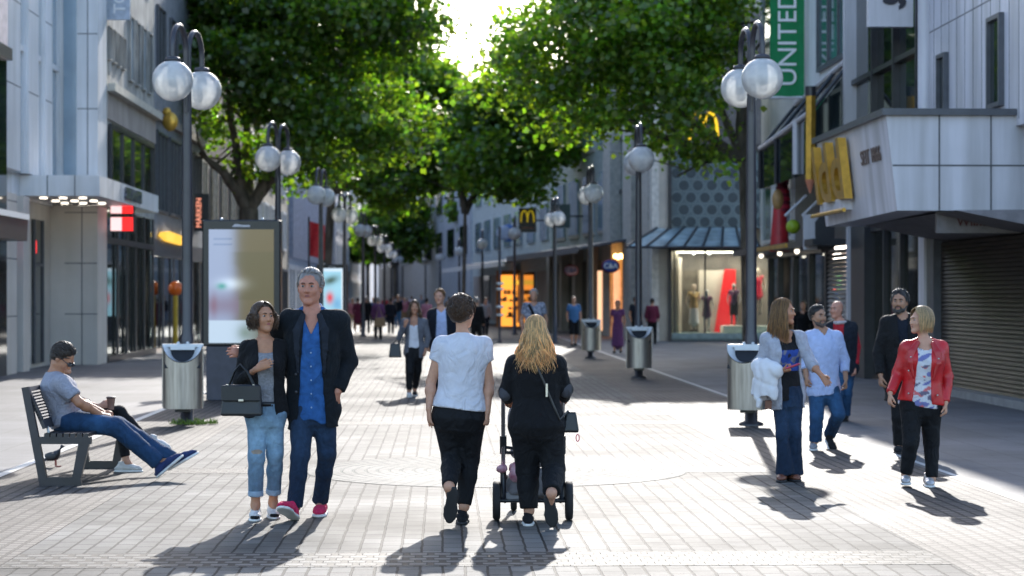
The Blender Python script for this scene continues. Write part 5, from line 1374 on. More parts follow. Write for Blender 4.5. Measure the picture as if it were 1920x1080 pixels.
class Person:
    def __init__(s, label, d, J, yaw, head_yaw, ht=1.7, sex='f', skin=('light', (.62, .38, .28)), h=.009, bw=1.0, head_pitch=0, head_roll=0, group=None, name='person', cat='person', base=None, ground=True):
        s.d = d; s.k = ht / 1.72; s.sex = sex; s.h = h; s.bw = bw
        s.J = {}
        for n_, q in J.items():
            dd = d + (q[2] if len(q) > 2 else 0)
            s.J[n_] = P(q[0], q[1] if q[1] is not None else HY, dd)
            if q[1] is None: s.J[n_][2] = 0.0
        j = s.J
        hm = (j['hpA'] + j['hpB']) / 2; j['hip'] = hm
        base_ = V(hm[0], hm[1], 0) if base is None else V(*base)
        s.root = thing(name, label, cat, base_, group)
        s.U = nrm(j['neck'] - hm); s.R, s.F, s.U = frame_of(yaw_vec(yaw), s.U)
        s.T = np.linalg.norm(j['neck'] - hm)
        hf = yaw_vec(head_yaw); up = V(0, 0, 1)
        pr = math.radians(head_pitch); rl = math.radians(head_roll)
        hfp = hf * math.cos(pr) + up * math.sin(pr); side = np.cross(hf, up)
        s.hR, s.hF, s.hU = frame_of(hfp, up * math.cos(pr) - hf * math.sin(pr) + side * math.sin(rl))
        s.hs = s.k * (1.0 if sex == 'm' else .95)
        s.skin = skin_mat(*skin)
        s.seed = abs(hash(label)) % 10000 if False else sum(map(ord, label)) % 9973
    def hp(s, x, y, z): return s.J['head'] + (s.hR * x + s.hF * y + s.hU * z) * s.hs
    def tp(s, x, y, u): return s.J['hip'] + s.R * x * s.k + s.F * y * s.k + s.U * u * s.T
    # torso profile: u (fraction of torso length), half-width, half-depth, forward offset
    def prof(s):
        k = s.k * s.bw
        if s.sex == 'm':
            t = [(-.16, .125, .095, -.005), (-.02, .168, .112, -.012), (.22, .152, .103, .004), (.45, .160, .112, .008), (.70, .178, .120, .006), (.86, .168, .100, -.006), (.97, .105, .075, -.014), (1.02, .06, .06, -.01)]
        else:
            t = [(-.18, .125, .098, -.008), (-.02, .172, .118, -.018), (.14, .158, .108, -.006), (.36, .128, .092, .004), (.55, .138, .100, .010), (.72, .152, .112, .012), (.86, .145, .088, -.004), (.97, .09, .066, -.012), (1.02, .052, .052, -.008)]
        return [(u * s.T, w_ * k, d_ * k, o * k) for u, w_, d_, o in t]
    def infl(s, e, u0=-9, u1=9, flare=None):
        out = []
        for u, w_, d_, o in s.prof():
            if u0 * s.T - 1e-6 <= u <= u1 * s.T + 1e-6:
                x = flare(u / s.T) if flare else 0
                out.append((u, w_ + e + x, d_ + e + x * .8, o))
        return out
    def at_prof(s, u):
        t = np.array(s.prof()); return [np.interp(u * s.T, t[:, 0], t[:, i]) for i in (1, 2, 3)]
    def arm_r(s): f = (1.0 if s.sex == 'm' else .86) * s.k * (.5 + .5 * s.bw); return .050 * f, .040 * f, .039 * f, .026 * f
    def leg_r(s): f = (1.0 if s.sex == 'm' else .98) * s.k * (.4 + .6 * s.bw); return .084 * f, .056 * f, .053 * f, .036 * f
    def hand(s, q, side, curl=.5, dirv=None, normal=None, thumb=None, spread=.5, sc=1.0, fingers=(1, 1, 1, 1)):
        """palm, four fingers with two bends each and a thumb that leaves the side of the palm"""
        j = s.J; w_ = j['wr' + side]; e = j['el' + side]
        D_ = nrm(w_ - e) if dirv is None else nrm(dirv)
        Nn = nrm(np.cross(D_, V(0, 0, 1)) + 1e-6) if normal is None else normal     # palm faces along Nn
        Nn = nrm(Nn - D_ * (Nn @ D_)); T_ = np.cross(D_, Nn)
        if thumb is not None and T_ @ V(*thumb) < 0: T_ = -T_
        k = s.k * sc * (1.0 if s.sex == 'm' else .92)
        pal = w_ + D_ * .05 * k
        q.cap(w_ - D_ * .01, w_ + D_ * .082 * k, .026 * k, .034 * k, .012, Nn, .52)
        q.cap(w_ + D_ * .03 * k + T_ * .012 * k, w_ + D_ * .08 * k + T_ * .018 * k, .017 * k, .019 * k, .012, Nn, .65)
        q.cap(w_ + D_ * .03 * k - T_ * .012 * k, w_ + D_ * .075 * k - T_ * .018 * k, .017 * k, .018 * k, .012, Nn, .65)
        Ls = (.072, .080, .074, .058)
        for i in range(4):
            off = (.027 - .018 * i) * k
            root = w_ + D_ * (.083 - .004 * abs(i - 1.2)) * k + T_ * off
            dv = nrm(D_ + T_ * (.10 - .066 * i) * spread * 2)
            c = curl * fingers[i]; L_ = Ls[i] * k
            p1 = root + nrm(dv * math.cos(c * .8) + Nn * math.sin(c * .8)) * L_ * .45
            p2 = p1 + nrm(dv * math.cos(c * 1.7) + Nn * math.sin(c * 1.7)) * L_ * .32
            p3 = p2 + nrm(dv * math.cos(c * 2.3) + Nn * math.sin(c * 2.3)) * L_ * .25
            r_ = .0088 * k
            q.cap(root - dv * .012 * k, p1, r_ * 1.08, r_ * .98, .006); q.cap(p1, p2, r_ * .98, r_ * .9, .004); q.cap(p2, p3, r_ * .9, r_ * .72, .004)
        t0 = w_ + D_ * .022 * k + T_ * .022 * k
        t1 = t0 + nrm(D_ * .75 + T_ * .6 + Nn * .35) * .042 * k; t2 = t1 + nrm(D_ * .95 + T_ * .18 + Nn * (.3 + .5 * curl)) * .034 * k; t3 = t2 + nrm(D_ * .9 + Nn * (.3 + .7 * curl)) * .022 * k
        q.cap(t0, t1, .014 * k, .011 * k, .01); q.cap(t1, t2, .0108 * k, .0098 * k, .005); q.cap(t2, t3, .0098 * k, .0078 * k, .004)
    def body(s, hands=True, handA=None, handB=None, feet=True, face=True, bust=.0):
        j = s.J; q = SDF(s.h); H = s.hp; hs = s.hs
        M = np.stack([s.hR, s.hF, s.hU])
        q.loft(j['hip'], s.R, s.F, s.U, s.prof(), .03)
        r1, r2, r3, r4 = s.arm_r()
        for a in 'AB':
            q.cap(j['neck'] - s.U * .02, j['sh' + a] + V(0, 0, .005), .048 * s.k, .044 * s.k, .05)
            q.cap(j['sh' + a], j['el' + a], r1, r2, .035); q.cap(j['el' + a], j['wr' + a], r3, r4, .015)
            m_ = j['el' + a] * .68 + j['wr' + a] * .32; q.ell(m_, (r3 * 1.08,) * 3, None, .03)
        l1, l2, l3, l4 = s.leg_r()
        for a in 'AB':
            q.cap(j['hp' + a], j['kn' + a], l1, l2, .03); q.cap(j['kn' + a], j['an' + a], l2 * .96, l4, .015)
            c0, c1 = j['kn' + a] * .82 + j['an' + a] * .18, j['kn' + a] * .55 + j['an' + a] * .45; q.cap(c0, c1, l3 * .90, l3 * .88, .03)
            if feet:
                q.cap(j['an' + a], j['an' + a] * .55 + j['to' + a] * .45 + V(0, 0, .01), .032 * s.k, .016 * s.k, .03)
        # neck and head
        q.cap(j['neck'] + s.U * -.03, H(0, -.012, -.06), .056 * s.k * (1 if s.sex == 'm' else .84), .054 * hs * (1 if s.sex == 'm' else .86), .025)
        q.ell(H(0, -.014, .036), V(.078, .097, .084) * hs, M, .02)
        q.ell(H(0, .030, -.032), V(.065, .060, .078) * hs, M, .03)
        jw = .05 if s.sex == 'm' else .043
        for x in (-1, 1):
            q.cap(H(x * jw, .005, -.055), H(x * .012, .068, -.096), .022 * hs, .019 * hs, .025)
        if s.h < .02:
            q.cap(H(0, .085, .018), H(0, .106, -.022), .008 * hs, .0135 * hs, .012)
            for x in (-1, 1):
                q.ell(H(x * .011, .096, -.026), (.0085 * hs,) * 3, None, .008)
                q.ell(H(x * .036, .066, -.020), (.024 * hs,) * 3, None, .025)
                q.ell(H(x * .077, -.006, -.004), V(.010, .020, .032) * hs, M, .008)
            q.cap(H(-.034, .082, .032), H(.034, .082, .032), .011 * hs, .011 * hs, .02)
            q.cap(H(-.018, .083, -.052), H(.018, .083, -.052), .009 * hs, .009 * hs, .012)
            q.ell(H(0, .080, -.097), (.017 * hs,) * 3, None, .02)
            ec = [H(x * .031, .098, .012) for x in (-1, 1)]
            def sock(p, D):
                for c in ec:
                    dd = np.linalg.norm(p - c, axis=-1) - .0165 * hs; k_ = .012
                    hh = np.maximum(k_ - np.abs(D + dd), 0) / k_
                    D = np.where(np.abs(dd) < .05, np.maximum(D, -dd) + hh * hh * k_ * .25, D)
                return D
            if face: q.cut(sock)
        if hands:
            for a, hd in (('A', handA), ('B', handB)):
                if hd is not None or hands: s.hand(q, a, **(hd or {}))
        v, f = q.mesh()
        s.bodyo = mesh_obj('body', v, f, s.skin, s.root, True)
        if face and s.h < .02: s.face()
        return s
    def face(s, glasses=False):
        H = s.hp; hs = s.hs
        for x in (-1, 1):
            q = MB(); R3 = np.stack([s.hR, s.hF, s.hU]).T
            q.ball(H(x * .031, .078, .012), .0122 * hs, 12, 8, 0, (1, 1, .75), R3)
            q.ball(H(x * .031, .0855, .012), .0066 * hs, 10, 6, 1, (1, .8, 1), R3)
            q.build('eye', [m_eyew, m_iris], s.root)
    def brows(s, m_, th=.0045, beard=None):
        H = s.hp
        for x in (-1, 1):
            q = MB(); q.tube([H(x * .014, .098, .030), H(x * .030, .097, .035), H(x * .046, .084, .031)], [th * s.hs, th * s.hs * 1.1, th * s.hs * .5], 6); q.build('eyebrow', m_, s.root)
        return s
    def lips(s, m_=None, smile=0.0):
        H = s.hp; q = MB(); m_ = m_ or m_lip
        for dz in (.004, -.005):
            q.tube([H(-.023, .082, -.053 + smile), H(-.010, .0925, -.053 + dz), H(0, .094, -.0535 + dz), H(.010, .0925, -.053 + dz), H(.023, .082, -.053 + smile)], [.002 * s.hs, .0045 * s.hs, .005 * s.hs, .0045 * s.hs, .002 * s.hs], 6)
        q.build('lips', m_, s.root); return s
    # ---------------- hair
    def locks(s, n, path, r0, seed, m_, cap=None, name='hair', tones=(.55, 1.45), nt_=5):
        """strands of hair as slim tapering tubes; path(rng, i) -> points"""
        r = np.random.default_rng(seed); vs = []; fs = []; cs = []
        if cap is not None:
            v, f = cap; vs.append(v); fs.append(f); cs.append(np.full((len(v), 3), .85) * (1 + .35 * wob(v, seed, 60, (1, 1, .2)))[:, None])
        base = sum(len(x) for x in vs)
        for i in range(n):
            pts = np.array(path(r, i)); k = len(pts)
            t = np.gradient(pts, axis=0); t /= np.linalg.norm(t, axis=1)[:, None] + 1e-9
            a = np.cross(t, V(.3, .2, 1)); a /= np.linalg.norm(a, axis=1)[:, None] + 1e-9; b = np.cross(t, a)
            rad = r0 * r.uniform(.6, 1.3) * np.interp(np.linspace(0, 1, k), [0, .15, .7, 1], [.6, 1, .9, .12])
            ring = [pts + (a * math.cos(th) + b * math.sin(th)) * rad[:, None] for th in np.linspace(0, 2 * math.pi, nt_ + 1)[:-1]]
            v = np.stack(ring, 1).reshape(-1, 3)
            idx = np.arange(k * nt_).reshape(k, nt_); nx = np.roll(idx, -1, 1)
            f = np.stack([idx[:-1], nx[:-1], nx[1:], idx[1:]], -1).reshape(-1, 4)
            vs.append(v); fs.append(f + base); base += len(v)
            tone = r.uniform(*tones); cs.append(np.full((len(v), 3), tone) * np.repeat(np.interp(np.linspace(0, 1, k), [0, 1], [.85, 1.2]), nt_)[:, None])
        return mesh_obj(name, np.concatenate(vs), np.concatenate(fs), m_, s.root, True, None, np.concatenate(cs))
    def cap_hair(s, th=.014, front=.052, low=-.05, extra=None, wr=None, side_low=-.02):
        """scalp-hugging cap open at the face"""
        q = SDF(min(s.h, .009) if s.h < .02 else s.h * .8); M = np.stack([s.hR, s.hF, s.hU]); hs = s.hs; H = s.hp
        q.ell(H(0, -.016 - th * .75, .038 + th * .15), (V(.0785 + th * .75, .096 + th * .45, .085 + th * .9)) * hs, M, .01)
        q.ell(H(0, -.046, -.01), (V(.066, .062, .070) + th * .7) * hs, M, .02)
        if extra: extra(q, H, hs, M)
        J0 = s.J['head']
        def cut(p, D):
            l = (p - J0) @ M.T / hs; x, y, z = l[..., 0], l[..., 1], l[..., 2]
            zl = np.interp(y, [-.12, -.05, -.015, .004, .022, .040, .060, .085, .11], [low, low, low + .015, -.028, .002, .040, front + .018, front + .022, front + .022])
            zl = zl + .006 * np.sin(x * 95 + s.seed) + .004 * np.sin(x * 230) + .012 * np.cos(np.minimum(np.abs(x), .06) * 50) * (y > .05)
            if front < 0: zl = np.where(y > -.045, .2, zl)
            return np.maximum(D, (zl - z) * .75 * hs)
        q.cut(cut)
        sd_ = s.seed
        return q.mesh(wr or (lambda p: .0035 * wob(p, sd_, 90, (1, 1, .35))))
    # ---------------- clothes
    def legs(s, name, m_, r=(.092, .068, .062, .056), cuff=1.0, waist=.13, amp=.0035, hipe=.014, crotch=None, flare=0, vcol=None, seed=0):
        """trousers: hip loft and two legs, cut clean at waist and cuffs"""
        j = s.J; q = SDF(s.h); k = s.k * (.4 + .6 * s.bw)
        st = [x for x in s.infl(hipe, -9, .5)]
        q.loft(j['hip'], s.R, s.F, s.U, st, .03)
        cuts = [(j['hip'] + s.U * waist * s.T, s.U)]
        cen = [j['hip'] + s.F * .08]
        for a in 'AB':
            hp_, kn, an = j['hp' + a], j['kn' + a], j['an' + a]
            e = kn + (an - kn) * cuff; md = kn + (e - kn) * .4
            q.cap(hp_ + (kn - hp_) * .02, kn, r[0] * k, r[1] * k, .035)
            q.cap(kn, md, r[1] * k, r[2] * k, .02); q.cap(md, e + nrm(an - kn) * .03, r[2] * k, r[3] * k, .02, clip=(e, nrm(an - kn)))
            cen += [kn, e, hp_ + s.F * .05]
        q.cut(lambda p, D: np.maximum(D, (p - cuts[0][0]) @ cuts[0][1]))
        v, f = q.mesh(folds(s.seed + seed, amp, 24, (1, 1, .8), cen, .11, 1.6) if s.h < .02 else None)
        col = None if vcol is None else vcol(v, s)
        o = mesh_obj(name, v, f, m_, s.root, True, None, col); return o
    def shirt(s, name, m_, e=.016, hem=-.08, neck=.985, sl=.45, slr=1.35, amp=.003, flare=None, open_=None, sq=2.0, k=.03, vcol=None, vneck=None, bust=0.0, shoulder=1.0, seed=1, up=None, backless=False):
        """upper garment: torso loft + sleeves (sl: 0..1 upper arm, 1..2 forearm), cut at hem, neck, sleeve ends; open_=(w_top,w_mid,w_bottom,u_close)"""
        j = s.J; q = SDF(s.h); kk = s.k
        st = s.infl(e, -.2, .9, flare) + [(u, w_ + e * .6, d_ + e * .6, o) for u, w_, d_, o in s.prof()[-2:]]
        if hem < -.18:
            u, w_, d_, o = st[0]; x = flare(hem) if flare else 0
            st = [(hem * s.T - .02, w_ + .02 + x - (flare(-.16) if flare else 0), d_ + .01 + x * .8, o)] + st
        q.loft(j['hip'], s.R, s.F, s.U, st, k, sq)
        if bust:
            for x in (-1, 1): q.ell(s.tp(x * .062, .085, .66), (bust,) * 3, None, .05)
        r1, r2, r3, r4 = s.arm_r(); ends = []; cen = [s.tp(0, .1, .25), s.tp(0, -.1, .25)]
        for a in 'AB':
            sh, el, wr = j['sh' + a], j['el' + a], j['wr' + a]
            q.cap(j['neck'] - s.U * .03 - s.F * .008, sh + V(0, 0, .006) * kk, (.046 + e * .5) * kk, (.046 + e * .6) * shoulder * kk, .045)
            x = sl if not isinstance(sl, dict) else sl[a]
            if x <= 1:
                en = sh + (el - sh) * x; q.cap(sh, en + nrm(el - sh) * .04, r1 * slr, (r1 + (r2 - r1) * x) * slr, .03, clip=(en, nrm(el - sh)))
            else:
                t = x - 1; en = el + (wr - el) * t
                q.cap(sh, el, r1 * slr, r2 * slr * 1.02, .03); q.cap(el, en + nrm(wr - el) * .04, r3 * slr * 1.02, (r3 + (r4 - r3) * t) * slr * 1.08, .015, clip=(en, nrm(wr - el))); cen += [el, en]
            cen.append(sh + (el - sh) * .2 - s.U * .05)
        hp_ = j['hip'] + s.U * hem * s.T; nk = j['neck'] + s.U * (neck - 1) * s.T
        hR, hF = s.R, s.F
        def cutf(p, D):
            l = p - hp_
            D = np.maximum(D, -(l @ s.U) + .012 * np.sin(l @ hR * 9 + s.seed) * (1 if s.h < .02 else 0))
            pn = p - nk; zz = pn @ s.U; yy = pn @ s.F; xx = pn @ s.R
            rn = (.064 if s.sex == 'm' else .058) * kk + np.maximum(0, (.96 - neck)) * .9
            rad = np.sqrt(xx * xx + (yy - .012) ** 2)
            hole = np.maximum(rad - rn, -(zz + .01 + .5 * np.maximum(0, yy)))
            D = np.maximum(D, -hole); D = np.maximum(D, np.where(rad < .16, zz - .05 * kk, -1))
            if vneck is not None or open_ is not None:
                x = (p - j['hip']) @ hR; y = (p - j['hip']) @ hF; u = ((p - j['hip']) @ s.U) / s.T
                if vneck is not None:
                    wv = np.clip((u - vneck[0]) / max(1e-3, 1 - vneck[0]), 0, 2) * vneck[1]
                    ins = np.maximum(np.abs(x) - wv, -(y - .0)); D = np.where(u > vneck[0] - .02, np.maximum(D, -ins), D)
                if open_ is not None:
                    us, ws = zip(*open_); wv = np.interp(u, us, ws); xo = 0
                    ins = np.maximum(np.abs(x - xo) - wv, -(y - .0)); D = np.where(wv > .001, np.maximum(D, -ins), D)
            if up is not None: D = up(p, D)
            return D
        q.cut(cutf)
        v, f = q.mesh(folds(s.seed + seed * 17, amp, 21, (1, 1, .7), cen, .10, 1.5) if s.h < .02 else None)
        col = None if vcol is None else vcol(v, s)
        return mesh_obj(name, v, f, m_, s.root, True, None, col)
    def lapels(s, m_, pts, e, r=.02):
        m_ = m_
        """turned-back jacket edges: pts of (x, u) on the right half"""
        for sg in (-1, 1):
            q = SDF(s.h)
            W = []
            for x, u in pts:
                w_, d_, o = s.at_prof(u); xx = min(abs(x), (w_ + e) * .97)
                y = o + (d_ + e) * math.sqrt(max(0.02, 1 - (xx / (w_ + e)) ** 2)); W.append(s.J['hip'] + s.R * sg * x + s.F * (y + .004) + s.U * u * s.T)
            rr = np.interp(np.linspace(0, 1, len(W)), [0, .35, 1], [r * .7, r, r * .35])
            for a, b, r0, r1_ in zip(W[:-1], W[1:], rr[:-1], rr[1:]): q.cap(a, b, r0, r1_, .01, s.F, .35)
            v, f = q.mesh(); mesh_obj('lapel', v, f, m_, s.root, True)
    def collar(s, m_, r=.014, rise=.03, spread=.05, name='collar', w=.06):
        q = SDF(s.h); n = s.J['neck']; k = s.k
        A = [n + s.R * x * k + s.F * y * k + s.U * z * k for x, y, z in ((-spread, .065, -.055), (-w, .02, rise * .4), (-w * .6, -.05, rise), (0, -.062, rise * 1.05), (w * .6, -.05, rise), (w, .02, rise * .4), (spread, .065, -.055))]
        for a, b in zip(A[:-1], A[1:]): q.cap(a, b, r * k, r * k, .01)
        v, f = q.mesh(); return mesh_obj(name, v, f, m_, s.root, True)
    def shoe(s, a, m_, sole_m, heel=None, toe=None, up=None, w=.048, hgt=.066, sole=.02, name='shoe', top_cut=True, m2=None, tongue=None, toe_m=None):
        """shoe from heel to toe; up is the foot's own up direction"""
        k = s.k; an, to = s.J['an' + a], s.J['to' + a]
        up = V(0, 0, 1) if up is None else nrm(up); D_ = nrm((to - an) - up * ((to - an) @ up)) if toe is None else nrm(V(*toe))
        D_ = nrm(D_ - up * (D_ @ up)); sd_ = np.cross(D_, up)
        L_ = .255 * k * (1 if s.sex == 'm' else .93)
        if heel is None: hb = to - D_ * L_ * .97
        else: hb = heel
        st = [(0, .030, .5), (.12, .036, 1), (.35, .034, 1), (.62, .044, .85), (.82, .042, .62), (.97, .024, .42)]
        q = SDF(s.h * .85)
        for (t0, w0, h0), (t1, w1, h1) in zip(st[:-1], st[1:]):
            A = hb + D_ * L_ * t0 + up * (sole + hgt * h0 * .45) * k; B = hb + D_ * L_ * t1 + up * (sole + hgt * h1 * .45) * k
            q.cap(A, B, w0 * k * w / .046, w1 * k * w / .046, .012, up, hgt * .62 / .046 * max(.55, (h0 + h1) / 2))
        q.cap(hb + D_ * L_ * .16 + up * (sole + hgt * .4) * k, hb + D_ * L_ * .20 + up * (sole + hgt * 1.15) * k, .034 * k, .036 * k, .02)
        bot = hb + up * sole * k
        q.cut(lambda p, D: np.maximum(D, -((p - bot) @ up)))
        topp = hb + up * (sole + hgt * 1.35) * k
        q.cut(lambda p, D: np.maximum(D, (p - topp) @ up))
        v, f = q.mesh(); so_ = mesh_obj(name, v, f, m_, s.root, True)
        q = SDF(s.h * .85)
        for (t0, w0, h0), (t1, w1, h1) in zip(st[:-1], st[1:]):
            q.cap(hb + D_ * L_ * t0 + up * sole * .5 * k, hb + D_ * L_ * t1 + up * sole * .5 * k, (w0 + .005) * k * w / .046, (w1 + .005) * k * w / .046, .01, up, .45)
        lo_, hi_ = hb + up * 0.0, hb + up * (sole + .003) * k
        q.cut(lambda p, D: np.maximum(np.maximum(D, -((p - lo_) @ up)), (p - hi_) @ up))
        v, f = q.mesh(); mesh_obj('sole', v, f, sole_m, so_, True)
        if toe_m is not None:
            q = SDF(s.h * .85); c = hb + D_ * L_ * .93 + up * (sole + hgt * .2) * k; q.ell(c, (.036 * k,) * 3, None); q.cut(lambda p, D: np.maximum(D, -((p - bot) @ up))); q.cut(lambda p, D: np.maximum(D, (p - bot - up * .026 * k) @ up)); v, f = q.mesh(); mesh_obj('toe_cap', v, f, toe_m, so_, True)
        return so_
# ------------------------------------------------------------------ materials for clothes
LIGHT = ('light', (.52, .275, .18)); TAN = ('tan', (.44, .21, .12)); OLIVE = ('olive', (.37, .195, .12)); PALE = ('pale', (.62, .40, .31))
h_dark = hair_mat('dark brown', (.035, .02, .012), .25); h_brown = hair_mat('brown', (.10, .05, .022), .35); h_blond = hair_mat('blond', (.60, .385, .165), .3); h_lblond = hair_mat('light blond', (.50, .36, .19), .4)
h_grey = hair_mat('grey', (.36, .34, .33), .35); h_black = hair_mat('black', (.018, .014, .012), .2); h_honey = hair_mat('honey', (.26, .14, .05), .45)
c_black = cloth('black cloth', (.006, .006, .0075)); c_legg = cloth('black leggings', (.0055, .006, .008), rough=.7, sheen=.02)
c_white = cloth('white cotton', (.62, .62, .68), var=.04); c_navy = cloth('navy wool', (.009, .012, .021)); c_blazer = cloth('dark blazer wool', (.006, .009, .013), sheen=.03, bump=.5)
c_blues = cloth('blue linen shirt', (.025, .10, .29), var=.15); c_grey = cloth('grey marl', (.24, .24, .26), var=.15, scale=60); c_lgrey = cloth('light grey knit', (.40, .41, .47), bump=.6, bscale=160)
c_pblue = cloth('pale blue cotton', (.42, .50, .74), var=.05); c_redl = mat('red leather', (.50, .010, .014), .38, var=.12, scale=8, bump=.3, bscale=90, spec=.55); c_coat = mat('white padded cloth', (.70, .69, .71), .8, var=.04, scale=6, bump=.25, bscale=160)
c_blk2 = cloth('black coat', (.006, .006, .007), rough=.75); c_red = cloth('red cloth', (.40, .02, .03)); c_purple = cloth('purple cloth', (.14, .05, .14)); c_maroon = cloth('maroon cloth', (.13, .02, .045)); c_blue = cloth('mid blue cloth', (.06, .16, .34)); c_tanc = cloth('tan cloth', (.30, .19, .11)); c_pink = cloth('pink cloth', (.5, .2, .26)); c_gblazer = cloth('grey blazer', (.12, .125, .15))
c_denim = cloth('dark denim', (.011, .024, .052), scale=30, var=.1, bump=.5, bscale=420, vcol=True); c_denl = cloth('light denim', (.12, .19, .27), scale=26, var=.1, bump=.5, bscale=420, vcol=True); c_denm = cloth('mid denim', (.017, .052, .12), scale=26, var=.1, bump=.5, bscale=420, vcol=True)
m_pinkshoe = cloth('pink canvas', (.62, .025, .10), bump=.5, bscale=400); m_wshoe = cloth('white canvas', (.62, .60, .58)); m_bshoe = cloth('black canvas', (.012, .012, .014)); m_nshoe = cloth('navy canvas', (.025, .04, .12)); m_brshoe = mat('brown leather', (.16, .06, .035), .4); m_silver = mat('silver leather', (.5, .48, .48), .3, metal=.5)
m_leather = mat('black leather', (.006, .007, .009), .35, spec=.5, bump=.2, bscale=120)
m_print = None
def fade(v, s):
    """denim worn paler on thighs and knees"""
    j = s.J; c = np.ones((len(v), 3))
    for a in 'AB':
        m = j['hp' + a] * .45 + j['kn' + a] * .55 + s.F * .06
        d_ = np.linalg.norm((v - m) * V(1.2, .8, .5), axis=1); c += (V(1.3, 1.25, 1.1) * np.exp(-(d_ / .11) ** 2)[:, None]) * .75
    c *= (1 + .10 * wob(v, s.seed, 60, (1, 1, .4)))[:, None]
    return np.clip(c, .4, 2.2)
def short_locks(p, n, r0, m_, cap, seed, length=.05, lift=.0, back=1, zmin=-.03, part=0, curl=0, fr=.06):
    H = p.hp
    def path(r, i):
        while True:
            u = r.normal(size=3); u /= np.linalg.norm(u)
            x, y, z = u
            if z < zmin / .09 or (y > .45 and z < .62) : continue
            break
        sgn = 1 if r.random() > .5 else -1
        L_ = length * r.uniform(.6, 1.3); out = []
        t = V(part * .5, -1.0 * back, -.35 + .9 * max(0, y)) + r.normal(size=3) * .35
        u0 = u.copy()
        for k in range(6):
            tt = t - u0 * (t @ u0); tt /= np.linalg.norm(tt) + 1e-9
            rad = V(.074, .096, .084) + .012 + lift * k / 5 + r.uniform(0, .003)
            out.append(H(u0[0] * rad[0], -.016 + u0[1] * rad[1], .038 + u0[2] * rad[2]))
            u0 = u0 + tt * (L_ / .085) / 5 + curl * V(math.sin(k * 1.9 + i), 0, math.cos(k * 2.3 + i)) * .06; u0 /= np.linalg.norm(u0)
        return out
    return p.locks(n, path, r0 * p.hs, seed, m_, cap, 'hair')
def long_locks(p, n, r0, m_, cap, seed, drop, width=.10, depth=.10, wave=.012, front=.15, wf=7, spread=.02, tones=(.5, 1.5), face_gap=.75, curl=1.0, bias=(0, 0)):
    """hair falling from the crown past the ears; drop is how far below the head centre it ends (m)"""
    H = p.hp; hs = p.hs; up = V(0, 0, 1)
    def path(r, i):
        a0 = r.uniform(-math.pi, math.pi); lim = math.pi - face_gap; al = min(lim, max(-lim, a0)) * r.uniform(.9, 1)
        sx, sy = math.sin(al), -math.cos(al)
        D_ = drop * r.uniform(.72, 1.08); out = []
        ph, ph2 = r.uniform(0, 6.3, 2); am = wave * r.uniform(.5, 1.5)
        top0 = max(0, r.uniform(-.25, .8))
        for k in range(13):
            t = k / 12
            if t < .35:                                           # over the skull
                e = (top0 + (1 - top0) * t / .35) * math.pi / 2; sw = min(1, (e / (math.pi / 2)) ** 1.5); a = a0 * (1 - sw) + al * sw; sx, sy = math.sin(a), -math.cos(a)
                c = H(sx * math.sin(e) * .092, -.018 + sy * math.sin(e) * .112, .04 + math.cos(e) * .100 - .02 * (t / .35))
            else:
                g = (t - .35) / .65; w_ = 1 + g * spread / .09
                c = H(sx * .094 * w_, -.018 + sy * .112 * (1 + .25 * g), .02) - up * (D_ + .02) * g + p.hR * bias[0] * g + p.hF * bias[1] * g
                c = c + (p.hR * math.sin(ph + wf * g) + p.hF * math.cos(ph2 + wf * g * .9)) * am * (g ** .7) * curl
            out.append(c)
        return out
    return p.locks(n, path, r0, seed, m_, cap, 'hair', tones)
def band_mesh(name, p, u, e, h_, m_):
    """a belt that follows the hip profile"""
    w_, d_, o = p.at_prof(u); q = MB(); n = 40; vs = []; fs = []
    for i in range(n):
        t = 2 * math.pi * i / n
        for z_, e2 in ((-h_ / 2, e), (h_ / 2, e), (h_ / 2, e - .006), (-h_ / 2, e - .006)):
            vs.append(p.J['hip'] + p.R * math.cos(t) * (w_ + e2) + p.F * (o + math.sin(t) * (d_ + e2)) + p.U * (u * p.T + z_))
    for i in range(n):
        j = (i + 1) % n
        for k in range(4): fs.append((i * 4 + k, j * 4 + k, j * 4 + (k + 1) % 4, i * 4 + (k + 1) % 4))
    q.add(vs, fs, 0, True); return q.build(name, m_, p.root)
def held(name, label, cat, loc): return thing(name, label, cat, loc)

# ================================================================== the couple
wife = Person('slim brunette woman in black jacket and ripped light jeans under the tall man\'s arm', 15.65,
    dict(head=(494, 597), neck=(497, 640), shA=(463, 654), elA=(448, 714, .0), wrA=(481, 692, -.17), shB=(529, 653, .05), elB=(545, 700, .2), wrB=(566, 725, .24),
         hpA=(482, 774), hpB=(515, 774), knA=(481, 855, -.05), anA=(479, 948, .0), toA=(478, None, -.13), knB=(516, 852, .02), anB=(512, 943, .14), toB=(515, None, .02)),
    8, 32, 1.66, 'f', TAN, .0085, .90, head_pitch=6)
wife.body(handA=dict(dirv=V(.86, -.22, .40), normal=V(.15, .95, -.2), thumb=(0, 0, 1), curl=.25, spread=.35), handB=dict(curl=.5))
wife.brows(h_dark, .003).lips()
wife.legs('jeans', c_denl, (.086, .065, .062, .056), .80, .14, .0035, .012, vcol=lambda v, s: np.where((np.linalg.norm((v - (s.J['knA'] + V(.012, -.06, .035))) * V(.55, .6, 1.8), axis=1) < .028)[:, None], V(2.7, 1.35, .75), fade(v, s)))
wife.shirt('top', c_grey, .012, .02, .93, .35, 1.15, .0022, seed=3, bust=.048)
wife.shirt('jacket', c_black, .026, -.06, .95, 1.72, 1.32, .0035, open_=((-.3, .075), (.2, .062), (.6, .058), (.85, .055), (1.1, .06)), seed=4, bust=.052)
band_mesh('belt', wife, .13, .018, .035, m_leather)
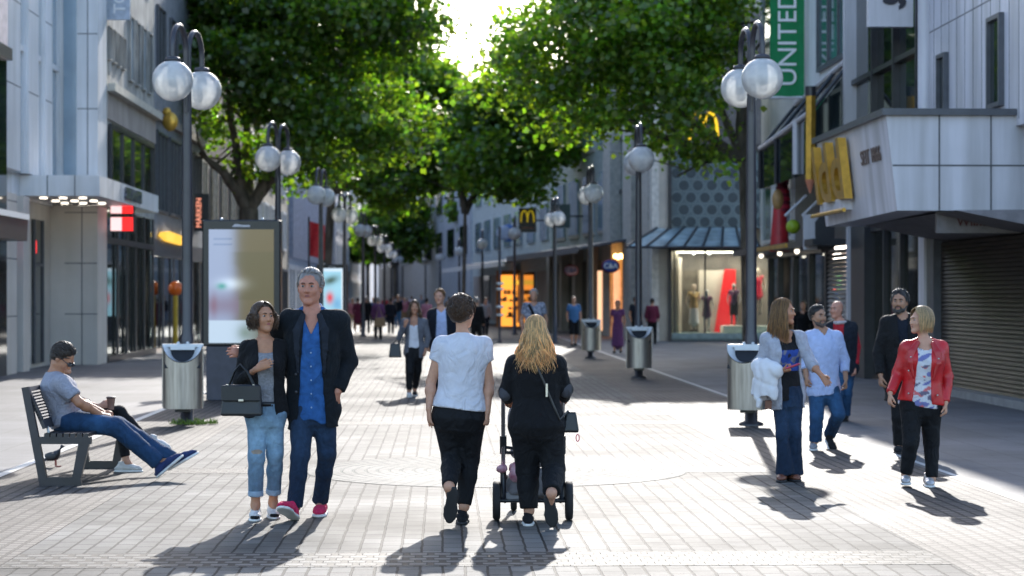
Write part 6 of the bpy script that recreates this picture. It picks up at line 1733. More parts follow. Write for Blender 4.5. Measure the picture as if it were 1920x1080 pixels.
for a in 'AB':   # turn-ups
    k_, an_ = wife.J['kn' + a], wife.J['an' + a]; d_ = nrm(an_ - k_); e_ = k_ + (an_ - k_) * .80
    q = SDF(.0085); q.cap(e_ - d_ * .05, e_ + d_ * .0, .057, .059, .01); q.cut(lambda p, D: np.maximum(np.maximum(D, (p - e_) @ d_ - .002), -((p - e_) @ d_) - .045)); v, f = q.mesh(); mesh_obj('turn_up', v, f, cloth('pale denim turn up', (.26, .35, .45)), wife.root, True)
wife.shoe('A', m_wshoe, m_sole_w, toe_m=m_bshoe); wife.shoe('B', m_wshoe, m_sole_w, toe_m=m_bshoe)
cap = wife.cap_hair(.007, .052, -.05)
def bun(r, i):
    a0 = r.uniform(-math.pi, math.pi); al = min(2.05, max(-2.05, a0)) * r.uniform(.9, 1); out = []; ph = r.uniform(0, 6.3); D_ = r.uniform(.07, .125); t0 = max(0, r.uniform(-.25, .7))
    for k in range(11):
        t = k / 10
        if t < .45:
            e = (t0 + (1 - t0) * t / .45) * math.pi / 2; sw = (e / (math.pi / 2)) ** 1.5; a = a0 * (1 - sw) + al * sw; sx, sy = math.sin(a), -math.cos(a); c = wife.hp(sx * math.sin(e) * .095, -.018 + sy * math.sin(e) * .116, .04 + math.cos(e) * .104)
        else:
            g = (t - .45) / .55; c = wife.hp(sx * (.096 + .014 * math.sin(g * 3.1)), -.018 + sy * (.118 + .02 * math.sin(g * 3)) - .0 * g, .04 - D_ * 1.15 * g) + V(math.sin(ph + 9 * g), math.cos(ph + 8 * g), 0) * .018
        out.append(c)
    return out
wife.locks(520, bun, .0042, 5, h_brown, cap)
MB().tube([wife.hp(.079 * x_, -.0, -.03) for x_ in (1,)] + [wife.hp(.083, .0, -.05)], .004, 6).build('earring', m_gold, wife.root)

husb = Person('tall grey haired man in dark blazer, blue shirt and pink shoes', 15.75,
    dict(head=(581, 540), neck=(586, 584), shA=(543, 600, .02), elA=(499, 650, .16), wrA=(464, 664, -.02), shB=(636, 602), elB=(655, 678, .06), wrB=(633, 735, -.06),
         hpA=(567, 766), hpB=(607, 766), knA=(563, 855, -.10), anA=(553, 950, -.10), toA=(544, 965, -.32), knB=(613, 850, .04), anB=(600, 940, .22), toB=(597, None, .06)),
    0, -6, 1.88, 'm', ('ruddy', (.47, .205, .135)), .0085, .96)
husb.body(handA=dict(dirv=V(-.72, -.45, .15), normal=V(.25, .9, -.3), thumb=(0, 0, 1), curl=.55, spread=.5), handB=dict(dirv=V(-.55, -.1, -.8), curl=.3))
husb.brows(h_grey, .003).lips(mat('thin lips', (.32, .12, .10), .5))
husb.legs('jeans', c_denim, (.092, .063, .058, .053), 1.0, .13, .0045, .006, vcol=fade)
husb.shirt('shirt', c_blues, .021, -.17, .985, .6, 1.2, .0038, flare=lambda u: max(0, -.0 - u) * .10, vneck=(.76, .085), seed=5,
    up=lambda p, D: np.maximum(D, -((p - husb.J['hip']) @ husb.U) - .17 * husb.T + .05 * np.abs(np.sin(((p - husb.J['hip']) @ husb.R) * 17 + 1.4))))
q = MB()
for u_ in (.02, .16, .30, .44, .58):
    w_, d_, o_ = husb.at_prof(u_); q.ball(husb.J['hip'] + husb.F * (o_ + d_ + .023) + husb.U * u_ * husb.T, .007, 8, 6)
q.build('buttons', mat('shirt button', (.3, .4, .55), .4), husb.root)
q = SDF(.0085); pl = [husb.J['hip'] + husb.F * (husb.at_prof(u_)[2] + husb.at_prof(u_)[1] + .0215) + husb.U * u_ * husb.T for u_ in (-.12, .1, .35, .6, .76)]
for a_, b_ in zip(pl[:-1], pl[1:]): q.cap(a_, b_, .014, .014, .005, husb.F, .2)
v, f = q.mesh(); mesh_obj('placket', v, f, c_blues, husb.root, True)
husb.collar(c_blues, .017, .040, .085, 'shirt_collar', .072)
husb.shirt('blazer', c_blazer, .034, -.20, .945, 1.93, 1.42, .0038, flare=lambda u: max(0, .15 - u) * .05, open_=((-.4, .125), (-.1, .105), (.3, .088), (.6, .072), (.85, .058), (1.1, .06)), seed=6, shoulder=1.1, k=.04)
husb.lapels(cloth('lapel wool', (.017, .021, .030), sheen=.03), [(.062, .96), (.105, .80), (.105, .62), (.098, .38)], .040, .034)
for u_ in (.36, .18):
    w_, d_, o_ = husb.at_prof(u_); MB().ball(husb.J['hip'] + husb.R * .115 + husb.F * (o_ + d_ * .85 + .034) + husb.U * u_ * husb.T, .011, 10, 8, 0, (1, .5, 1)).build('button', m_dark, husb.root)
q = MB(); w_, d_, o_ = husb.at_prof(.6)
hl = husb.shoe('A', m_pinkshoe, m_sole_w, V(*(P(553, 974, 15.62))), (-.28, -.88, .38), V(-.05, .40, .91)); husb.shoe('B', m_pinkshoe, m_sole_w, None, (-.02, -1, 0))
cap = husb.cap_hair(.010, .040, -.045)
short_locks(husb, 420, .0042, h_grey, cap, 8, .075, .012, 1.0)

# her bag
bg_ = P(454, 750, 15.45)
hb = held('handbag', 'large black leather handbag hanging from the brunette woman\'s forearm', 'handbag', (bg_[0], bg_[1], P(0, 778, 15.45)[2]))
def bag_shape(c, w_, h_, d_, top_in, ang=0.0, h=.009):
    q = SDF(h); R_, F_, U_ = V(math.cos(ang), math.sin(ang), 0), V(-math.sin(ang), math.cos(ang), 0), V(0, 0, 1)
    M_ = np.stack([R_, F_, U_])
    def fn(p):
        l = (p - c) @ M_.T; t = (l[..., 2] / h_ + .5).clip(0, 1)
        e = np.stack([np.abs(l[..., 0]) - (w_ / 2 - top_in * t * .4), np.abs(l[..., 1]) - (d_ / 2 - d_ * .3 * t), np.abs(l[..., 2]) - h_ / 2], -1) + .018
        return np.linalg.norm(np.maximum(e, 0), axis=-1) + np.minimum(e.max(-1), 0) - .018
    q.u(fn, c - V(w_, w_, h_), c + V(w_, w_, h_), 0)
    return q
q = bag_shape(bg_, .31, .235, .13, .05); v, f = q.mesh(lambda p: .002 * wob(p, 3, 30)); mesh_obj('body', v, f, m_leather, hb, True)
q = MB(); q.bbox(bg_[0] - .145, bg_[0] + .145, bg_[1] - .075, bg_[1] - .05, bg_[2] - .005, bg_[2] + .112, .006); q.build('flap', mat('softer black leather', (.011, .014, .018), .4, spec=.5), hb)
q = MB(); q.bbox(bg_[0] - .02, bg_[0] + .02, bg_[1] - .082, bg_[1] - .074, bg_[2] - .008, bg_[2] + .012, .003); q.build('clasp', m_metal, hb)
for y_ in (-.035, .035):
    MB().tube([bg_ + V(-.10 + .0, y_, .105), bg_ + V(-.06, y_ * .6, .21), bg_ + V(-.015, y_ * .3, .265), bg_ + V(.04, y_ * .6, .21), bg_ + V(.09, y_, .105)], .0075, 8).build('strap', m_leather, hb)
for x_ in (-.10, .09): MB().tube([bg_ + V(x_, -.045, .085), bg_ + V(x_, -.045, .118)], .009, 8).build('ring', m_metal, hb)

# ================================================================== the two women seen from behind
tee = Person('woman in a white T shirt and black leggings with cropped dark hair, walking away', 15.35,
    dict(head=(867, 586), neck=(868, 634), shA=(829, 648), elA=(808, 716, .02), wrA=(804, 767, -.05), shB=(906, 648), elB=(917, 717, .02), wrB=(914, 772, -.05),
         hpA=(838, 780), hpB=(884, 780), knA=(847, 858, .06), anA=(842, 913, -.30), toA=(842, 984, -.18), knB=(880, 860, .10), anB=(870, 950, .02), toB=(868, None, .20)),
    180, 148, 1.70, 'f', LIGHT, .0085, 1.12)
tee.body(face=False, handA=dict(dirv=V(.04, .1, -1), normal=V(.9, .3, 0), thumb=(0, 1, 0), curl=.25, spread=.9, fingers=(.4, .9, 1.3, 1.3)), handB=dict(dirv=V(-.05, .08, -1), normal=V(-.9, .35, 0), thumb=(0, 1, 0), curl=.75, spread=.5))
tee.legs('leggings', c_legg, (.102, .070, .066, .046), .96, .12, .0014, .012)
tee.shirt('t_shirt', c_white, .022, .10, .985, .42, 1.45, .0058, flare=lambda u: .012 * max(0, .6 - u), seed=7)
upA = nrm(V(.05, .93, .30))
tee.shoe('A', m_bshoe, m_sole_k, P(849, 922, 15.02), (-.12, .30, -.95), upA, .048)
tee.shoe('B', m_bshoe, m_sole_k, None, (.0, 1, 0))
cap = tee.cap_hair(.022, .052, -.075)
short_locks(tee, 420, .0058, hair_mat('dark cropped', (.075, .036, .016), .4), cap, 12, .11, .024, .45, -.05, .5, 1.6)

blo = Person('blonde woman with long wavy hair dressed in black, pushing a pram away', 15.2,
    dict(head=(1004, 621), neck=(1004, 664), shA=(965, 682), elA=(949, 736, .04), wrA=(953, 752, .27), shB=(1044, 682), elB=(1060, 730, .04), wrB=(1058, 748, .27),
         hpA=(985, 797), hpB=(1028, 797), knA=(989, 882, .09), anA=(992, 958, .06), toA=(990, None, .22), knB=(1038, 878, .02), anB=(1034, 925, -.28), toB=(1036, 986, -.14)),
    180, 182, 1.58, 'f', LIGHT, .0085, 1.2)
blo.body(face=False, handA=dict(dirv=V(.05, 1, .0), normal=V(0, 0, -1), thumb=(1, 0, 0), curl=.9), handB=dict(dirv=V(-.05, 1, 0), normal=V(0, 0, -1), thumb=(-1, 0, 0), curl=.9))
blo.legs('trousers', c_legg, (.112, .080, .074, .058), .93, .2, .003, .018)
blo.shirt('tunic', c_black, .024, -.13, .985, 1.8, 1.40, .0042, seed=8)
c_patch = cloth('grey elbow patch', (.06, .06, .07))
for a in 'AB':
    e = blo.J['el' + a]; q = SDF(.0085); r_ = blo.arm_r()[1] * 1.46; sg = -1 if a == 'A' else 1
    q.ell(e + V(sg * .003, -.014, -.002), (r_ * .98, r_ * .95, .062)); v, f = q.mesh(); mesh_obj('elbow_patch', v, f, c_patch, blo.root, True)
blo.shoe('A', m_bshoe, m_sole_w, None, (0, 1, 0))
blo.shoe('B', m_bshoe, m_sole_k, P(1029, 933, 14.94), (.12, .28, -.95), nrm(V(.1, .93, .30)), .05)
cap = blo.cap_hair(.006, .052, -.07)
long_locks(blo, 800, .0043, h_blond, cap, 14, .285, wave=.020, wf=9, spread=.075, tones=(.5, 1.7), face_gap=.9)
# crossbody bag
cb = P(1070, 791, 15.2); cbt = held('crossbody_bag', 'small black crossbody bag at the blonde woman\'s hip', 'handbag', (cb[0], cb[1], cb[2] - .08))
q = bag_shape(cb, .125, .155, .08, .06); v, f = q.mesh(); mesh_obj('body', v, f, m_leather, cbt, True)
def on_back(x, u, e=.034):
    w_, d_, o = blo.at_prof(u); return blo.J['hip'] - blo.R * x * -1 + blo.F * (o - (d_ + e) * math.sqrt(max(.05, 1 - (x / (w_ + e)) ** 2))) + blo.U * u * blo.T
st_ = [on_back(x, u) for x, u in ((-.02, .93), (.02, .78), (.055, .62), (.09, .44), (.13, .25), (.165, .08))] + [cb + V(-.02, -.02, .08)]
MB().tube(st_, .009, 6, 0, True, True, (V(0, 1, 0), .5)).build('strap', mat('worn strap', (.045, .042, .04), .5), cbt)
bkl = on_back(.075, .50, .045); MB().bbox(bkl[0] - .008, bkl[0] + .008, bkl[1] - .008, bkl[1], bkl[2] - .05, bkl[2] + .05, .003).build('buckle', m_metal, cbt)
kr = cb + V(.05, -.03, -.09); MB().tube([kr + V(.012 * math.cos(t), 0, -.025 + .026 * math.sin(t)) for t in np.linspace(1.57, 7.85, 13)], .0045, 6).build('charm', mat('pink charm', (.7, .1, .16), .4), cbt)

# ================================================================== pram
pr_ = P(1000, 0, 15.75); pram = thing('pram', 'pram with black wheels, chrome frame and grey seat pushed by the blonde woman', 'pram', (pr_[0], pr_[1], 0))
px0, px1 = P(931, 0, 15.6)[0], P(1067, 0, 15.6)[0]; yw = 15.62
m_tyre = mat('tyre rubber', (.018, .018, .02), .75); m_chrome = mat('chrome tube', (.6, .6, .62), .18, metal=1.0, var=.04); m_seatc = cloth('grey pram fabric', (.20, .19, .20)); m_hub = mat('grey plastic', (.25, .25, .27), .5)
def wheel(x, y, r_, w_):
    q = MB(); vs = []
    n = 28
    prof = [(r_ * .70, -w_ * .45), (r_ * .86, -w_ * .5), (r_ * .97, -w_ * .38), (r_, 0), (r_ * .97, w_ * .38), (r_ * .86, w_ * .5), (r_ * .70, w_ * .45), (r_ * .70, -w_ * .45)]
    fs = []
    for rr, xx in prof:
        for j in range(n): t = 2 * math.pi * j / n; vs.append((x + xx, y + rr * math.cos(t), r_ + rr * math.sin(t)))
    for i in range(len(prof) - 1):
        for j in range(n): k = (j + 1) % n; fs.append((i * n + j, i * n + k, (i + 1) * n + k, (i + 1) * n + j))
    q.add(vs, fs, 0, True); wo = q.build('wheel', m_tyre, pram)
    q = MB()
    for j in range(5):
        t = 2 * math.pi * j / 5; q.tube([(x, y, r_), (x, y + r_ * .72 * math.cos(t), r_ + r_ * .72 * math.sin(t))], .013, 6)
    q.tube([(x - w_ * .45, y, r_), (x + w_ * .45, y, r_)], .03, 12); q.build('spokes', m_hub, wo)
wheel(px0, yw, .148, .058); wheel(px1, yw, .148, .058); wheel(px0 + .13, yw + .72, .10, .05); wheel(px1 - .13, yw + .72, .10, .05)
q = MB(); q.tube([(px0, yw, .148), (px1, yw, .148)], .016, 8); q.build('axle', m_dark, pram)
for x0, sg in ((px0 + .05, 1), (px1 - .05, -1)):
    q = MB(); q.tube([(x0, yw - .16, .98), (x0, yw - .12, .90), (x0, yw - .02, .60), (x0, yw + .03, .36)], .016, 10); q.build('frame_tube', m_chrome, pram)
    q = MB(); q.tube([(x0, yw + .03, .40), (x0, yw + .02, .16), (x0 + .02 * sg, yw, .148)], .024, 10); q.tube([(x0, yw + .03, .36), (x0 + sg * .08, yw + .74, .12)], .016, 8); q.tube([(x0, yw - .03, .64), (x0, yw + .02, .50)], .026, 8); q.build('leg', m_dark, pram)
q = MB(); q.tube([(px0 + .05, yw - .16, .98), (px0 + .07, yw - .17, 1.0), (px1 - .07, yw - .17, 1.0), (px1 - .05, yw - .16, .98)], .017, 10); q.build('handlebar', m_dark, pram)
q = MB(); q.tube([(px0 + .05, yw - .0, .55), (px0 + .20, yw + .03, .53)], .012, 8); q.tube([(px0 + .05, yw + .01, .51), (px0 + .16, yw + .03, .50)], .012, 8); q.build('hinge', m_dark, pram)
q = SDF(.012); cx_ = (px0 + px1) / 2
q.cap((cx_ - .13, yw + .25, .24), (cx_ + .13, yw + .25, .24), .10, .10, .05); q.cap((cx_ - .14, yw + .02, .34), (cx_ + .14, yw + .02, .34), .03, .03, .05); q.cap((cx_ - .15, yw + .0, .22), (cx_ + .15, yw + .0, .22), .035, .035, .08)
q.ell((cx_, yw + .12, .26), (.20, .14, .13), None, .05)
v, f = q.mesh(folds(3, .004, 20)); mesh_obj('basket', v, f, m_seatc, pram, True)
q = SDF(.012); q.ell((cx_, yw + .34, .72), (.19, .30, .24), None, .03); q.cap((cx_ - .12, yw + .15, .50), (cx_ + .12, yw + .15, .50), .05, .05, .08); q.cap((cx_, yw + .05, .50), (cx_, yw + .1, .72), .12, .15, .06)
v, f = q.mesh(folds(4, .004, 20)); mesh_obj('seat', v, f, m_seatc, pram, True)
q = MB(); q.bbox(px0 + .07, px0 + .30, yw - .02, yw + .02, .155, .215, .008); q.build('foot_bar', m_hub, pram)
bk_ = P(949, 885, 15.62); bl_t = held('blanket', 'crumpled pink baby blanket tucked in the pram basket', 'blanket', bk_)
q = SDF(.009); rr_ = random.Random(5)
for i in range(9): q.ell(bk_ + V(rr_.uniform(-.06, .16), rr_.uniform(-.03, .05), rr_.uniform(-.04, .04)), (rr_.uniform(.035, .06), .05, rr_.uniform(.028, .05)), None, .02)
v, f = q.mesh(folds(8, .007, 40)); mesh_obj('cloth', v, f, mat('pink patterned cloth', (.60, .16, .27), .8, var=.3, scale=18, col2=(.75, .5, .55)), bl_t, True)
# ================================================================== people on the right
lady = Person('long honey haired woman in a grey cardigan with a white coat over her arm', 18.9,
    dict(head=(1470, 585), neck=(1467, 624), shA=(1438, 637, .02), elA=(1428, 690, .06), wrA=(1463, 697, -.18), shB=(1499, 634, -.02), elB=(1522, 683, -.12), wrB=(1541, 705, -.26),
         hpA=(1463, 742), hpB=(1489, 740), knA=(1467, 815, -.04), anA=(1472, 884, .0), toA=(1464, None, -.12), knB=(1491, 813, .0), anB=(1489, 884, .06), toB=(1497, None, -.06)),
    22, 68, 1.68, 'f', TAN, .0085, .95)
lady.body(handA=dict(dirv=V(.85, -.35, .2), normal=V(-.2, .3, 1), thumb=(0, -1, .5), curl=.8), handB=dict(dirv=V(.45, -.45, -.62), normal=V(-.45, -.6, .2), thumb=(.3, -.2, 1), curl=.3, spread=.7))
lady.brows(h_brown, .003).lips()
lady.legs('flared_jeans', c_denim, (.086, .060, .062, .095), 1.06, .14, .003, .012, vcol=fade)
def printcol(v, s):
    l = v - s.tp(0, .12, .60); x = l @ s.R; z = l @ s.U
    m = (np.abs(x) < .13) & (z > -.12) & (z < .07); n = wob(v, 3, 55)
    c = np.tile(V(1, 1, 1), (len(v), 1)).astype(float); c[m] = V(2.5, 6, 22); c[m & (n > .25)] = V(14, 14, 16); c[m & (n < -.38)] = V(2, 2, 4)
    return c
lady.shirt('top', cloth('black jersey', (.012, .012, .014), vcol=True), .012, -.10, .93, .3, 1.15, .002, seed=11, bust=.05, vcol=printcol)
lady.shirt('cardigan', c_lgrey, .028, -.22, .98, {'A': 1.7, 'B': 1.35}, 1.42, .0035, flare=lambda u: .02 * max(0, .3 - u), open_=((-.4, .115), (.2, .10), (.6, .098), (.85, .078), (1.1, .07)), seed=12, bust=.05)
lady.shoe('A', m_brshoe, m_sole_k, None, (-.25, -1, 0)); lady.shoe('B', m_brshoe, m_sole_k, None, (.4, -1, 0))
cap = lady.cap_hair(.006, .050, -.06)
long_locks(lady, 560, .0042, h_honey, cap, 15, .27, wave=.013, wf=7, spread=.02, tones=(.45, 1.5), face_gap=.95)
MB().tube([lady.J['wrA'] + V(.045, -.05, .03), lady.J['wrA'] + V(.16, -.12, .075)], .02, 8, 0, True, True, (V(0, .3, .95), .35)).build('phone', mat('rose phone case', (.55, .08, .14), .35), None)
ph = bpy.data.objects['phone']; ph_l = np.array(lady.J['wrA']); tag(ph, 'rose coloured phone held in the honey haired woman\'s hand', 'phone')
ph.data.transform(Matrix.Translation(-Vector(ph_l))); ph.location = ph_l
# white coat over the forearm
ct = P(1443, 700, 18.72); coat = held('white_coat', 'white padded coat hanging folded over the honey haired woman\'s forearm', 'coat', (ct[0], ct[1], P(0, 755, 18.7)[2]))
q = SDF(.0095)
e0, e1 = lady.J['elA'] + V(-.02, -.02, .02), lady.J['wrA'] + V(-.03, -.02, .015)
cd_ = e1 - e0; cd_[2] = 0; cd_ = nrm(cd_ + V(.05, 0, 0)); cn_ = np.cross(cd_, V(0, 0, 1))
q.cap(e0, e1, .078, .060, .03)
cm_ = (e0 + e1) / 2
q.loft(cm_ + V(-.015, -.02, 0), cd_, cn_, V(0, 0, 1), [(-.285, .145, .055, .03, -.01), (-.2, .14, .060, .025), (-.08, .132, .072, .01), (.0, .12, .075, 0), (.05, .09, .05, 0)], .03, 2.4)
q.loft(cm_ + V(-.06, .03, 0), cd_, cn_, V(0, 0, 1), [(-.24, .10, .05, -.02, -.03), (-.1, .09, .055, -.01), (.0, .07, .05, 0)], .02, 2.2)
def cfold(p):
    x = (p - cm_) @ cd_; z = p[:, 2] - cm_[2]; g = np.clip((.06 - z) / .3, 0, 1)
    return (.009 * g + .002) * np.sin(x * 62 + 9 * z + 1.5 * np.sin(z * 21)) + .0025 * wob(p, 21, 22) - .010 * np.exp(-((z + .12 + .3 * x) / .02) ** 2)
q.cut(lambda p, D: np.maximum(D, -(p[..., 2] - (cm_[2] - .265 + .022 * np.sin(((p - cm_) @ cd_) * 31)))))
v, f = q.mesh(cfold); mesh_obj('cloth', v, f, c_coat, coat, True)
b_ = P(1424, 752, 18.78); q = SDF(.0095); q.cap(b_, b_ + V(-.01, 0, -.045), .03, .022); v, f = q.mesh(); mesh_obj('sleeve', v, f, c_coat, coat, True)
b_ = P(1441, 757, 18.75); q = MB(); q.bbox(b_[0] - .03, b_[0] + .03, b_[1], b_[1] + .02, b_[2] - .05, b_[2] + .03, .006); q.build('label_tag', m_brshoe, coat)

shirtm = Person('young dark haired man in a pale blue shirt, behind the honey haired woman', 22.8,
    dict(head=(1534, 594), neck=(1541, 619), shA=(1518, 632), elA=(1508, 673), wrA=(1512, 706, -.06), shB=(1569, 632), elB=(1583, 676, .03), wrB=(1586, 711, -.06),
         hpA=(1532, 730), hpB=(1558, 730), knA=(1531, 782, -.06), anA=(1529, 826, -.02), toA=(1525, None, -.17), knB=(1572, 776, -.06), anB=(1556, 814, .28), toB=(1560, 838, .13)),
    10, 28, 1.64, 'm', OLIVE, .010, 1.0)
shirtm.body(handA=dict(curl=.7, dirv=V(0, -.1, -1), normal=V(.9, .2, 0), thumb=(0, -1, 0)), handB=dict(curl=.7, dirv=V(0, -.1, -1), normal=V(-.9, .2, 0), thumb=(0, -1, 0)))
shirtm.brows(h_black, .0055).lips(mat('dull lips', (.34, .15, .12), .5))
shirtm.legs('jeans', c_denm, (.096, .076, .072, .068), 1.02, .12, .0045, .008, vcol=fade)
shirtm.shirt('shirt', c_pblue, .022, -.10, .985, {'A': 1.55, 'B': 1.6}, 1.42, .004, vneck=(.90, .04), seed=13, flare=lambda u: .09 * max(0, .12 - u))
shirtm.collar(c_pblue, .012, .03, .05, 'shirt_collar')
shirtm.shoe('A', c_grey, m_sole_w, None, (-.15, -1, 0)); shirtm.shoe('B', m_bshoe, m_sole_w, P(1552, 826, 23.08), (.15, -.85, -.5), V(.05, -.5, .86))
cap = shirtm.cap_hair(.012, .046, -.04); short_locks(shirtm, 260, .0048, h_black, cap, 31, .045, .012, .5, curl=.6)
def beard(p, m_, th=.006):
    q = SDF(.008); H = p.hp; hs = p.hs
    for x in (-1, 1):
        q.cap(H(x * .058, .012, -.045), H(x * .04, .05, -.082), .019 * hs, .021 * hs, .02); q.cap(H(x * .04, .05, -.082), H(0, .076, -.098), .021 * hs, .024 * hs, .02); q.cap(H(x * .024, .086, -.045), H(x * .03, .07, -.07), .009 * hs, .012 * hs, .01)
        q.cap(H(0, .096, -.040), H(x * .024, .086, -.046), .006 * hs, .006 * hs, .006)
    v, f = q.mesh(lambda p_: .0015 * wob(p_, 4, 160)); mesh_obj('beard', v, f, m_, p.root, True, None, np.full((len(v), 3), 1.0))
beard(shirtm, hair_mat('stubble', (.06, .035, .025), .1))

bald = Person('bald man with a red shirt and dark vest walking behind the pale blue shirt man', 28.0,
    dict(head=(1569, 581), neck=(1575, 604), shA=(1558, 614), elA=(1552, 646), wrA=(1556, 678, -.1), shB=(1597, 614), elB=(1606, 650), wrB=(1604, 688, -.1),
         hpA=(1571, 692), hpB=(1590, 692), knA=(1570, 738, -.1), anA=(1568, 778, .0), toA=(1565, None, -.15), knB=(1587, 738, .05), anB=(1585, 778, .15), toB=(1583, None, .0)),
    -22, -48, 1.68, 'm', ('rosy', (.50, .235, .165)), .011, 1.1)
bald.body(handA=dict(curl=.6), handB=dict(curl=.6)); bald.brows(h_grey)
bald.legs('jeans', c_denm, (.094, .072, .068, .064), 1.0, .12, .004, .014, vcol=fade)
bald.shirt('shirt', c_red, .018, -.12, .985, 1.85, 1.35, .003, seed=14)
bald.shirt('vest', c_navy, .040, -.14, .985, .1, 1.25, .004, open_=((-.3, .085), (.5, .075), (1.1, .07)), seed=15, shoulder=1.15)
q = SDF(.011); w_ = bald
for t in np.linspace(0, 1, 12)[:-1]:
    a_ = 2 * math.pi * t; b_ = 2 * math.pi * (t + 1 / 11); q.cap(w_.J['neck'] + w_.R * .085 * math.cos(a_) + w_.F * (.01 + .075 * math.sin(a_)) + V(0, 0, -.005), w_.J['neck'] + w_.R * .085 * math.cos(b_) + w_.F * (.01 + .075 * math.sin(b_)) + V(0, 0, -.005), .022, .022, .01)
v, f = q.mesh(folds(5, .004, 40)); mesh_obj('scarf', v, f, cloth('pale scarf', (.45, .40, .42)), bald.root, True)
bald.shoe('A', m_bshoe, m_sole_k); bald.shoe('B', m_bshoe, m_sole_k)
q = bald.cap_hair(.003, -.03, -.05); mesh_obj('hair', q[0], q[1], h_grey, bald.root, True, None, np.full((len(q[0]), 3), .8))

darkm = Person('bearded dark haired man in a long black coat behind the red jacket woman', 22.3,
    dict(head=(1687, 567), neck=(1692, 594), shA=(1663, 606), elA=(1647, 662), wrA=(1651, 704, -.1), shB=(1721, 607), elB=(1731, 664), wrB=(1729, 708, -.05),
         hpA=(1681, 716), hpB=(1705, 716), knA=(1684, 782, -.06), anA=(1685, 834, .02), toA=(1683, None, -.12), knB=(1704, 782, .08), anB=(1702, 830, .25), toB=(1700, None, .1)),
    -8, -22, 1.77, 'm', OLIVE, .010, 1.05)
darkm.body(handA=dict(curl=.7, dirv=V(0, -.15, -1), normal=V(.9, .2, 0), thumb=(0, -1, 0)), handB=dict(curl=.6)); darkm.brows(h_black, .006).lips(mat('beard lips', (.3, .13, .11), .5))
darkm.legs('trousers', c_blk2, (.086, .062, .056, .050), 1.0, .12, .003, .012)
darkm.shirt('shirt', c_navy, .014, -.1, .985, .3, 1.2, .002, seed=16)
darkm.shirt('coat', c_blk2, .034, -.30, .985, 1.93, 1.42, .004, flare=lambda u: .04 * max(0, .2 - u), open_=((-.5, .03), (.3, .04), (.7, .05), (1.1, .06)), seed=17, shoulder=1.08, k=.04)
darkm.collar(c_blk2, .022, .03, .06, 'coat_collar', .07)
darkm.shoe('A', m_bshoe, m_sole_k); darkm.shoe('B', m_bshoe, m_sole_k)
cap = darkm.cap_hair(.014, .046, -.045); short_locks(darkm, 260, .0052, h_black, cap, 33, .05, .016, .7, curl=.6)
beard(darkm, hair_mat('dark beard', (.02, .014, .01), .1))

redw = Person('smiling short blonde woman in a bright red leather jacket and black trousers', 18.4,
    dict(head=(1726, 602), neck=(1734, 640), shA=(1701, 653, -.0), elA=(1683, 702, .04), wrA=(1669, 738, -.08), shB=(1764, 653, .03), elB=(1777, 706, .04), wrB=(1773, 756, -.05),
         hpA=(1709, 757), hpB=(1745, 757), knA=(1708, 832, -.08), anA=(1698, 888, -.02), toA=(1689, None, -.16), knB=(1746, 830, .05), anB=(1747, 896, .02), toB=(1745, None, -.13)),
    -8, -72, 1.63, 'f', ('fair', (.55, .30, .20)), .0085, 1.14)
redw.body(handA=dict(dirv=V(-.1, -.15, -1), normal=V(.9, .2, 0), thumb=(0, -1, 0), curl=.6), handB=dict(dirv=V(-.02, -.12, -1), normal=V(-.9, .2, 0), thumb=(0, -1, 0), curl=.6))
redw.brows(h_honey, .003).lips(smile=.006)
q = MB(); q.tube([redw.hp(-.014, .090, -.0525), redw.hp(0, .0945, -.053), redw.hp(.014, .090, -.0525)], .003, 6); q.build('teeth', m_eyew, redw.root)
redw.legs('trousers', c_legg, (.098, .066, .058, .049), .98, .13, .0032, .004)
def tprint(v, s):
    n = wob(v, 5, 38, (1, 1, 2.2)); n2 = wob(v, 8, 45, (1, 1, 2)); c = np.ones((len(v), 3)); z = (v - s.J['hip']) @ s.U / s.T
    c[n > .30] = V(.28, .30, .62); c[(n2 > .33) & (z < .6)] = V(1.0, .25, .25); c[(n < -.42)] = V(.25, .22, .3); c[z > .82] = 1; return c
redw.shirt('t_shirt', cloth('printed white jersey', (.62, .62, .66), var=.05, vcol=True), .018, -.05, .92, .3, 1.15, .003, seed=18, bust=.056, vcol=tprint)
redw.shirt('leather_jacket', c_redl, .028, .02, .985, 1.93, 1.40, .0036, open_=((-.3, .10), (.1, .082), (.5, .062), (.8, .058), (1.1, .065)), seed=19, bust=.06, shoulder=1.08)
redw.lapels(mat('lapel red leather', (.42, .008, .012), .35, spec=.55), [(.068, .97), (.115, .82), (.12, .66), (.085, .40)], .042, .036)
for x_, u_ in ((.12, .74), (-.12, .74), (.13, .52), (.12, .16), (-.13, .16), (.10, .90)):
    w_, d_, o_ = redw.at_prof(u_); MB().ball(redw.J['hip'] + redw.R * x_ + redw.F * (o_ + (d_ + .045) * math.sqrt(max(.05, 1 - (x_ / (w_ + .045)) ** 2))) + redw.U * u_ * redw.T, .0085, 8, 6).build('stud', m_metal, redw.root)
redw.shoe('A', m_silver, m_sole_w, P(1699, 906, 18.45), (-.2, -.95, .08), None, .046, .075); redw.shoe('B', m_silver, m_sole_w, None, (-.05, -1, 0), None, .046, .075)
cap = redw.cap_hair(.010, .050, -.06)
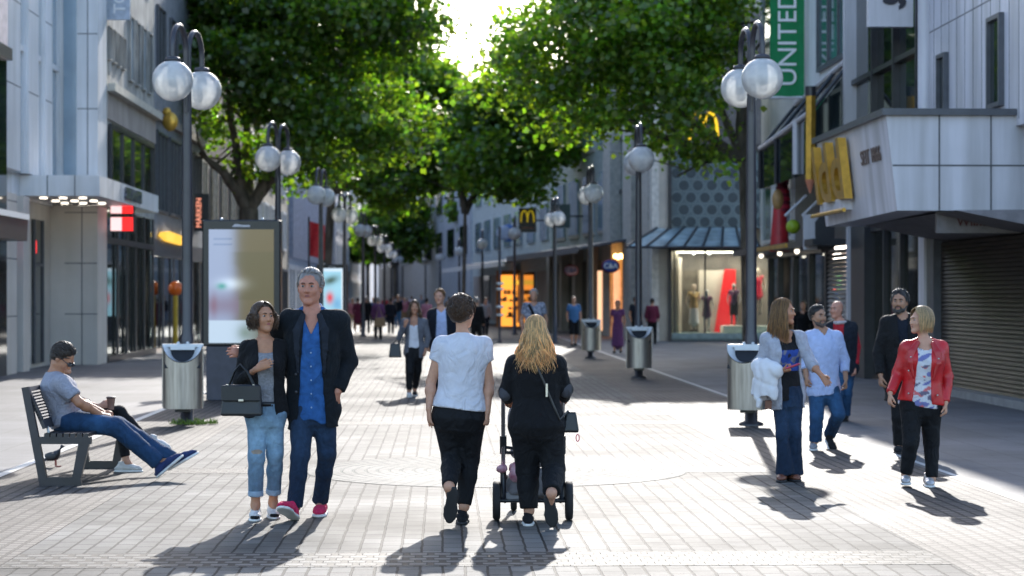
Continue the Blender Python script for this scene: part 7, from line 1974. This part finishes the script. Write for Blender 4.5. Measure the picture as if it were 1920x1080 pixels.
def bob(r, i):
    a0 = r.uniform(-math.pi, math.pi); al = min(2.1, max(-2.1, a0)) * r.uniform(.9, 1); out = []; ph = r.uniform(0, 6.3); D_ = r.uniform(.085, .135); t0 = r.uniform(0, .7)
    for k in range(11):
        t = k / 10
        if t < .45: e = (t0 + (1 - t0) * t / .45) * math.pi / 2; sw = (e / (math.pi / 2)) ** 1.5; a = a0 * (1 - sw) + al * sw; sx, sy = math.sin(a), -math.cos(a); c = redw.hp(sx * math.sin(e) * .102, -.014 + sy * math.sin(e) * .122, .04 + math.cos(e) * .112)
        else: g = (t - .45) / .55; c = redw.hp(sx * (.103 - .014 * g * g), -.014 + sy * (.124 - .02 * g * g), .04 - D_ * 1.2 * g) + V(math.sin(ph + 4 * g), math.cos(ph + 4 * g), 0) * .004
        out.append(c)
    return out
redw.locks(560, bob, .0042, 9, h_lblond, cap, tones=(.5, 1.4))

# ================================================================== on the bench
sit = Person('man in grey T shirt and jeans slumped on the bench with crossed outstretched legs', 19.0,
    dict(head=(117, 672), neck=(101, 703), shA=(115, 719, -.19), elA=(149, 755, -.24), wrA=(186, 776, -.10), shB=(110, 716, .17), elB=(146, 752, .22), wrB=(190, 772, .08),
         hpA=(127, 789, -.10), hpB=(127, 788, .10), knA=(216, 800, -.13), anA=(296, 866, -.03), toA=(338, 862, -.05), knB=(220, 797, .09), anB=(322, 862, .03), toB=(352, 850, .03)),
    90, 78, 1.80, 'm', TAN, .0085, 1.08, head_pitch=-42, base=(P(127, 0, 19)[0], 19.0, 0))
sit.body(handA=dict(dirv=V(.9, .3, -.25), normal=V(0, .4, -.9), thumb=(0, 0, 1), curl=.6), handB=dict(dirv=V(.9, -.3, -.1), normal=V(0, -.4, -.9), thumb=(0, 0, 1), curl=.6))
sit.brows(h_dark)
sit.legs('jeans', c_denm, (.098, .076, .070, .068), 1.0, .12, .0045, .016, vcol=fade)
sit.shirt('t_shirt', cloth('pale grey marl', (.31, .31, .36), var=.08, scale=60), .026, -.06, .985, .72, 1.5, .0042, seed=22)
sit.shoe('A', m_nshoe, m_sole_w, P(300, 893, 18.95), (.72, -.02, .62), V(-.64, .0, .76)); sit.shoe('B', m_nshoe, m_sole_w, P(322, 880, 19.05), (.72, .1, .45), V(-.5, .0, .86))
cap = sit.cap_hair(.012, .046, -.06); short_locks(sit, 340, .0048, h_dark, cap, 41, .045, .014, .6, curl=.6)
q = MB()
for x in (-1, 1): q.ball(sit.hp(x * .030, .100, .012), .021 * sit.hs, 10, 8, 0, (1, .5, .8))
q.tube([sit.hp(-.076, .0, .016), sit.hp(-.068, .075, .018), sit.hp(-.045, .100, .018), sit.hp(.045, .100, .018), sit.hp(.068, .075, .018), sit.hp(.076, .0, .016)], .004, 6); q.build('sunglasses', m_dark, sit.root)

mate = Person('companion in dark clothes and white shoes on the bench beyond the grey shirted man', 19.85,
    dict(head=(116, 680), neck=(105, 706), shA=(112, 716, -.15), elA=(146, 752, -.2), wrA=(186, 762, -.22), shB=(108, 714, .15), elB=(146, 750, .2), wrB=(184, 764, .1),
         hpA=(128, 776, -.08), hpB=(128, 776, .08), knA=(224, 772, -.1), anA=(272, 822, -.06), toA=(312, 838, -.08), knB=(222, 782, .08), anB=(237, 866, .06), toB=(264, None, .05)),
    90, 85, 1.66, 'f', LIGHT, .0095, .92, base=(P(128, 0, 19.85)[0], 19.85, 0))
mate.body(handA=dict(dirv=V(.97, .0, .2), normal=V(0, .95, -.2), thumb=(0, 0, 1), curl=1.0), handB=dict(curl=.6))
mate.legs('trousers', c_legg, (.086, .062, .056, .046), .88, .12, .003, .012)
mate.shirt('top', c_navy, .016, -.1, .985, 1.5, 1.3, .003, seed=23)
mate.shoe('A', m_wshoe, m_sole_w, P(274, 832, 19.77), (.88, -.02, -.30), V(.3, 0, .95)); mate.shoe('B', m_wshoe, m_sole_w, P(220, 888, 19.9) * V(1, 1, 0), (1, 0, 0))
cap = mate.cap_hair(.014, .05, -.05); mesh_obj('hair', cap[0], cap[1], h_dark, mate.root, True, None, np.full((len(cap[0]), 3), 1.0))
cu_ = P(208, 757, 19.63); cup = held('coffee_cup', 'brown paper coffee cup in the companion\'s hand above the bench', 'cup', cu_ - V(0, 0, .055))
MB().lathe([(.028, -.055), (.040, .05), (.042, .052), (.042, .058), (.038, .06), (.0, .06)], cu_, 20).build('cup', mat('kraft paper', (.28, .16, .12), .6), cup)
MB().lathe([(.041, .050), (.044, .054), (.043, .064), (.036, .068), (.0, .068)], cu_, 20).build('lid', mat('brown lid', (.10, .06, .05), .4), cup)

# ================================================================== people further back
blz = Person('curly haired woman in a grey blazer, hand at her chin, walking toward the camera', 34.9,
    dict(head=(777, 577), neck=(777, 597), shA=(759, 604), elA=(748, 634, -.05), wrA=(760, 609, -.2), shB=(795, 604), elB=(803, 633), wrB=(798, 656, -.05),
         hpA=(770, 661), hpB=(784, 661), knA=(768, 697, -.12), anA=(767, 732, -.08), toA=(768, None, -.25), knB=(783, 696, .1), anB=(778, 728, .25), toB=(779, None, .1)),
    -4, 8, 1.68, 'f', ('warm', (.42, .205, .125)), .012, .98)
blz.body(handA=dict(dirv=V(.35, .05, .93), curl=.8, normal=V(.2, .9, 0)), handB=dict(curl=.6)); blz.lips(smile=.006)
blz.legs('trousers', c_legg, (.092, .070, .060, .048), .96, .16, .003, .012)
blz.shirt('top', c_white, .012, .1, .90, .3, 1.1, .002, seed=24, vneck=(.74, .08)); blz.shirt('blazer', c_gblazer, .028, -.15, .985, 1.85, 1.35, .003, open_=((-.3, .09), (.3, .085), (.7, .07), (1.1, .06)), seed=25)
blz.shoe('A', m_wshoe, m_sole_w); blz.shoe('B', m_bshoe, m_sole_w)
cap = blz.cap_hair(.006, .05, -.06); long_locks(blz, 150, .010, h_brown, cap, 17, .17, wave=.022, wf=10, spread=.035, face_gap=.85)
bb_ = P(741, 657, 34.8); bg2 = held('shoulder_bag', 'black shoulder bag hanging beside the grey blazer woman', 'handbag', bb_ - V(0, 0, .13))
q = bag_shape(bb_, .22, .24, .12, .08, 0, .014); v, f = q.mesh(); mesh_obj('body', v, f, m_leather, bg2, True); MB().tube([bb_ + V(-.06, 0, .1), P(747, 634, 34.85), bb_ + V(.07, 0, .1)], .012, 6).build('strap', m_leather, bg2)

suit = Person('fair haired man in dark suit and light blue shirt beside the curly haired woman', 35.6,
    dict(head=(824, 557), neck=(827, 580), shA=(810, 588), elA=(803, 618), wrA=(803, 646), shB=(846, 588), elB=(853, 618), wrB=(852, 646), hpA=(819, 650), hpB=(836, 650), knA=(818, 692, -.1), anA=(818, 730), toA=(817, None, -.15), knB=(836, 690, .05), anB=(836, 730, .1), toB=(836, None, 0)),
    4, -10, 1.84, 'm', ('fair2', (.54, .29, .20)), .012, 1.0)
suit.body(handA=dict(curl=.7), handB=dict(curl=.7)); suit.lips()
suit.legs('trousers', c_navy, (.092, .07, .064, .058), 1.0, .12, .003, .014); suit.shirt('shirt', c_pblue, .014, -.05, .985, .3, 1.1, .002, seed=26, vneck=(.9, .04))
suit.shirt('suit_jacket', c_navy, .034, -.2, .985, 1.9, 1.4, .003, open_=((-.3, .12), (.3, .10), (.8, .08), (1.1, .07)), seed=27, shoulder=1.1); suit.shoe('A', m_bshoe, m_sole_k); suit.shoe('B', m_bshoe, m_sole_k)
cap = suit.cap_hair(.012, .046, -.045); short_locks(suit, 150, .005, h_honey, cap, 43, .045, .008, .8)

def walker(label, px, d, ht, yaw, top_m, leg_m, hair_m, skin=LIGHT, sex='m', ph=.12, sleeve=1.8, long_hair=False, skirt=None, short=False, name='person', cat='person', z0=0.0, head_yaw=None, group=None, arms=0.02, bw=1.0, hem=-.12, h=.022):
    s_ = F / d; yb = HY + (HC - z0) * s_; k = ht / 1.72; fx = math.sin(math.radians(yaw)); fy = -math.cos(math.radians(yaw))
    def q(x, z, y=0.0):      # x along the person's own breadth, y forward
        cy_, sy_ = math.cos(math.radians(yaw)), math.sin(math.radians(yaw))
        X = x * k * cy_ + y * k * fx; Y = x * k * sy_ + y * k * fy
        dd = d + Y; sx = px + X * s_
        return (CX + (sx - CX) / s_ * F / dd, HY + (HC - z0 - z * k) * F / dd, Y)
    J = dict(head=q(0, 1.60, .02), neck=q(0, 1.42), shA=q(-.165, 1.385), shB=q(.165, 1.385), elA=q(-.22 - arms, 1.10, -.03), elB=q(.22 + arms, 1.10, -.03), wrA=q(-.22, .86, .06), wrB=q(.22, .86, .06),
             hpA=q(-.085, .88), hpB=q(.085, .88), knA=q(-.09, .48, ph * .8), knB=q(.09, .48, -ph * .1), anA=q(-.09, .09, ph), anB=q(.09, .11, -ph * 1.4), toA=q(-.09, .02, ph + .15), toB=q(.09, .03, -ph * 1.4 + .14))
    p = Person(label, d, J, yaw, yaw if head_yaw is None else head_yaw, ht, sex, skin, h, bw, 0, 0, group, name, cat, (*P(px, 0, d)[:2], z0))
    p.body(hands=d < 50, face=False)
    if short: p.legs('shorts', leg_m, (.100, .085, .085, .085), .02, .13, 0, .016)
    elif skirt is None: p.legs('trousers', leg_m, (.094, .072, .066, .060), 1.0, .13, 0, .014)
    p.shirt('top', top_m, .022, hem if skirt is None else -.1, .985, sleeve, 1.4, 0, seed=2)
    if skirt is not None:
        q_ = SDF(h); w_, d_, o = p.at_prof(.0); L_ = skirt * k
        q_.loft(p.J['hip'], p.R, p.F, V(0, 0, 1), [(-L_, w_ * 1.35, d_ * 1.6, 0), (-L_ * .5, w_ * 1.22, d_ * 1.35, 0), (0, w_ + .02, d_ + .02, o), (.12 * k, w_ * .86 + .02, d_ * .9 + .02, o)]); v, f = q_.mesh(); mesh_obj('skirt', v, f, leg_m, p.root, True)
    for a in 'AB': p.shoe(a, m_bshoe, m_sole_k, sole=.02)
    if hair_m is not None:
        cap = p.cap_hair(.016 if not long_hair else .024, .05, -.05 if not long_hair else -.07, (lambda q_, H, hs, M: q_.ell(H(0, -.06, -.12), (.085 * hs, .05 * hs, .13 * hs), M, .04)) if long_hair else None, lambda v: 0 * v[:, 0])
        if long_hair:
            q_ = SDF(h * .8); q_.cap(p.hp(0, -.06, -.02), p.hp(0, -.065, -.22), .085 * p.hs, .07 * p.hs); v, f = q_.mesh(); cap = (np.concatenate([cap[0], v]), np.concatenate([cap[1], f + len(cap[0])]))
        mesh_obj('hair', cap[0], cap[1], hair_m, p.root, True, None, np.full((len(cap[0]), 3), 1.0))
    return p
flor = mat('floral shirt', (.04, .10, .26), .8, var=.5, scale=22, col2=(.5, .52, .62))
pf = walker('grey haired man in a blue patterned shirt with a dark strap across his chest', 1001, 45, 1.84, 0, flor, c_denm if False else c_navy, h_grey, sleeve=.6, arms=.03)
q = MB(); n_ = pf; q.tube([n_.tp(.10, .10, .98), n_.tp(.03, .155, .7), n_.tp(-.06, .155, .4), n_.tp(-.13, .12, .12)], .03, 6, 0, True, True, (V(0, 1, 0), .4)); q.build('bag_strap', c_black, pf.root)
walker('man in a light blue T shirt and black shorts walking past the dark entrance', 1076, 70, 1.68, 10, c_blue, c_black, None, LIGHT, sleeve=.6, short=True)
walker('dark haired woman in a long purple dress by the orange lit wall', 1158, 61, 1.56, -12, c_purple, c_purple, h_dark, TAN, 'f', .08, .5, True, .62, bw=.9)
walker('man in a dark T shirt standing beside the second right lamp post', 1192, 70, 1.68, 30, c_navy, c_blk2, h_dark, TAN, sleeve=.6)
walker('person in a maroon top behind the second right litter bin', 1223, 72, 1.62, 170, c_maroon, c_blk2, h_dark, LIGHT, sleeve=1.5)
pv = walker('white haired woman in a purple top with a tan bag, seen from behind', 709, 80, 1.66, 176, c_purple, c_blk2, h_grey, LIGHT, 'f', .05, 1.8, bw=1.15)
bb_ = P(712, 604, 79.6); bt = held('tan_bag', 'tan bag slung low behind the white haired woman in purple', 'handbag', bb_ - V(0, 0, .16)); q = bag_shape(bb_, .44, .34, .14, .1, 0, .02); v, f = q.mesh(); mesh_obj('body', v, f, c_tanc, bt, True); MB().tube([bb_ + V(-.14, 0, .14), bb_ + V(-.05, .05, .62), bb_ + V(.14, 0, .14)], .02, 6).build('strap', c_tanc, bt)
walker('grey haired person in black with dark blue trousers left of the purple woman', 687, 94, 1.68, 178, c_black, c_denim if False else c_navy, h_grey, LIGHT)
walker('woman in a dark maroon coat with bare calves at the left of the crowd', 671, 98, 1.62, 170, c_maroon, c_maroon, h_dark, LIGHT, 'f', .1, 1.8, False, .38)
walker('slim person in navy right of the purple woman', 733, 92, 1.62, 185, c_navy, c_navy, h_dark, TAN)
walker('person in a pink top at the far left edge of the crowd', 661, 104, 1.6, 5, c_pink, c_tanc, h_brown, LIGHT, 'f')
walker('fair haired man in dark blue walking toward the camera in the far crowd', 746, 112, 1.74, 0, c_navy, c_blue, h_honey, LIGHT)
walker('small far person in pale pink beside the grey blazer woman', 758, 122, 1.6, 0, c_pink, c_tanc, h_lblond, LIGHT, 'f')
walker('far woman in a rose top between the blazer woman and the suit man', 800, 84, 1.62, 175, c_pink, c_navy, h_dark, LIGHT, 'f')
walker('person in black just right of the cropped haired woman\'s head', 893, 62, 1.66, 160, c_black, c_blk2, h_grey, LIGHT)
walker('person in red in the far middle of the street', 722, 135, 1.7, 0, c_red, c_navy, h_dark, LIGHT)
walker('far walker in white near the middle tree', 772, 140, 1.72, 180, c_white, c_navy, h_dark, LIGHT)
for px_, d_, yw_, tm_, lm_, hm_, lab_ in ((752, 150, 0, c_blue, c_navy, h_dark, 'tiny far walker in mid blue near the middle of the street'), (764, 128, 178, c_maroon, c_blk2, h_grey, 'tiny far walker in maroon with grey hair, seen from behind'), (790, 155, 0, c_grey, c_navy, h_brown, 'tiny far walker in grey beyond the suit man'), (842, 118, 175, c_tanc, c_navy, h_dark, 'far walker in tan before the flat pale canopy'), (738, 160, 5, c_white, c_blue, h_honey, 'tiny far walker in a white top and blue trousers'), (700, 118, 0, c_blue, c_blk2, h_lblond, 'far fair haired walker in mid blue among the left crowd'), (910, 88, 10, c_grey, c_navy, h_dark, 'walker in grey on the shaded pavement left of the banded post'), (650, 128, 175, c_grey, c_blk2, h_dark, 'far walker in grey close to the left houses')):
    walker(lab_, px_, d_, 1.62 + (px_ % 7) * .025, yw_, tm_, lm_, hm_, LIGHT, h=.03)
pk = walker('dark clad shopper with a pink bag in the shop doorway behind the two men', 1506, 49.5, 1.58, -20, c_black, c_blk2, h_dark, LIGHT, 'f', .03, 1.8)
# mannequins in the display window
MAN = ('mannequin', (.50, .40, .34)); MAN2 = ('white mannequin', (.62, .60, .60))
zf = z3(625) + .004
def mann(label, px, d, ht, yaw, top_m, leg_m, sk, z_, **kw):
    return walker(label, px, d, ht, yaw, top_m, leg_m, None, sk, 'f', .02, name='mannequin', cat='mannequin', z0=z_, group='mannequins in the display windows', bw=.85, arms=.04, **kw)
mann('gold clad mannequin with a white skirt, leftmost in the display window', 1301, 79.6, 1.85, 20, cloth('golden top', (.42, .28, .12)), c_white, MAN, zf, sleeve=.2, skirt=.55)
mann('white headed mannequin in a purple waistcoat, second in the display window', 1325, 79.3, 1.66, 0, c_purple, c_purple, MAN2, zf, sleeve=.3, skirt=.22)
mann('mannequin in a violet top and dark shorts before the red drape', 1376, 79.3, 1.62, -10, cloth('violet print', (.20, .08, .20)), c_navy, MAN2, z3(612) + .004, sleeve=.3, short=True)
mann('mannequin in a sleeveless red dress on a black plinth behind the near right lamp', 1421, 79.7, 1.80, 5, emis('self lit red dress', (.75, .015, .05), .25), cloth('red dress', (.6, .012, .05)), MAN, z3(592) + .004, sleeve=.05, skirt=.2)  # upper dress emits: window lighting put into the cloth, skirt stays plain
